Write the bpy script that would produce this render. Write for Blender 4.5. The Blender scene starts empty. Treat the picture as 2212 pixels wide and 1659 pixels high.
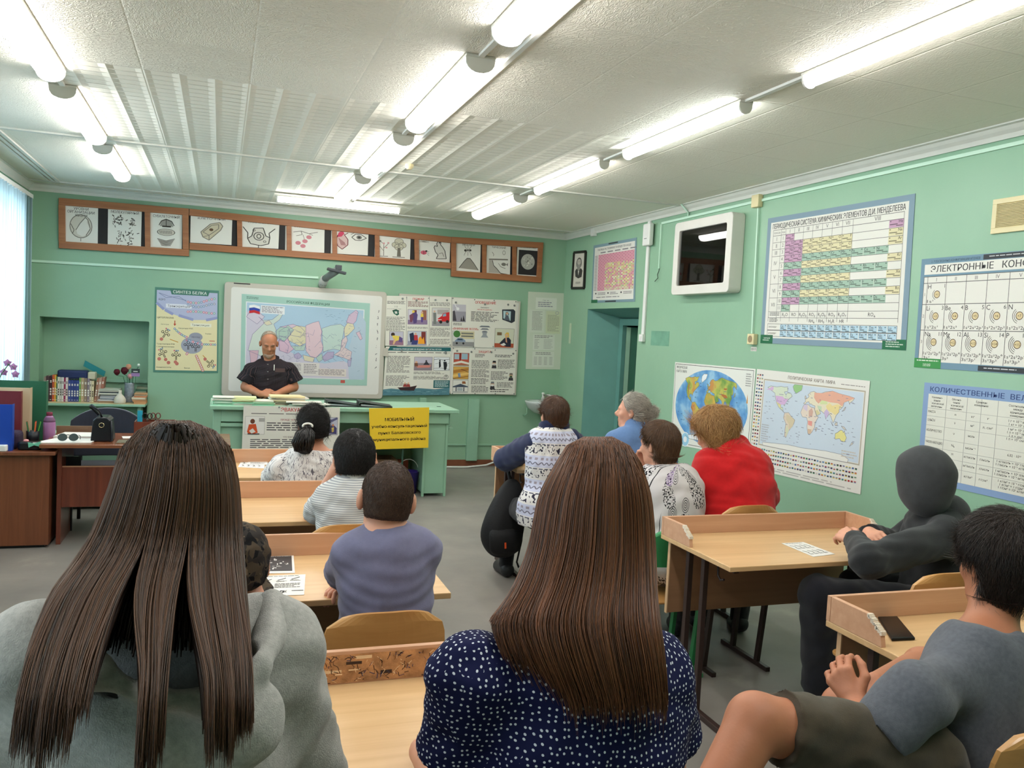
import bpy, math, random
import numpy as np
from mathutils import Vector, Matrix

SC = bpy.context.scene
COL = SC.collection
PI = math.pi

# ------------------------------------------------------------------ camera
HC = 1.70                                   # lens height above the floor (m)
FPX = 1790.0                                # focal length for the 2212 px wide frame
YAW, PITCH, ROLL = math.radians(19.531), math.radians(3.403), math.radians(-2.906)
def _cam_axes():
 cy, sy, cp, sp, cr, sr = math.cos(YAW), math.sin(YAW), math.cos(PITCH), math.sin(PITCH), math.cos(ROLL), math.sin(ROLL)
 fwd = np.array([sy * cp, cy * cp, -sp]); right = np.array([cy, -sy, 0.0]); down = np.cross(fwd, right)
 return cr * right + sr * down, -sr * right + cr * down, fwd
CR, CD, CF = _cam_axes()
cam_d = bpy.data.cameras.new('camera'); cam = bpy.data.objects.new('camera', cam_d); COL.objects.link(cam)
cam_d.sensor_fit = 'HORIZONTAL'; cam_d.sensor_width = 36.0; cam_d.lens = FPX / 2212.0 * 36.0
cam_d.clip_start = 0.02; cam_d.clip_end = 100
mw = Matrix.Identity(4)
for i in range(3):
 mw[i][0], mw[i][1], mw[i][2] = CR[i], -CD[i], -CF[i]
mw[0][3], mw[1][3], mw[2][3] = 0.0, 0.0, HC
cam.matrix_world = mw
SC.camera = cam

# ------------------------------------------------------------------ room measures (m)
XL, XR, YB, YR, ZC = -1.96, 4.246, 10.11, -1.9, 3.045    # left, right, back, rear wall planes and ceiling

# ------------------------------------------------------------------ view, world, daylight
SC.view_settings.view_transform = 'Standard'
SC.view_settings.look = 'None'
SC.view_settings.exposure = 0.0
SC.view_settings.gamma = 1.0
SC.view_settings.use_curve_mapping = False
SC.cycles.max_bounces = 7
SC.cycles.diffuse_bounces = 4
SC.cycles.glossy_bounces = 3
SC.cycles.transmission_bounces = 4
SC.cycles.transparent_max_bounces = 6
SC.cycles.caustics_reflective = False
SC.cycles.caustics_refractive = False
SC.cycles.adaptive_threshold = 0.02

LAMP = 25.0          # emission of the ceiling lamp diffusers
DAY = 36.0         # watts of each window
world = bpy.data.worlds.new('sky'); SC.world = world; world.use_nodes = True
_bg = world.node_tree.nodes['Background']; _bg.inputs[0].default_value = (0.72, 0.86, 1.0, 1); _bg.inputs[1].default_value = 2.0
def daylight(y, w, h, z):
 d = bpy.data.lights.new('daylight', 'AREA'); d.shape = 'RECTANGLE'; d.size = w; d.size_y = h
 d.energy = DAY * (4.5 if y > 6 else 0.5); d.color = (0.82, 0.93, 1.0)
 o = bpy.data.objects.new('daylight', d); COL.objects.link(o)
 o.location = (XL - 0.55, y, z); o.rotation_euler = (0, -PI / 2, 0)
 return o
WINDOWS = [(-0.9, 1.3), (2.2, 4.4), (5.3, 7.2), (7.75, 9.45)]    # y ranges of the openings in the left wall
WZ0, WZ1 = 0.9, 2.82
for a, b in WINDOWS:
 daylight((a + b) / 2, WZ1 - WZ0, b - a, (WZ0 + WZ1) / 2)

# ------------------------------------------------------------------ pixel of the photograph -> point on a plane of the room
def _ray(x, y):
 return CR * ((x - 1106) / FPX) + CD * ((y - 829.5) / FPX) + CF
def onz(x, y, z): d = _ray(x, y); return np.array([0, 0, HC]) + d * (z - HC) / d[2]
def ony(x, y, Y): d = _ray(x, y); return np.array([0, 0, HC]) + d * Y / d[1]
def onx(x, y, X): d = _ray(x, y); return np.array([0, 0, HC]) + d * X / d[0]

# ------------------------------------------------------------------ materials
def lin(c):
 return tuple(((v / 255) / 12.92 if v / 255 <= 0.04045 else ((v / 255 + 0.055) / 1.055) ** 2.4) for v in c)
_M = {}
def nodes_of(m):
 return m.node_tree.nodes, m.node_tree.links
def mat(name, c, rough=0.6, metal=0.0, var=0.0, vscale=8.0, bump=0.0, bscale=60.0, spec=0.35, stretch=None, coat=0.0, sheen=0.0, alpha=1.0):
 """one procedural surface: a base colour, slow colour variation and a fine bump"""
 if name in _M: return _M[name]
 m = bpy.data.materials.new(name); m.use_nodes = True; _M[name] = m
 N, L = nodes_of(m); b = N['Principled BSDF']
 c = lin(c)
 b.inputs['Base Color'].default_value = (*c, 1); b.inputs['Roughness'].default_value = rough; b.inputs['Metallic'].default_value = metal
 b.inputs['Specular IOR Level'].default_value = spec
 if coat: b.inputs['Coat Weight'].default_value = coat
 if sheen: b.inputs['Sheen Weight'].default_value = sheen; b.inputs['Sheen Roughness'].default_value = 0.6
 if alpha < 1: b.inputs['Alpha'].default_value = alpha
 tc = None
 if var or bump:
  tc = N.new('ShaderNodeTexCoord'); mp = N.new('ShaderNodeMapping'); L.new(tc.outputs['Object'], mp.inputs[0])
  if stretch: mp.inputs['Scale'].default_value = stretch
 if var:
  n = N.new('ShaderNodeTexNoise'); n.inputs['Scale'].default_value = vscale; n.inputs['Detail'].default_value = 4
  L.new(mp.outputs[0], n.inputs[0])
  r = N.new('ShaderNodeMapRange'); r.inputs[1].default_value = 0.3; r.inputs[2].default_value = 0.7
  r.inputs[3].default_value = 1 - var; r.inputs[4].default_value = 1 + var
  L.new(n.outputs[0], r.inputs[0])
  mx = N.new('ShaderNodeVectorMath'); mx.operation = 'SCALE'; mx.inputs[0].default_value = c
  L.new(r.outputs[0], mx.inputs['Scale']); L.new(mx.outputs[0], b.inputs['Base Color'])
 if bump:
  n2 = N.new('ShaderNodeTexNoise'); n2.inputs['Scale'].default_value = bscale; n2.inputs['Detail'].default_value = 3
  L.new(mp.outputs[0], n2.inputs[0])
  bp = N.new('ShaderNodeBump'); bp.inputs['Strength'].default_value = bump; bp.inputs['Distance'].default_value = 0.004
  L.new(n2.outputs[0], bp.inputs['Height']); L.new(bp.outputs[0], b.inputs['Normal'])
 return m
def flat(c, rough=0.55):
 return mat('print_%d_%d_%d' % tuple(c), c, rough, spec=0.25)
def wood(name, c1, c2, scale=3.0, axis='X', rough=0.42, coat=0.0):
 if name in _M: return _M[name]
 m = bpy.data.materials.new(name); m.use_nodes = True; _M[name] = m
 N, L = nodes_of(m); b = N['Principled BSDF']
 tc = N.new('ShaderNodeTexCoord'); mp = N.new('ShaderNodeMapping'); L.new(tc.outputs['Object'], mp.inputs[0])
 s = {'X': (0.35, 9, 9), 'Y': (9, 0.35, 9), 'Z': (9, 9, 0.35)}[axis]
 mp.inputs['Scale'].default_value = s
 n = N.new('ShaderNodeTexNoise'); n.inputs['Scale'].default_value = scale; n.inputs['Detail'].default_value = 5; n.inputs['Roughness'].default_value = 0.65
 n.inputs['Distortion'].default_value = 0.4
 L.new(mp.outputs[0], n.inputs[0])
 r = N.new('ShaderNodeValToRGB'); r.color_ramp.elements[0].position = 0.3; r.color_ramp.elements[1].position = 0.72
 r.color_ramp.elements[0].color = (*lin(c1), 1); r.color_ramp.elements[1].color = (*lin(c2), 1)
 L.new(n.outputs[0], r.inputs[0]); L.new(r.outputs[0], b.inputs['Base Color'])
 b.inputs['Roughness'].default_value = rough; b.inputs['Specular IOR Level'].default_value = 0.4
 if coat: b.inputs['Coat Weight'].default_value = coat
 bp = N.new('ShaderNodeBump'); bp.inputs['Strength'].default_value = 0.05; bp.inputs['Distance'].default_value = 0.002
 L.new(n.outputs[0], bp.inputs['Height']); L.new(bp.outputs[0], b.inputs['Normal'])
 return m
def emit(name, c, k):
 m = bpy.data.materials.new(name); m.use_nodes = True
 N, L = nodes_of(m); b = N['Principled BSDF']
 b.inputs['Base Color'].default_value = (0.8, 0.8, 0.8, 1); b.inputs['Emission Color'].default_value = (*c, 1); b.inputs['Emission Strength'].default_value = k
 return m

# ------------------------------------------------------------------ objects
def tag(o, label=None, cat=None, group=None, kind=None):
 if label: o['label'] = label
 if cat: o['category'] = cat
 if group: o['group'] = group
 if kind: o['kind'] = kind
 return o
def thing(name, label, cat, loc=(0, 0, 0), rz=0.0, group=None):
 o = bpy.data.objects.new(name, None); COL.objects.link(o); o.empty_display_size = 0.05
 o.location = loc; o.rotation_euler = (0, 0, rz)
 return tag(o, label, cat, group)
def link_mesh(name, me, parent=None, loc=None):
 o = bpy.data.objects.new(name, me); COL.objects.link(o)
 if loc is not None: o.location = loc
 if parent: o.parent = parent
 return o
def kids(o): return [c for c in list(bpy.data.objects) if c.parent == o]
def copy_tree(o, loc=None, rz=None, label=None, group=None):
 r = o.copy(); COL.objects.link(r)
 if loc is not None: r.location = loc
 if rz is not None: r.rotation_euler = (0, 0, rz)
 if label: r['label'] = label
 if group: r['group'] = group
 for ch in kids(o):
  c = ch.copy(); COL.objects.link(c); c.parent = r
  for g in kids(ch):
   d = g.copy(); COL.objects.link(d); d.parent = c
 return r

class MB:
 """collects shapes and links them as ONE mesh object"""
 def __init__(s): s.v = []; s.f = []; s.m = []; s.n = 0
 def add(s, verts, faces, mi=0):
  verts = np.asarray(verts, float)
  s.v.append(verts); s.f += [tuple(i + s.n for i in f) for f in faces]; s.m += [mi] * len(faces); s.n += len(verts)
  return s
 def box(s, x0, y0, z0, x1, y1, z1, mi=0):
  v = [(x, y, z) for z in (z0, z1) for y in (y0, y1) for x in (x0, x1)]
  return s.add(v, [(0, 2, 3, 1), (4, 5, 7, 6), (0, 1, 5, 4), (2, 6, 7, 3), (0, 4, 6, 2), (1, 3, 7, 5)], mi)
 def bar(s, a, b, w, h, up=(0, 0, 1), mi=0):
  a = np.array(a, float); b = np.array(b, float); t = b - a; t /= np.linalg.norm(t)
  u = np.array(up, float); r = np.cross(t, u)
  if np.linalg.norm(r) < 1e-4: r = np.cross(t, (0, 1, 0))
  r /= np.linalg.norm(r); u = np.cross(r, t)
  v = [p + r * (i * w / 2) + u * (j * h / 2) for p in (a, b) for j in (-1, 1) for i in (-1, 1)]
  return s.add(v, [(0, 2, 3, 1), (4, 5, 7, 6), (0, 1, 5, 4), (2, 6, 7, 3), (0, 4, 6, 2), (1, 3, 7, 5)], mi)
 def tube(s, pts, r, seg=8, mi=0, cap=True, flat=1.0):
  pts = np.asarray(pts, float); n = len(pts); rs = np.broadcast_to(np.asarray(r, float), (n,))
  T = np.gradient(pts, axis=0); T /= np.linalg.norm(T, axis=1)[:, None] + 1e-9
  u = np.cross(T[0], (0, 0, 1.0));
  if np.linalg.norm(u) < 0.1: u = np.cross(T[0], (0, 1.0, 0))
  u /= np.linalg.norm(u); V = []
  for i in range(n):
   u = u - T[i] * np.dot(u, T[i]); u /= np.linalg.norm(u) + 1e-9; w = np.cross(T[i], u)
   for k in range(seg):
    a = 2 * PI * k / seg; V.append(pts[i] + rs[i] * (math.cos(a) * u + flat * math.sin(a) * w))
  F = [(i * seg + k, i * seg + (k + 1) % seg, (i + 1) * seg + (k + 1) % seg, (i + 1) * seg + k) for i in range(n - 1) for k in range(seg)]
  if cap: F += [tuple(range(seg))[::-1], tuple((n - 1) * seg + k for k in range(seg))]
  return s.add(V, F, mi)
 def lathe(s, prof, c=(0, 0, 0), seg=20, mi=0, cap=True):
  V = [(c[0] + r * math.cos(2 * PI * k / seg), c[1] + r * math.sin(2 * PI * k / seg), c[2] + z) for r, z in prof for k in range(seg)]
  n = len(prof)
  F = [(i * seg + k, i * seg + (k + 1) % seg, (i + 1) * seg + (k + 1) % seg, (i + 1) * seg + k) for i in range(n - 1) for k in range(seg)]
  if cap: F += [tuple(range(seg))[::-1], tuple((n - 1) * seg + k for k in range(seg))]
  return s.add(V, F, mi)
 def prism(s, poly, o, u, v, w, d, mi=0):
  """polygon (u,v coords) at o, extruded by d along w"""
  o, u, v, w = (np.array(q, float) for q in (o, u, v, w)); n = len(poly)
  V = [o + u * p[0] + v * p[1] + w * k for k in (0, d) for p in poly]
  F = [tuple(range(n))[::-1], tuple(range(n, 2 * n))] + [(i, (i + 1) % n, n + (i + 1) % n, n + i) for i in range(n)]
  return s.add(V, F, mi)
 def build(s, name, mats, parent=None, smooth=False, bevel=0.0, origin=None, seg=2):
  me = bpy.data.meshes.new(name)
  V = np.concatenate(s.v) if s.v else np.zeros((0, 3))
  if parent:
   off = np.zeros(3); q = parent
   while q: off += np.array(q.location); q = q.parent
  else:
   if origin is None:
    lo, hi = V.min(0), V.max(0); origin = ((lo[0] + hi[0]) / 2, (lo[1] + hi[1]) / 2, lo[2])
   off = np.array(origin, float)
  me.from_pydata((V - off).tolist(), [], s.f)
  for m in (mats if isinstance(mats, (list, tuple)) else [mats]): me.materials.append(m)
  me.polygons.foreach_set('material_index', s.m)
  if smooth: me.polygons.foreach_set('use_smooth', [True] * len(me.polygons))
  me.update()
  o = link_mesh(name, me, parent, None if parent else origin)
  if bevel:
   b = o.modifiers.new('bevel', 'BEVEL'); b.width = bevel; b.segments = seg; b.limit_method = 'ANGLE'; b.angle_limit = 0.7
  return o
def rpoly(w, h, r, n=4, x0=0.0, y0=0.0):
 """rounded rectangle outline"""
 P = []
 for cx, cy, a0 in ((w - r, h - r, 0), (r, h - r, 90), (r, r, 180), (w - r, r, 270)):
  for k in range(n + 1):
   a = math.radians(a0 + 90 * k / n); P.append((x0 + cx + r * math.cos(a), y0 + cy + r * math.sin(a)))
 return P
# ================================================================== THE ROOM
def green_wall(name, c1, c2):
 m = bpy.data.materials.new(name); m.use_nodes = True; N, L = nodes_of(m); b = N['Principled BSDF']
 tc = N.new('ShaderNodeTexCoord')
 n = N.new('ShaderNodeTexNoise'); n.inputs['Scale'].default_value = 1.1; n.inputs['Detail'].default_value = 5; L.new(tc.outputs['Object'], n.inputs[0])
 r = N.new('ShaderNodeValToRGB'); r.color_ramp.elements[0].position = 0.34; r.color_ramp.elements[1].position = 0.66
 r.color_ramp.elements[0].color = (*lin(c1), 1); r.color_ramp.elements[1].color = (*lin(c2), 1)
 L.new(n.outputs[0], r.inputs[0])
 # small scuffs and chips
 s = N.new('ShaderNodeTexNoise'); s.inputs['Scale'].default_value = 9; s.inputs['Detail'].default_value = 8; s.inputs['Roughness'].default_value = 0.75; L.new(tc.outputs['Object'], s.inputs[0])
 sr = N.new('ShaderNodeMapRange'); sr.inputs[1].default_value = 0.69; sr.inputs[2].default_value = 0.76; L.new(s.outputs[0], sr.inputs[0])
 mx = N.new('ShaderNodeMix'); mx.data_type = 'RGBA'; mx.inputs['B'].default_value = (*lin((96, 150, 124)), 1)
 L.new(sr.outputs[0], mx.inputs['Factor']); L.new(r.outputs[0], mx.inputs['A']); L.new(mx.outputs['Result'], b.inputs['Base Color'])
 b.inputs['Roughness'].default_value = 0.38; b.inputs['Specular IOR Level'].default_value = 0.4
 n2 = N.new('ShaderNodeTexNoise'); n2.inputs['Scale'].default_value = 16; n2.inputs['Detail'].default_value = 6; L.new(tc.outputs['Object'], n2.inputs[0])
 bp = N.new('ShaderNodeBump'); bp.inputs['Strength'].default_value = 0.22; bp.inputs['Distance'].default_value = 0.006
 L.new(n2.outputs[0], bp.inputs['Height']); L.new(bp.outputs[0], b.inputs['Normal'])
 return m
GREEN = green_wall('mint_wall_paint', (136, 174, 146), (145, 182, 153))
GREEN_F = mat('mint_furniture_paint', (144, 184, 158), 0.42, var=0.05, vscale=5, bump=0.15, bscale=25)
GREEN_D = mat('dark_green_gap', (30, 70, 55), 0.7)
TEAL = mat('teal_door_paint', (104, 156, 146), 0.4, var=0.06, vscale=4, bump=0.2, bscale=20)
WHITEP = mat('white_plastic', (226, 226, 222), 0.4)
WHITEP2 = mat('pale_green_plastic', (196, 226, 206), 0.45)
CREAM = mat('cream_plastic', (222, 208, 164), 0.45)

def ceiling_mat():
 m = bpy.data.materials.new('foam_ceiling_tiles'); m.use_nodes = True; N, L = nodes_of(m); b = N['Principled BSDF']
 b.inputs['Base Color'].default_value = (*lin((238, 234, 222)), 1); b.inputs['Roughness'].default_value = 0.7; b.inputs['Specular IOR Level'].default_value = 0.2
 tc = N.new('ShaderNodeTexCoord'); sp = N.new('ShaderNodeSeparateXYZ'); L.new(tc.outputs['Object'], sp.inputs[0])
 def math_(op, a, b_=None, c=None):
  n = N.new('ShaderNodeMath'); n.operation = op
  for i, q in enumerate((a, b_, c)):
   if q is None: continue
   if isinstance(q, (int, float)): n.inputs[i].default_value = q
   else: L.new(q, n.inputs[i])
  return n.outputs[0]
 X, Y = sp.outputs[0], sp.outputs[1]
 TX, TY = 0.56, 0.56
 fx = math_('FRACT', math_('DIVIDE', math_('ADD', X, 10 * TX - 0.12 + 0.56), TX)); fy = math_('FRACT', math_('DIVIDE', math_('ADD', Y, 30 * TY - 5.05), TY))
 # seam between the tiles: distance from the tile edge
 def edge(f): return math_('MINIMUM', f, math_('SUBTRACT', 1.0, f))
 seam = math_('SMOOTH_MIN', math_('MINIMUM', edge(fx), edge(fy)), 0.012, 0.01)
 seam = math_('MULTIPLY', seam, 80.0)
 # waffle: three by eight sunken pads per tile
 def pad(f, k, w):
  g = math_('FRACT', math_('MULTIPLY', f, k)); e = math_('MULTIPLY', edge(g), 2.0)
  return math_('MINIMUM', math_('DIVIDE', e, w), 1.0)
 waf = math_('MINIMUM', pad(fx, 3.0, 0.42), pad(fy, 6.0, 0.3))
 # bark: wavering ridges, each tile turned its own way
 tcell = N.new('ShaderNodeCombineXYZ'); L.new(math_('FLOOR', math_('DIVIDE', math_('ADD', X, 10 * TX + 0.44), TX)), tcell.inputs[0]); L.new(math_('FLOOR', math_('DIVIDE', math_('ADD', Y, 30 * TY - 5.05), TY)), tcell.inputs[1])
 wn = N.new('ShaderNodeTexWhiteNoise'); wn.noise_dimensions = '3D'; L.new(tcell.outputs[0], wn.inputs['Vector'])
 rot = N.new('ShaderNodeVectorRotate'); rot.rotation_type = 'Z_AXIS'; L.new(tc.outputs['Object'], rot.inputs['Vector']); L.new(math_('MULTIPLY', math_('ROUND', math_('MULTIPLY', wn.outputs['Value'], 3.0)), PI / 4), rot.inputs['Angle'])
 mp = N.new('ShaderNodeMapping'); mp.inputs['Scale'].default_value = (26, 62, 30); L.new(rot.outputs[0], mp.inputs[0])
 no = N.new('ShaderNodeTexNoise'); no.inputs['Scale'].default_value = 1.0; no.inputs['Detail'].default_value = 1.5; no.inputs['Distortion'].default_value = 1.0; L.new(mp.outputs[0], no.inputs[0])
 ridge = math_('SUBTRACT', 1.0, math_('MULTIPLY', math_('ABSOLUTE', math_('SUBTRACT', no.outputs[0], 0.5)), 9.0))
 ridge = math_('MAXIMUM', ridge, 0.0)
 # where the waffle tiles are: beyond y = 5.05 and right of the first lamp row
 selx = math_('MULTIPLY', math_('GREATER_THAN', X, -0.99), math_('LESS_THAN', X, 2.76))
 sel = math_('MULTIPLY', math_('GREATER_THAN', Y, 5.05), selx)
 selw = math_('MULTIPLY', sel, 1.0)
 flatzone = math_('GREATER_THAN', X, 2.76)
 amp = math_('ADD', math_('MULTIPLY', math_('SUBTRACT', 1.0, flatzone), 0.8), 0.2)
 near = math_('MULTIPLY', math_('MULTIPLY', ridge, amp), math_('SUBTRACT', 1.0, sel))
 h = math_('ADD', math_('MULTIPLY', near, 0.55), math_('MULTIPLY', math_('MULTIPLY', waf, selw), -1.6))
 h = math_('ADD', h, math_('MULTIPLY', seam, 0.6))
 bp = N.new('ShaderNodeBump'); bp.inputs['Strength'].default_value = 0.75; bp.inputs['Distance'].default_value = 0.008; L.new(h, bp.inputs['Height']); L.new(bp.outputs[0], b.inputs['Normal'])
 return m

def floor_mat():
 m = bpy.data.materials.new('grey_linoleum'); m.use_nodes = True; N, L = nodes_of(m); b = N['Principled BSDF']
 tc = N.new('ShaderNodeTexCoord')
 n = N.new('ShaderNodeTexNoise'); n.inputs['Scale'].default_value = 1.3; n.inputs['Detail'].default_value = 6; n.inputs['Roughness'].default_value = 0.6; L.new(tc.outputs['Object'], n.inputs[0])
 r = N.new('ShaderNodeValToRGB'); e = r.color_ramp.elements; e[0].position = 0.3; e[0].color = (*lin((118, 114, 110)), 1); e[1].position = 0.62; e[1].color = (*lin((140, 134, 127)), 1)
 e2 = e.new(0.76); e2.color = (*lin((172, 165, 154)), 1)
 L.new(n.outputs[0], r.inputs[0]); L.new(r.outputs[0], b.inputs['Base Color'])
 n2 = N.new('ShaderNodeTexNoise'); n2.inputs['Scale'].default_value = 3; n2.inputs['Detail'].default_value = 4; L.new(tc.outputs['Object'], n2.inputs[0])
 r2 = N.new('ShaderNodeMapRange'); r2.inputs[3].default_value = 0.3; r2.inputs[4].default_value = 0.55; L.new(n2.outputs[0], r2.inputs[0]); L.new(r2.outputs[0], b.inputs['Roughness'])
 b.inputs['Specular IOR Level'].default_value = 0.4
 bp = N.new('ShaderNodeBump'); bp.inputs['Strength'].default_value = 0.06; bp.inputs['Distance'].default_value = 0.01; L.new(n2.outputs[0], bp.inputs['Height']); L.new(bp.outputs[0], b.inputs['Normal'])
 return m

def struct(name, mb, m, **k):
 o = mb.build(name, m, origin=(0, 0, 0), **k); tag(o, kind='structure'); return o
T = 0.3
struct('floor', MB().box(XL - 1.2, YR - T, -0.12, XR + 2.6, YB + T + 0.5, 0), floor_mat())
struct('ceiling', MB().box(XL - T, YR - T, ZC, XR + 2.6, YB + T, ZC + 0.15), ceiling_mat())
# back wall with the book niche left of the poster
NX0, NX1, NZ0, NZ1, ND = -1.83, -0.75, 0.0, 1.64, 0.24
b = MB()
b.box(XL - T, YB, 0, NX0, YB + T, ZC); b.box(NX1, YB, 0, XR + T, YB + T, ZC); b.box(NX0, YB, NZ1, NX1, YB + T, ZC); b.box(NX0, YB + ND, 0, NX1, YB + T, NZ1)
struct('wall_back', b, GREEN)
# right wall with the splayed door opening
DY0, DY1, DZ = 8.0, 9.33, 2.06         # opening at the room side
WT = 0.42
b = MB(); b.box(XR, YR, 0, XR + WT, DY0, ZC); b.box(XR, DY1, 0, XR + WT, YB, ZC); b.box(XR, DY0, DZ, XR + WT, DY1, ZC)
struct('wall_right', b, GREEN)
# teal plaster of the splayed reveal
b = MB()
o1, o2 = np.array([XR + 0.004, DY1, 0]), np.array([XR + WT, DY1 - 0.17, 0])
b.add([o1, o2, (o2[0], DY1, 0), o1 + (0, 0, DZ), o2 + (0, 0, DZ), (o2[0], DY1, DZ)], [(0, 1, 4, 3), (0, 2, 1), (3, 4, 5), (1, 2, 5, 4), (0, 3, 5, 2)])
b.add([(XR + 0.004, DY0, DZ), (XR + 0.004, DY1, DZ), (XR + WT, DY1, DZ), (XR + WT, DY0, DZ), (XR + WT, DY0, DZ - 0.1), (XR + WT, DY1, DZ - 0.1)], [(0, 1, 5, 4), (0, 4, 3), (1, 2, 5), (0, 3, 2, 1), (3, 4, 5, 2)])
struct('trim_1', b, TEAL)
# left wall with windows
b = MB()
ys = [YR] + [q for w in WINDOWS for q in w] + [YB]
for i in range(0, len(ys), 2): b.box(XL - T, ys[i], 0, XL, ys[i + 1], ZC)
for a, c in WINDOWS: b.box(XL - T, a, 0, XL, c, WZ0); b.box(XL - T, a, WZ1, XL, c, ZC)
struct('wall_left', b, GREEN)
struct('wall_rear', MB().box(XL - T, YR - T, 0, XR + T, YR, ZC), GREEN)
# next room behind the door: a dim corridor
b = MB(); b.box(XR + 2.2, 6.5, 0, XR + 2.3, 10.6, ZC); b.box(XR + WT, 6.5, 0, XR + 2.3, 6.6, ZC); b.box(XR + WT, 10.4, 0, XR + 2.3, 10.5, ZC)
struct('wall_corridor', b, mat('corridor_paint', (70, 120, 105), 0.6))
GLASS = bpy.data.materials.new('window_glass'); GLASS.use_nodes = True; N, L = nodes_of(GLASS)
_t = N.new('ShaderNodeBsdfTransparent'); _t.inputs[0].default_value = (0.95, 0.98, 0.98, 1); _g = N.new('ShaderNodeBsdfGlossy'); _g.inputs['Roughness'].default_value = 0.02; _fr = N.new('ShaderNodeFresnel'); _fr.inputs[0].default_value = 1.45
_x = N.new('ShaderNodeMixShader'); L.new(_fr.outputs[0], _x.inputs[0]); L.new(_t.outputs[0], _x.inputs[1]); L.new(_g.outputs[0], _x.inputs[2]); L.new(_x.outputs[0], N['Material Output'].inputs[0])
for k, (a, c) in enumerate(WINDOWS):
 w = MB(); fr = 0.06; x0, x1 = XL - 0.2, XL - 0.13
 w.box(x0, a, WZ0, x1, a + fr, WZ1); w.box(x0, c - fr, WZ0, x1, c, WZ1); w.box(x0, a + fr, WZ0, x1, c - fr, WZ0 + fr); w.box(x0, a + fr, WZ1 - fr, x1, c - fr, WZ1)
 w.box(x0, (a + c) / 2 - 0.03, WZ0 + fr, x1, (a + c) / 2 + 0.03, WZ1 - fr)
 o = struct('window_%d' % (k + 1), w, WHITEP)
 MB().box(XL - 0.168, a + fr, WZ0 + fr, XL - 0.162, c - fr, WZ1 - fr).build('pane', GLASS, o)
 MB().box(XL - 0.3, a - 0.05, WZ0 - 0.04, XL + 0.12, c + 0.05, WZ0).build('window_sill', WHITEP, o)
# cornices: stepped white moulding
CORN = mat('cornice_white', (214, 214, 206), 0.6, var=0.03, vscale=6)
prof = [(0, 0), (0.0, -0.075), (0.012, -0.078), (0.016, -0.05), (0.035, -0.032), (0.05, -0.012), (0.072, -0.008), (0.074, 0)]
def cornice(name, o, u, along, ln):
 b = MB(); b.prism(prof, o, u, (0, 0, 1), along, ln); struct(name, b, CORN)
cornice('trim_2', (XL, YB, ZC), (0, -1, 0), (1, 0, 0), XR - XL)
cornice('trim_3', (XR, YR, ZC), (-1, 0, 0), (0, 1, 0), YB - YR)
cornice('trim_4', (XL, YR, ZC), (1, 0, 0), (0, 1, 0), YB - YR)
# lower cover strips on the ceiling, one across the room and two along the wall at the left
b = MB(); b.box(XL + 0.05, YB - 0.34, ZC - 0.012, XR - 0.05, YB - 0.29, ZC + 0.01); struct('trim_5', b, CORN)
b = MB(); b.box(XL + 0.05, 7.16, ZC - 0.012, XR - 0.05, 7.2, ZC + 0.01); struct('trim_6', b, CORN)
b = MB()
for q in (0.24, 0.285, 0.33): b.box(XL + q, YR, ZC - 0.014, XL + q + 0.03, YB - 0.4, ZC + 0.01)
struct('trim_7', b, CORN)
# brown skirting
SKIRT = mat('brown_skirting', (120, 72, 50), 0.5, var=0.1)
b = MB(); b.box(NX1, YB - 0.03, 0, XR, YB, 0.075); struct('baseboard_back', b, SKIRT)
b = MB(); b.box(XR - 0.03, YR, 0, XR, DY0 - 0.05, 0.075); struct('baseboard_right', b, SKIRT)

# ------------------------------------------------------------------ vertical blinds before the windows
BLIND = bpy.data.materials.new('blind_fabric'); BLIND.use_nodes = True
N, L = nodes_of(BLIND); bs = N['Principled BSDF']; bs.inputs['Base Color'].default_value = (0.72, 0.83, 0.88, 1); bs.inputs['Roughness'].default_value = 0.8
tr = N.new('ShaderNodeBsdfTranslucent'); tr.inputs[0].default_value = (0.72, 0.86, 0.92, 1); mxs = N.new('ShaderNodeMixShader'); mxs.inputs[0].default_value = 0.55
L.new(bs.outputs[0], mxs.inputs[1]); L.new(tr.outputs[0], mxs.inputs[2]); L.new(mxs.outputs[0], N['Material Output'].inputs[0])
def blind(k, a, c, label):
 t = thing('vertical_blind', label, 'blind', (XL + 0.09, (a + c) / 2, WZ0), group=None)
 MB().box(XL + 0.06, a, WZ1 + 0.02, XL + 0.12, c, WZ1 + 0.06).build('head_rail', WHITEP, t)
 n = int((c - a) / 0.105)
 rnd = random.Random(k)
 for i in range(n):
  y = a + 0.05 + i * (c - a - 0.1) / (n - 1); ang = math.radians(52 + rnd.uniform(-7, 7))
  dx, dy = math.cos(ang) * 0.055, math.sin(ang) * 0.055
  s = MB(); x = XL + 0.09; z0, z1 = 0.72, WZ1 + 0.02
  V = []
  for z in (z0, z1):
   for q in (-1, -0.5, 0, 0.5, 1):
    bow = 0.008 * (1 - q * q); V.append((x + dx * q + dy / 0.055 * bow, y - dy * q + dx / 0.055 * bow, z))
  F = [(j, j + 1, j + 6, j + 5) for j in range(4)]
  s.add(V, F); o = s.build('slat', BLIND, t, smooth=True)
  o.modifiers.new('thick', 'SOLIDIFY').thickness = 0.0012
blind(1, 7.6, 9.75, 'pale vertical blind of narrow slats over the window nearest the whiteboard wall')
blind(2, 5.2, 7.3, 'pale vertical blind of narrow slats on the window wall beside the teacher desk')

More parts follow.
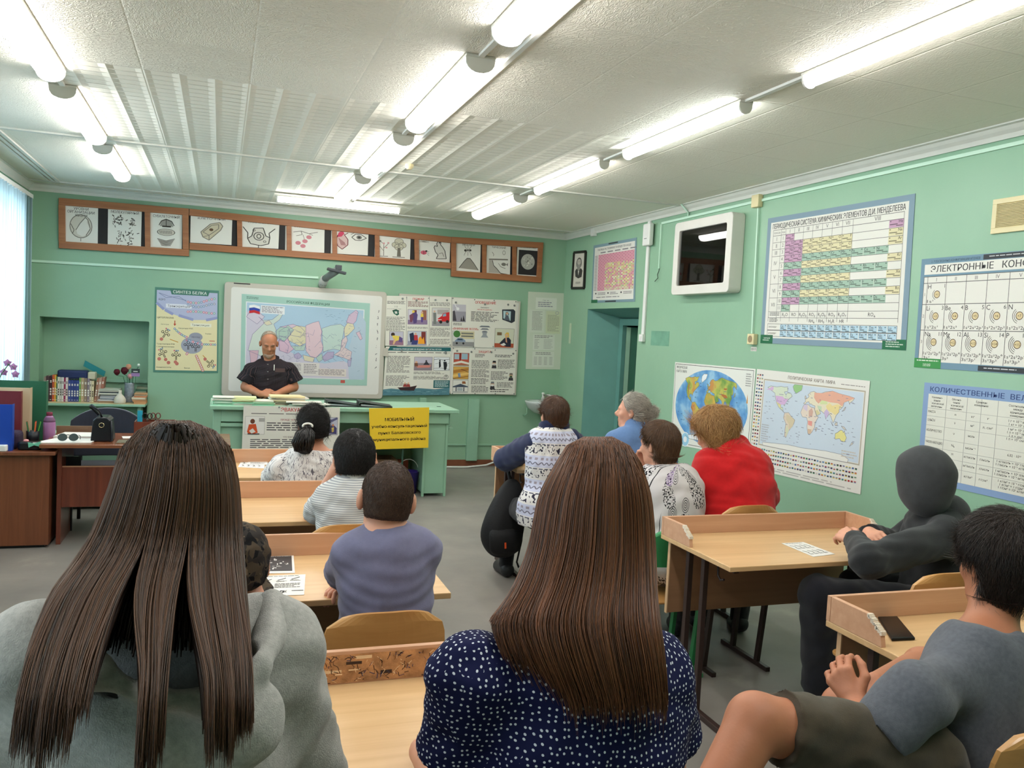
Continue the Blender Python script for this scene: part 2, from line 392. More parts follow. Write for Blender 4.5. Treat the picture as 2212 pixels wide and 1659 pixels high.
# ------------------------------------------------------------------ ceiling lamps
DIFF = emit('lamp_diffuser', (1.0, 0.975, 0.94), LAMP)
DIFFC = emit('lamp_diffuser_cool', (0.93, 1.0, 0.98), LAMP)
LAMPB = mat('lamp_housing', (214, 212, 204), 0.45)
def make_lamp(L_, w, h, dm, label, group=None):
 t = thing('ceiling_lamp', label, 'lamp', (0, 0, 0), group=group)
 MB().box(-w * 0.5, -L_ / 2, -0.014, w * 0.5, L_ / 2, 0).build('housing', LAMPB, t, bevel=0.003)
 b = MB(); n = 10; V = []; Ls = L_ - 0.03
 for y in (-Ls / 2, Ls / 2):
  for i in range(n + 1):
   a = PI * i / n; V.append((math.cos(a) * w * 0.47, y, -0.012 - (math.sin(a) ** 0.7) * h))
 b.add(V, [(i, i + 1, n + 2 + i, n + 1 + i) for i in range(n)] + [tuple(range(n + 1))[::-1], tuple(range(n + 1, 2 * n + 2))])
 b.build('diffuser', dm, t, smooth=False)
 for s in (-1, 1):
  c = MB(); P = [(math.cos(PI * i / n) * w * 0.5, -0.012 - (math.sin(PI * i / n) ** 0.7) * (h + 0.006)) for i in range(n + 1)]
  c.prism(P, (0, s * (L_ / 2 - 0.012) - 0.006, 0), (1, 0, 0), (0, 0, 1), (0, 1, 0), 0.012); c.build('end_cap', LAMPB, t)
 return t
XA, XB_, XC = -0.92, 1.155, 2.68
wide = make_lamp(1.42, 0.15, 0.065, DIFF, '')
first = True
def put_lamp(x, y, label, proto, rz=0.0, z=ZC):
 o = copy_tree(proto, (x, y, z - 0.001), rz, label, 'strip lamps on the ceiling'); return o
rowA = [(2.65, 'first'), (4.55, 'near'), (6.35, 'middle'), (8.1, 'far')]
put_lamp(XA, 2.75, 'bright wide strip lamp of the window side row, behind the viewer', wide)
put_lamp(XA, 4.57, 'bright strip lamp at the upper left, nearest in view of the window side row', wide)
put_lamp(XA, 6.33, 'bright strip lamp in the middle of the window side row', wide)
put_lamp(XA, 8.1, 'short looking bright strip lamp farthest along the window side row, above the framed pictures', wide)
put_lamp(XB_, 2.85, 'bright wide strip lamp nearest in view in the central row, cut by the top edge', wide)
put_lamp(XB_, 4.65, 'wide strip lamp with open end cap, second along the central ceiling row', wide)
put_lamp(XB_, 6.45, 'wide strip lamp third along the central ceiling row, by a small sensor', wide)
put_lamp(XB_, 8.18, 'wide strip lamp at the far end of the central row, touching the crosswise lamp', wide)
narrow = make_lamp(1.4, 0.085, 0.055, DIFF, '')
cool = make_lamp(1.42, 0.085, 0.055, DIFFC, '')
put_lamp(XC, 2.75, 'long narrow strip lamp at the upper right, nearest of the door side row', narrow)
put_lamp(XC, 4.66, 'cool white narrow strip lamp, second along the door side row', cool)
put_lamp(XC, 6.43, 'narrow strip lamp third along the door side row', narrow)
put_lamp(XC, 8.28, 'wide strip lamp at the far end of the door side row, near the sink corner', wide)
put_lamp(1.155, 9.0, 'long slim lamp set crosswise above the whiteboard', make_lamp(1.3, 0.085, 0.055, DIFF, ''), PI / 2, ZC - 0.03)
for x in (XA, XB_, XC): put_lamp(x, 0.9, 'unseen strip lamp above the frame, added to brighten the foreground', wide)  # unseen lamps added above the frame to lighten the foreground
for q in [o for o in bpy.data.objects if o.name.split('.')[0] == 'ceiling_lamp' and not o.get('label')]:
 for c in kids(q): bpy.data.objects.remove(c)
 bpy.data.objects.remove(q)
# cable ducts on the ceiling beside the lamp rows
for x, y0, y1, lab in ((XA, 1.6, 8.8, 'white cable duct on the ceiling between the window side lamps'), (XB_, 1.6, 9.5, 'white cable duct on the ceiling between the central lamps'), (XC, 1.6, 9.0, 'white cable duct on the ceiling between the door side lamps')):
 tag(MB().box(x - 0.014, y0, ZC - 0.013, x + 0.014, y1, ZC).build('cable_duct', WHITEP), lab, 'cable duct')
tag(MB().box(XB_ + 0.125, 1.6, ZC - 0.016, XB_ + 0.15, 9.2, ZC).build('cable_duct', WHITEP), 'thin second duct running along the right of the central lamps', 'cable duct')
b = MB(); b.lathe([(0.035, 0), (0.035, -0.02), (0.02, -0.04), (0.0, -0.042)], (1.42, 6.78, ZC), 14); tag(b.build('ceiling_sensor', CREAM, smooth=False), 'small round cream fitting on the ceiling by the third central lamp', 'sensor')
# ================================================================== PUPILS' DESKS AND CHAIRS
BEECH = wood('beech_laminate', (196, 158, 112), (214, 178, 132), 2.2, 'X', 0.36)
BEECH_E = mat('beech_edge', (202, 166, 128), 0.5, var=0.05)
RIMM = wood('pinkish_beech_rim', (192, 146, 114), (208, 164, 132), 2.5, 'X', 0.42)
CHIP = mat('chipped_edge', (226, 214, 196), 0.8, bump=0.6, bscale=300)
PANEL = wood('brown_beech_panel', (146, 108, 78), (162, 122, 90), 2.2, 'X', 0.5)
BROWNM = mat('dark_brown_steel', (52, 36, 32), 0.4, var=0.1, vscale=10, spec=0.5)
PLY = wood('lacquered_plywood', (176, 128, 72), (198, 150, 92), 2.0, 'X', 0.32, coat=0.2)
PLY2 = wood('lacquered_plywood_dark', (160, 108, 54), (184, 132, 74), 2.0, 'X', 0.32, coat=0.2)
GREENM = mat('bright_green_steel', (48, 140, 84), 0.4, spec=0.5)
DW, DD, DZT = 1.10, 0.58, 0.775
def make_desk(label, group=None, rim=RIMM, scribble=False, rim_ends=True):
 """origin: front left corner on the floor; the user sits at y < 0"""
 t = thing('school_desk', label, 'desk', group=group)
 MB().box(0, 0, DZT - 0.022, DW, DD, DZT).build('desk_top', BEECH, t, bevel=0.003)
 MB().box(0.0, DD - 0.018, DZT, DW, DD, DZT + 0.087).build('rear_rim', rim, t, bevel=0.0015)
 for s in (0, 1):
  x = 0.0 if s == 0 else DW - 0.018
  P = [(DD - 0.02, DZT), (DD - 0.02, DZT + 0.087), (DD - 0.19, DZT + 0.087), (DD - 0.25, DZT + 0.05), (DD - 0.26, DZT)]
  b = MB(); b.prism(P, (x, 0, 0), (0, 1, 0), (0, 0, 1), (1, 0, 0), 0.018); sr = b.build('side_rim', rim, t, bevel=0.0015)
  c = MB(); rnd = random.Random(s + 3)
  for k in range(14):
   f = k / 13; y = DD - 0.19 - 0.062 * f + rnd.uniform(-0.004, 0.002); z = DZT + 0.087 - 0.04 * f
   c.box(x - 0.0006, y - 0.006, z - 0.012 * rnd.random() - 0.004, x + 0.0186, y + 0.003, z + 0.0008)
  c.build('chipped_corner', CHIP, sr)
  X = 0.075 if s == 0 else DW - 0.075
  for y in (0.3, 0.43): MB().box(X - 0.0125, y - 0.014, 0.02, X + 0.0125, y + 0.014, DZT - 0.022).build('leg', BROWNM, t, bevel=0.002)
  MB().box(X - 0.015, 0.06, 0, X + 0.015, DD - 0.02, 0.026).build('foot_bar', BROWNM, t, bevel=0.003)
  MB().box(X - 0.012, 0.06, DZT - 0.047, X + 0.012, DD - 0.06, DZT - 0.022).build('support_rail', BROWNM, t)
  h = MB(); hy = 0.27; xx = X + (0.05 if s == 0 else -0.05)
  h.tube([(xx, hy, DZT - 0.022), (xx, hy, DZT - 0.08), (xx, hy - 0.004, DZT - 0.12), (xx, hy - 0.025, DZT - 0.135), (xx, hy - 0.05, DZT - 0.125)], 0.0055, 8); h.build('bag_hook', BROWNM, t, smooth=True)
  b2 = MB()
  for z in (0.42, 0.66): b2.lathe([(0.007, 0), (0.007, 0.004), (0.003, 0.005)], (0, 0, 0), 8)
 MB().box(0.03, DD - 0.05, 0.40, DW - 0.03, DD - 0.032, DZT - 0.022).build('modesty_panel', [PANEL], t, bevel=0.001)
 MB().box(0.026, DD - 0.051, 0.398, 0.031, DD - 0.031, DZT - 0.022).build('panel_edge', BEECH_E, t)
 return t
def make_chair(label, ply=PLY, steel=BROWNM, group=None, back=None):
 """origin on the floor under the seat's centre; faces +y"""
 t = thing('school_chair', label, 'chair', group=group)
 w = 0.36
 # backrest: curved plywood with rounded upper corners
 def sheet(outline, thick, f):
  n = len(outline); b = MB(); V = []
  for k in (0, 1):
   for p in outline: V.append(f(p[0], p[1], k * thick))
  F = [(i, (i + 1) % n, n + (i + 1) % n, n + i) for i in range(n)]
  b.add(V, F); return b
 NX, NZ = 14, 7
 def backpt(u, v, o):   # u -1..1, v 0..1
  hw = w / 2 * (1 - 0.0 * v); e = max(0.0, v - 0.45) / 0.55; hw2 = hw - 0.055 * (1 - math.sqrt(max(0, 1 - e ** 3)))
  x = u * hw2; z = 0.67 + 0.225 * v - 0.02 * (abs(u) ** 3) * v
  y = -0.185 - 0.035 * (1 - u * u) - 0.03 * v + o
  return (x, y, z)
 b = MB(); V = []; F = []
 for o in (0, 0.012):
  for j in range(NZ + 1):
   for i in range(NX + 1): V.append(backpt(-1 + 2 * i / NX, j / NZ, o))
 S = (NX + 1) * (NZ + 1); I = lambda i, j, k: k * S + j * (NX + 1) + i
 for j in range(NZ):
  for i in range(NX): F += [(I(i, j, 0), I(i + 1, j, 0), I(i + 1, j + 1, 0), I(i, j + 1, 0)), (I(i, j, 1), I(i, j + 1, 1), I(i + 1, j + 1, 1), I(i + 1, j, 1))]
 for i in range(NX): F += [(I(i, 0, 0), I(i, 0, 1), I(i + 1, 0, 1), I(i + 1, 0, 0)), (I(i, NZ, 0), I(i + 1, NZ, 0), I(i + 1, NZ, 1), I(i, NZ, 1))]
 for j in range(NZ): F += [(I(0, j, 0), I(0, j + 1, 0), I(0, j + 1, 1), I(0, j, 1)), (I(NX, j, 0), I(NX, j, 1), I(NX, j + 1, 1), I(NX, j + 1, 0))]
 b.add(V, F); b.build('backrest', back or ply, t, smooth=False)
 b = MB(); P = rpoly(0.38, 0.37, 0.05, 4, -0.19, -0.175); b.prism(P, (0, 0, 0.438), (1, 0, 0), (0, 1, 0), (0, 0, 1), 0.012); b.build('seat', ply, t, bevel=0.003)
 for s in (-1, 1):
  x = s * 0.165
  MB().bar((x, -0.12, 0.02), (x, -0.205, 0.77), 0.022, 0.03, (0, 1, 0)).build('back_leg', steel, t, bevel=0.002)
  MB().bar((x, 0.1, 0.02), (x, 0.06, 0.435), 0.022, 0.03, (0, 1, 0)).build('front_leg', steel, t, bevel=0.002)
  MB().box(x - 0.013, -0.22, 0, x + 0.013, 0.2, 0.024).build('foot_bar', steel, t, bevel=0.002)
  MB().box(x - 0.011, -0.14, 0.41, x + 0.011, 0.12, 0.436).build('seat_rail', steel, t)
 for y in (-0.1, 0.07): MB().box(-0.165, y - 0.011, 0.412, 0.165, y + 0.011, 0.434).build('crossbar', steel, t)
 return t
G1 = 'pupil desks in the window side column'; G2 = 'pupil desks in the door side column'
desk = make_desk('beech school desk nearest the teacher bench, where the lady in white blouse sits', G1)
desk.location = (-0.30, 5.1, 0)
def put_desk(x, y, label, g, rz=0.0): return copy_tree(desk, (x, y, 0), rz, label, g)
put_desk(-0.29, 3.95, 'empty beech school desk in front of the boy in a white polo', G1, math.radians(-0.5))
put_desk(-0.30, 2.795, 'beech school desk with two printed sheets at the boy in a lavender tee', G1, math.radians(-0.4))
D4 = put_desk(-0.31, 1.55, 'beech school desk with a carved, scribbled back rim in the foreground', G1, math.radians(-0.3))
put_desk(1.945, 5.29, 'beech school desk nearest the sink, with the black backpack at its end', G2)
put_desk(2.02, 4.08, 'beech school desk in front of the woman in red, mostly hidden behind people', G2)
put_desk(2.04, 2.905, 'beech school desk with a small printed leaflet beside the hooded person', G2)
put_desk(1.985, 1.69, 'beech school desk with a black smartphone lying on it', G2, math.radians(-1.0))
# carved, scribbled rim of the nearest desk: scratches and pen marks as thin strokes on its face
CARV = mat('carved_bare_wood', (176, 128, 86), 0.7, var=0.35, vscale=30, bump=0.8, bscale=90)
rnd = random.Random(11)
b = MB(); b.box(0.02, DD - 0.0192, DZT + 0.004, DW - 0.02, DD - 0.0178, DZT + 0.078)
for k in range(230):
 x = rnd.uniform(0.05, DW - 0.05); z = rnd.uniform(DZT + 0.008, DZT + 0.07); p = [(x, DD - 0.0196, z)]
 for q in range(rnd.randint(1, 4)): p.append((p[-1][0] + rnd.uniform(-0.011, 0.014), DD - 0.0196, min(DZT + 0.076, max(DZT + 0.006, p[-1][2] + rnd.uniform(-0.014, 0.014)))))
 for a, c in zip(p, p[1:]):
  if abs(a[0] - c[0]) + abs(a[2] - c[2]) > 0.004: b.bar(a, c, rnd.uniform(0.0008, 0.0018), 0.0006, (0, 1, 0), rnd.choice((1, 1, 1, 2, 3, 4)))
for k in range(14):
 x = rnd.uniform(0.05, DW - 0.1); z = rnd.uniform(DZT + 0.01, DZT + 0.065); b.box(x, DD - 0.0198, z, x + rnd.uniform(0.01, 0.05), DD - 0.0185, z + rnd.uniform(0.003, 0.009), rnd.choice((1, 3, 3)))
for q in kids(D4):
 if q.name.startswith('rear_rim'): b.build('scribbles', [CARV, mat('ink_brown', (58, 40, 30), 0.7), mat('ink_blue', (52, 56, 92), 0.6), mat('bare_scratch', (222, 190, 150), 0.8), mat('worn_varnish', (140, 96, 62), 0.7)], None, origin=(0, 0, 0)).parent = q

GC = 'plywood school chairs'
chair = make_chair('plywood school chair behind the carved rim, of the boy in a lavender tee', group=GC)
chair.location = (0.475, 2.53, 0)
def put_chair(x, y, label, rz=0.0): return copy_tree(chair, (x, y, 0), rz, label, GC)
put_chair(0.53, 3.6, 'plywood school chair of the boy in a white polo, only its top edge showing')
put_chair(0.42, 4.72, 'plywood school chair under the lady in a white blouse').scale = (1, 1, 0.86)
put_chair(-0.02, 2.5, 'plywood school chair under the child in a camouflage cap')
put_chair(2.6, 3.765, 'plywood school chair behind the woman in red, its back above the desk rim')
put_chair(2.63, 2.56, 'plywood school chair of the hooded person, beside the dark haired boy')
put_chair(1.8, 1.5, 'plywood school chair at the lower right corner behind the boy in a grey tee')
put_chair(2.15, 4.75, 'plywood school chair under the woman in a patterned fleece vest')
put_chair(2.72, 4.78, 'plywood school chair under the woman in a blue jacket')
put_chair(-0.05, 1.1, 'plywood school chair under the girl in a grey hoodie')
put_chair(0.62, 1.1, 'plywood school chair under the woman in the polka dot blouse')
gch = make_chair('school chair with bright green frame and back under the woman in printed jacket', steel=GREENM, back=GREENM, group=None)
gch.location = (2.2, 3.775, 0); gch.scale = (1, 1, 0.87)
# ================================================================== TEACHER'S DEMONSTRATION BENCH
BX0, BX1, BY0, BY1, BZ = -0.07, 2.33, 8.13, 8.95, 0.905
bench = thing('demonstration_bench', 'long mint green demonstration bench with papers, an evacuation poster and a yellow sign', 'bench', (1.1, 8.5, 0))
MB().box(BX0, BY0, BZ - 0.04, BX1, BY1, BZ).build('bench_top', GREEN_F, bench, bevel=0.008)
MB().box(0.03, BY0 + 0.06, 0.75, 2.22, BY0 + 0.08, BZ - 0.04).build('apron', GREEN_F, bench, bevel=0.003)
MB().box(1.96, BY0 + 0.045, 0.755, 2.235, BY0 + 0.075, BZ - 0.045).build('drawer_front', GREEN_F, bench, bevel=0.004)
MB().box(2.0, BY0 + 0.08, 0.03, 2.22, BY1 - 0.1, 0.75).build('pedestal', GREEN_F, bench, bevel=0.004)
b = MB(); b.box(1.985, BY0 + 0.065, 0.0, 2.01, BY0 + 0.1, 0.75); b.box(2.215, BY0 + 0.065, 0, 2.24, BY0 + 0.1, 0.75); b.build('pedestal_frame', GREEN_F, bench, bevel=0.003)
MB().box(-0.02, BY0 + 0.1, 0.03, 1.0, BY1 - 0.1, 0.75).build('cupboard', GREEN_F, bench, bevel=0.004)
MB().box(-0.03, BY0 + 0.07, 0.7, 0.98, BY0 + 0.1, 0.735).build('moulding', GREEN_F, bench, bevel=0.004)
MB().box(-0.04, BY0 + 0.06, 0.0, 0.03, BY0 + 0.12, BZ - 0.04).build('corner_post', GREEN_F, bench, bevel=0.004)
MB().box(1.0, BY1 - 0.12, 0.03, 2.0, BY1 - 0.1, 0.75).build('back_panel', GREEN_F, bench)
b = MB(); b.box(2.24, BY0 + 0.1, 0.68, 2.262, BY1 - 0.15, 0.86); b.box(2.24, BY0 + 0.08, 0.7, 2.29, BY0 + 0.14, 0.72); b.build('side_rail', GREEN_F, bench, bevel=0.003)
# things in the knee space
b = MB(); b.lathe([(0.085, 0), (0.105, 0.22), (0.11, 0.225), (0.104, 0.226), (0.082, 0.01)], (1.9, 8.44, 0), 24)
bk = thing('bucket', 'small purple plastic bucket in the knee space of the bench', 'bucket', (1.9, 8.44, 0)); b.build('bucket_body', mat('purple_plastic', (62, 44, 128), 0.35), bk, smooth=True)
b = MB(); b.tube([(1.9 + 0.108 * math.cos(a), 8.44 + 0.03, 0.215 + 0.13 * math.sin(a)) for a in np.linspace(0, PI, 13)], 0.004, 6); b.build('bucket_handle', WHITEP, bk, smooth=True)
BLUEG = mat('greyish_blue_card', (118, 136, 160), 0.6, var=0.05)
st = thing('storage_crate', 'brown wooden crate under the bench holding grey blue folders', 'crate', (1.5, 8.6, 0))
b = MB(); b.box(1.22, 8.45, 0, 1.78, 8.49, 0.34); b.box(1.22, 8.75, 0, 1.78, 8.79, 0.34); b.box(1.22, 8.49, 0, 1.25, 8.75, 0.34); b.box(1.75, 8.49, 0, 1.78, 8.75, 0.34); b.box(1.25, 8.49, 0, 1.75, 8.75, 0.02); b.build('crate_body', mat('brown_crate', (122, 96, 74), 0.7, var=0.15), st)
for k in range(3):
 b = MB(); a = -0.2 + 0.05 * k; x0, z0 = 1.27, 0.345 + 0.03 * k
 b.bar((x0, 8.62, z0 + 0.06 - 0.01 * k), (x0 + 0.5, 8.62, z0 + 0.14 - 0.04 * k), 0.26, 0.022, (0, 0, 1)); tag(b.build('folder', BLUEG, bevel=0.003), ('grey blue folder %s the crate under the bench' % ('lowest of three slanting on', 'middle one of three slanting on', 'topmost of three slanting on')[k]), 'folder', 'folders under the bench')
b = MB(); b.box(1.82, 8.66, 0, 1.94, 8.76, 0.3); tag(b.build('brick', mat('red_brick', (150, 76, 56), 0.8, var=0.15)), 'upright red brown block under the bench behind the purple bucket', 'block')

# ================================================================== WALL OF THE SINK CORNER
b = MB(); b.box(2.36, YB - 0.09, 0.0, 2.44, YB, 0.86); b.box(3.0, YB - 0.06, 0.07, 3.14, YB, 0.86); tag(b.build('trim_8', GREEN_F, origin=(0, 0, 0)), kind='structure')
b = MB(); b.box(2.44, YB - 0.02, 0.26, 3.6, YB, 0.28); b.box(3.16, YB - 0.004, 0.98, 3.9, YB, 0.985); tag(b.build('trim_9', GREEN_F, origin=(0, 0, 0)), kind='structure')
sk = thing('wash_basin', 'white ceramic wash basin on the wall in the corner by the door', 'sink', (3.98, YB - 0.2, 0.74))
def basin():
 b = MB(); n = 28; cx, cy, zt = 3.97, YB - 0.25, 0.87
 def ring(rx, ry, z, oy=0.0): return [(cx + rx * math.cos(2 * PI * k / n), min(YB - 0.003, cy + oy + ry * math.sin(2 * PI * k / n) * (1.0 if math.sin(2 * PI * k / n) < 0 else 1.0)), z) for k in range(n)]
 R = [ring(0.08, 0.08, 0.70, 0.05), ring(0.15, 0.14, 0.72, 0.04), ring(0.23, 0.2, 0.78, 0.02), ring(0.265, 0.245, 0.84), ring(0.275, 0.25, 0.862), ring(0.27, 0.247, 0.87), ring(0.235, 0.2, 0.868, -0.02), ring(0.215, 0.18, 0.85, -0.02), ring(0.17, 0.14, 0.79, -0.01), ring(0.05, 0.04, 0.762)]
 V = [p for r in R for p in r]; F = [(i * n + k, i * n + (k + 1) % n, (i + 1) * n + (k + 1) % n, (i + 1) * n + k) for i in range(len(R) - 1) for k in range(n)]
 F += [tuple(range(n))[::-1], tuple((len(R) - 1) * n + k for k in range(n))]
 return b.add(V, F)
CER = mat('white_ceramic', (206, 214, 212), 0.15, spec=0.5)
basin().build('basin', CER, sk, smooth=True)
b = MB(); b.lathe([(0.022, 0), (0.02, 0.035), (0.014, 0.05), (0.014, 0.075), (0.02, 0.08), (0.02, 0.1), (0.0, 0.104)], (4.0, YB - 0.07, 0.865), 12); b.build('tap', WHITEP, sk, smooth=True)
b = MB(); b.tube([(4.0, YB - 0.08, 0.935), (4.05, YB - 0.12, 0.94), (4.12, YB - 0.16, 0.93), (4.16, YB - 0.19, 0.9)], 0.01, 8); b.build('spout', mat('chrome', (190, 192, 192), 0.2, 1.0), sk, smooth=True)
b = MB(); b.tube([(3.76, YB - 0.12, 0.77), (3.76, YB - 0.15, 0.7), (3.76, YB - 0.05, 0.66), (3.76, YB - 0.002, 0.66)], 0.008, 6); b.build('bracket', GREEN_F, sk, smooth=True)
b = MB(); b.tube([(4.0, YB - 0.2, 0.72), (4.0, YB - 0.2, 0.5), (4.0, YB - 0.12, 0.45), (4.0, YB - 0.005, 0.45)], 0.018, 8); b.build('drain_pipe', WHITEP, sk, smooth=True)
b = MB(); b.tube([(2.3, 9.98, 0.012), (2.6, 9.93, 0.012), (2.95, 9.9, 0.012), (3.25, 10.0, 0.02), (3.5, 10.06, 0.09), (4.15, 10.06, 0.09)], 0.012, 8); tag(b.build('cable', WHITEP, smooth=True), 'thick white cable lying on the floor along the back wall skirting', 'cable')
# ================================================================== SMALL THINGS ON THE BENCH
def papers(name, label, cat, x, y, z, w, d, cols, rnd, rz=0.0, dz=0.006, jitter=0.012, group=None):
 """a loose pile: each sheet bundle is one leaf of the pile's mesh"""
 t = thing(name, label, cat, (x, y, z), rz, group)
 zz = 0.0; b = MB(); ms = []
 for c in cols:
  jx, jy = rnd.uniform(-jitter, jitter), rnd.uniform(-jitter, jitter); q = MB(); h = dz * rnd.uniform(0.6, 1.4)
  P = [(-w / 2 + jx, -d / 2 + jy), (w / 2 + jx + rnd.uniform(-jitter, jitter), -d / 2 + jy + rnd.uniform(-jitter, jitter)), (w / 2 + jx, d / 2 + jy), (-w / 2 + jx, d / 2 + jy)]
  q.prism(P, (0, 0, zz), (1, 0, 0), (0, 1, 0), (0, 0, 1), h)
  m = mat('paper_%d_%d_%d' % c, c, 0.7); o = link_mesh('notebook', None) if False else None
  b.v += q.v; b.f += [tuple(i + b.n for i in f) for f in q.f]; b.n += q.n
  if m not in ms: ms.append(m)
  b.m += [ms.index(m)] * len(q.f)
  zz += h + 0.0003
 off = MB(); off.v, off.f, off.m, off.n = b.v, b.f, b.m, b.n
 o = off.build('sheets', ms, None, origin=(0, 0, 0)); o.parent = t
 return t, zz
rn = random.Random(4)
GRN, WHT, YEL = (150, 206, 176), (218, 216, 204), (214, 218, 168)
def bx(px, Y): return ony(px, 862, Y)[0]
PG = 'piles of papers on the teacher bench'
papers('paper_pile', 'pile of pale green exercise books at the left end of the bench', 'papers', bx(484, 8.3), 8.3, BZ, 0.2, 0.2, [GRN, WHT, GRN, WHT, GRN, WHT, WHT, GRN, WHT], rn, 0.02, 0.007, group=PG)
papers('paper_pile', 'yellowish tilted stack of paper second from the left on the bench', 'papers', bx(528, 8.28), 8.28, BZ, 0.2, 0.18, [WHT, WHT, GRN, YEL, YEL, YEL, YEL], rn, -0.03, 0.012, group=PG)
papers('paper_pile', 'mint green notebooks in front of the standing man', 'papers', bx(568, 8.3), 8.3, BZ, 0.19, 0.2, [GRN, GRN, (176, 196, 160), GRN, (186, 200, 170), WHT], rn, 0.05, 0.007, group=PG)
papers('paper_pile', 'high pile of cream folders on the bench right of the clasped hands', 'papers', bx(622, 8.4), 8.4, BZ, 0.3, 0.24, [(206, 190, 170), (186, 168, 148), (206, 196, 176), WHT, (216, 200, 160), WHT, (196, 190, 180), (222, 206, 160)], rn, 0.04, 0.011, 0.03, group=PG)
papers('paper_pile', 'low spread of white files on the bench front edge', 'papers', bx(662, 8.25), 8.25, BZ, 0.33, 0.16, [WHT, (196, 206, 196), WHT, (150, 176, 160), WHT], rn, -0.03, 0.008, 0.03, group=PG)
def ring_binder(label, x, y, z, ln, rz, tilt, c):
 t = thing('ring_binder', label, 'binder', (0, 0, 0), 0, 'open ring binders on the teacher bench')
 b = MB(); b.bar((-ln / 2, 0, 0.004), (ln / 2, 0, 0.004 + 0), 0.26, 0.006, (0, 0, 1)); b.bar((-ln / 2, 0, 0.055), (ln / 2, 0, 0.012), 0.26, 0.006, (0, 0, 1)); b.bar((-ln / 2 - 0.004, 0, 0.0), (-ln / 2 - 0.004, 0, 0.062), 0.26, 0.008, (1, 0, 0)); b.build('cover', mat('black_binder', (36, 44, 42), 0.45), t, bevel=0.002)
 b = MB(); b.bar((-ln / 2 + 0.02, 0, 0.02), (ln / 2 - 0.02, 0, 0.01), 0.21, 0.014, (0, 0, 1)); b.build('pages', mat('binder_pages', c, 0.7), t)
 b = MB()
 for s in (-0.04, 0.04): b.tube([(-ln / 2 + 0.03 + 0.02 * math.cos(a), s, 0.02 + 0.025 * math.sin(a)) for a in np.linspace(0, PI, 9)], 0.002, 6)
 b.build('rings', mat('chrome', (190, 192, 192), 0.2, 1.0), t, smooth=True)
 t.location = (x, y, z); t.rotation_euler[2] = rz
 return t
ring_binder('open black ring binder behind the yellow sign on the bench, nearer the papers', bx(742, 8.35), 8.35, BZ, 0.34, -0.05, 0, (200, 206, 206))
ring_binder('open black ring binder at the far right of the bench papers, near the yellow sign', bx(810, 8.33), 8.33, BZ, 0.33, -0.08, 0, (206, 190, 150))
tag(MB().box(2.17, 8.42, BZ, 2.21, 8.45, BZ + 0.004).build('clip', mat('dark_clip', (40, 60, 54), 0.5)), 'tiny dark clip lying alone on the right end of the bench', 'clip')
# ================================================================== TEACHER'S WRITING DESK AT THE WINDOW
REDW = wood('mahogany_veneer', (96, 46, 34), (124, 62, 44), 3.2, 'Z', 0.3, coat=0.2)
REDW_H = wood('mahogany_top', (116, 66, 42), (142, 88, 58), 2.4, 'X', 0.25, coat=0.3)
CABW = wood('walnut_veneer', (104, 56, 36), (134, 80, 52), 2.6, 'Z', 0.35, coat=0.2)
BLK = mat('black_leather', (22, 24, 30), 0.35, bump=0.15, bscale=120)
TZ, TY0, TY1 = 0.75, 6.62, 7.3
td = thing('writing_desk', 'reddish brown teacher desk with a black handbag and papers', 'desk', (-0.5, 6.95, 0))
MB().box(-1.19, TY0, TZ - 0.025, 0.1, TY1, TZ).build('desk_top', REDW_H, td, bevel=0.003)
for x in (-1.09, 0.02): MB().box(x, TY0 + 0.1, 0, x + 0.03, TY1 - 0.05, TZ - 0.025).build('side_panel', REDW, td, bevel=0.002)
MB().box(-1.06, TY0 + 0.13, 0.27, 0.02, TY0 + 0.15, 0.57).build('front_panel', REDW, td)
MB().box(-1.06, TY0 + 0.128, 0.567, 0.02, TY0 + 0.152, 0.574).build('panel_edge', mat('light_veneer_edge', (186, 140, 110), 0.5), td)
MB().box(-1.19, TY1 - 0.02, TZ, -0.84, TY1, TZ + 0.055).build('back_ledge', mat('dull_brown_board', (124, 96, 74), 0.5, var=0.1), td)
cb = thing('desk_cabinet', 'walnut brown side cabinet at the left edge holding binders and a pink bottle', 'cabinet', (-1.5, 7.0, 0))
CZ = 0.70
MB().box(-1.93, TY0 + 0.02, 0.02, -1.125, 7.5, CZ - 0.025).build('body', CABW, cb, bevel=0.003)
MB().box(-1.935, TY0 - 0.02, CZ - 0.025, -1.085, 7.52, CZ).build('cabinet_top', CABW, cb, bevel=0.003)
b = MB(); b.box(-1.9, TY0 + 0.04, 0, -1.15, 7.46, 0.02); b.build('plinth', BLK, cb)
b = MB(); b.prism([(0, 0), (0.16, 0.1), (0.16, 0.18), (0, 0.18)], (-1.12, 6.9, 0.44), (1, 0, 0), (0, 0, 1), (0, 1, 0), 0.02); b.build('bracket', BLK, cb)
# low green cupboard behind the desk
lc = thing('low_cupboard', 'low mint green cupboard behind the teacher desk, under the book niche', 'cupboard', (-1.2, 8.2, 0))
MB().box(-1.75, 7.92, 0.02, -0.62, 8.4, 0.6).build('body', GREEN_F, lc, bevel=0.004); MB().box(-1.78, 7.9, 0.6, -0.6, 8.42, 0.625).build('cupboard_top', GREEN_F, lc, bevel=0.004)
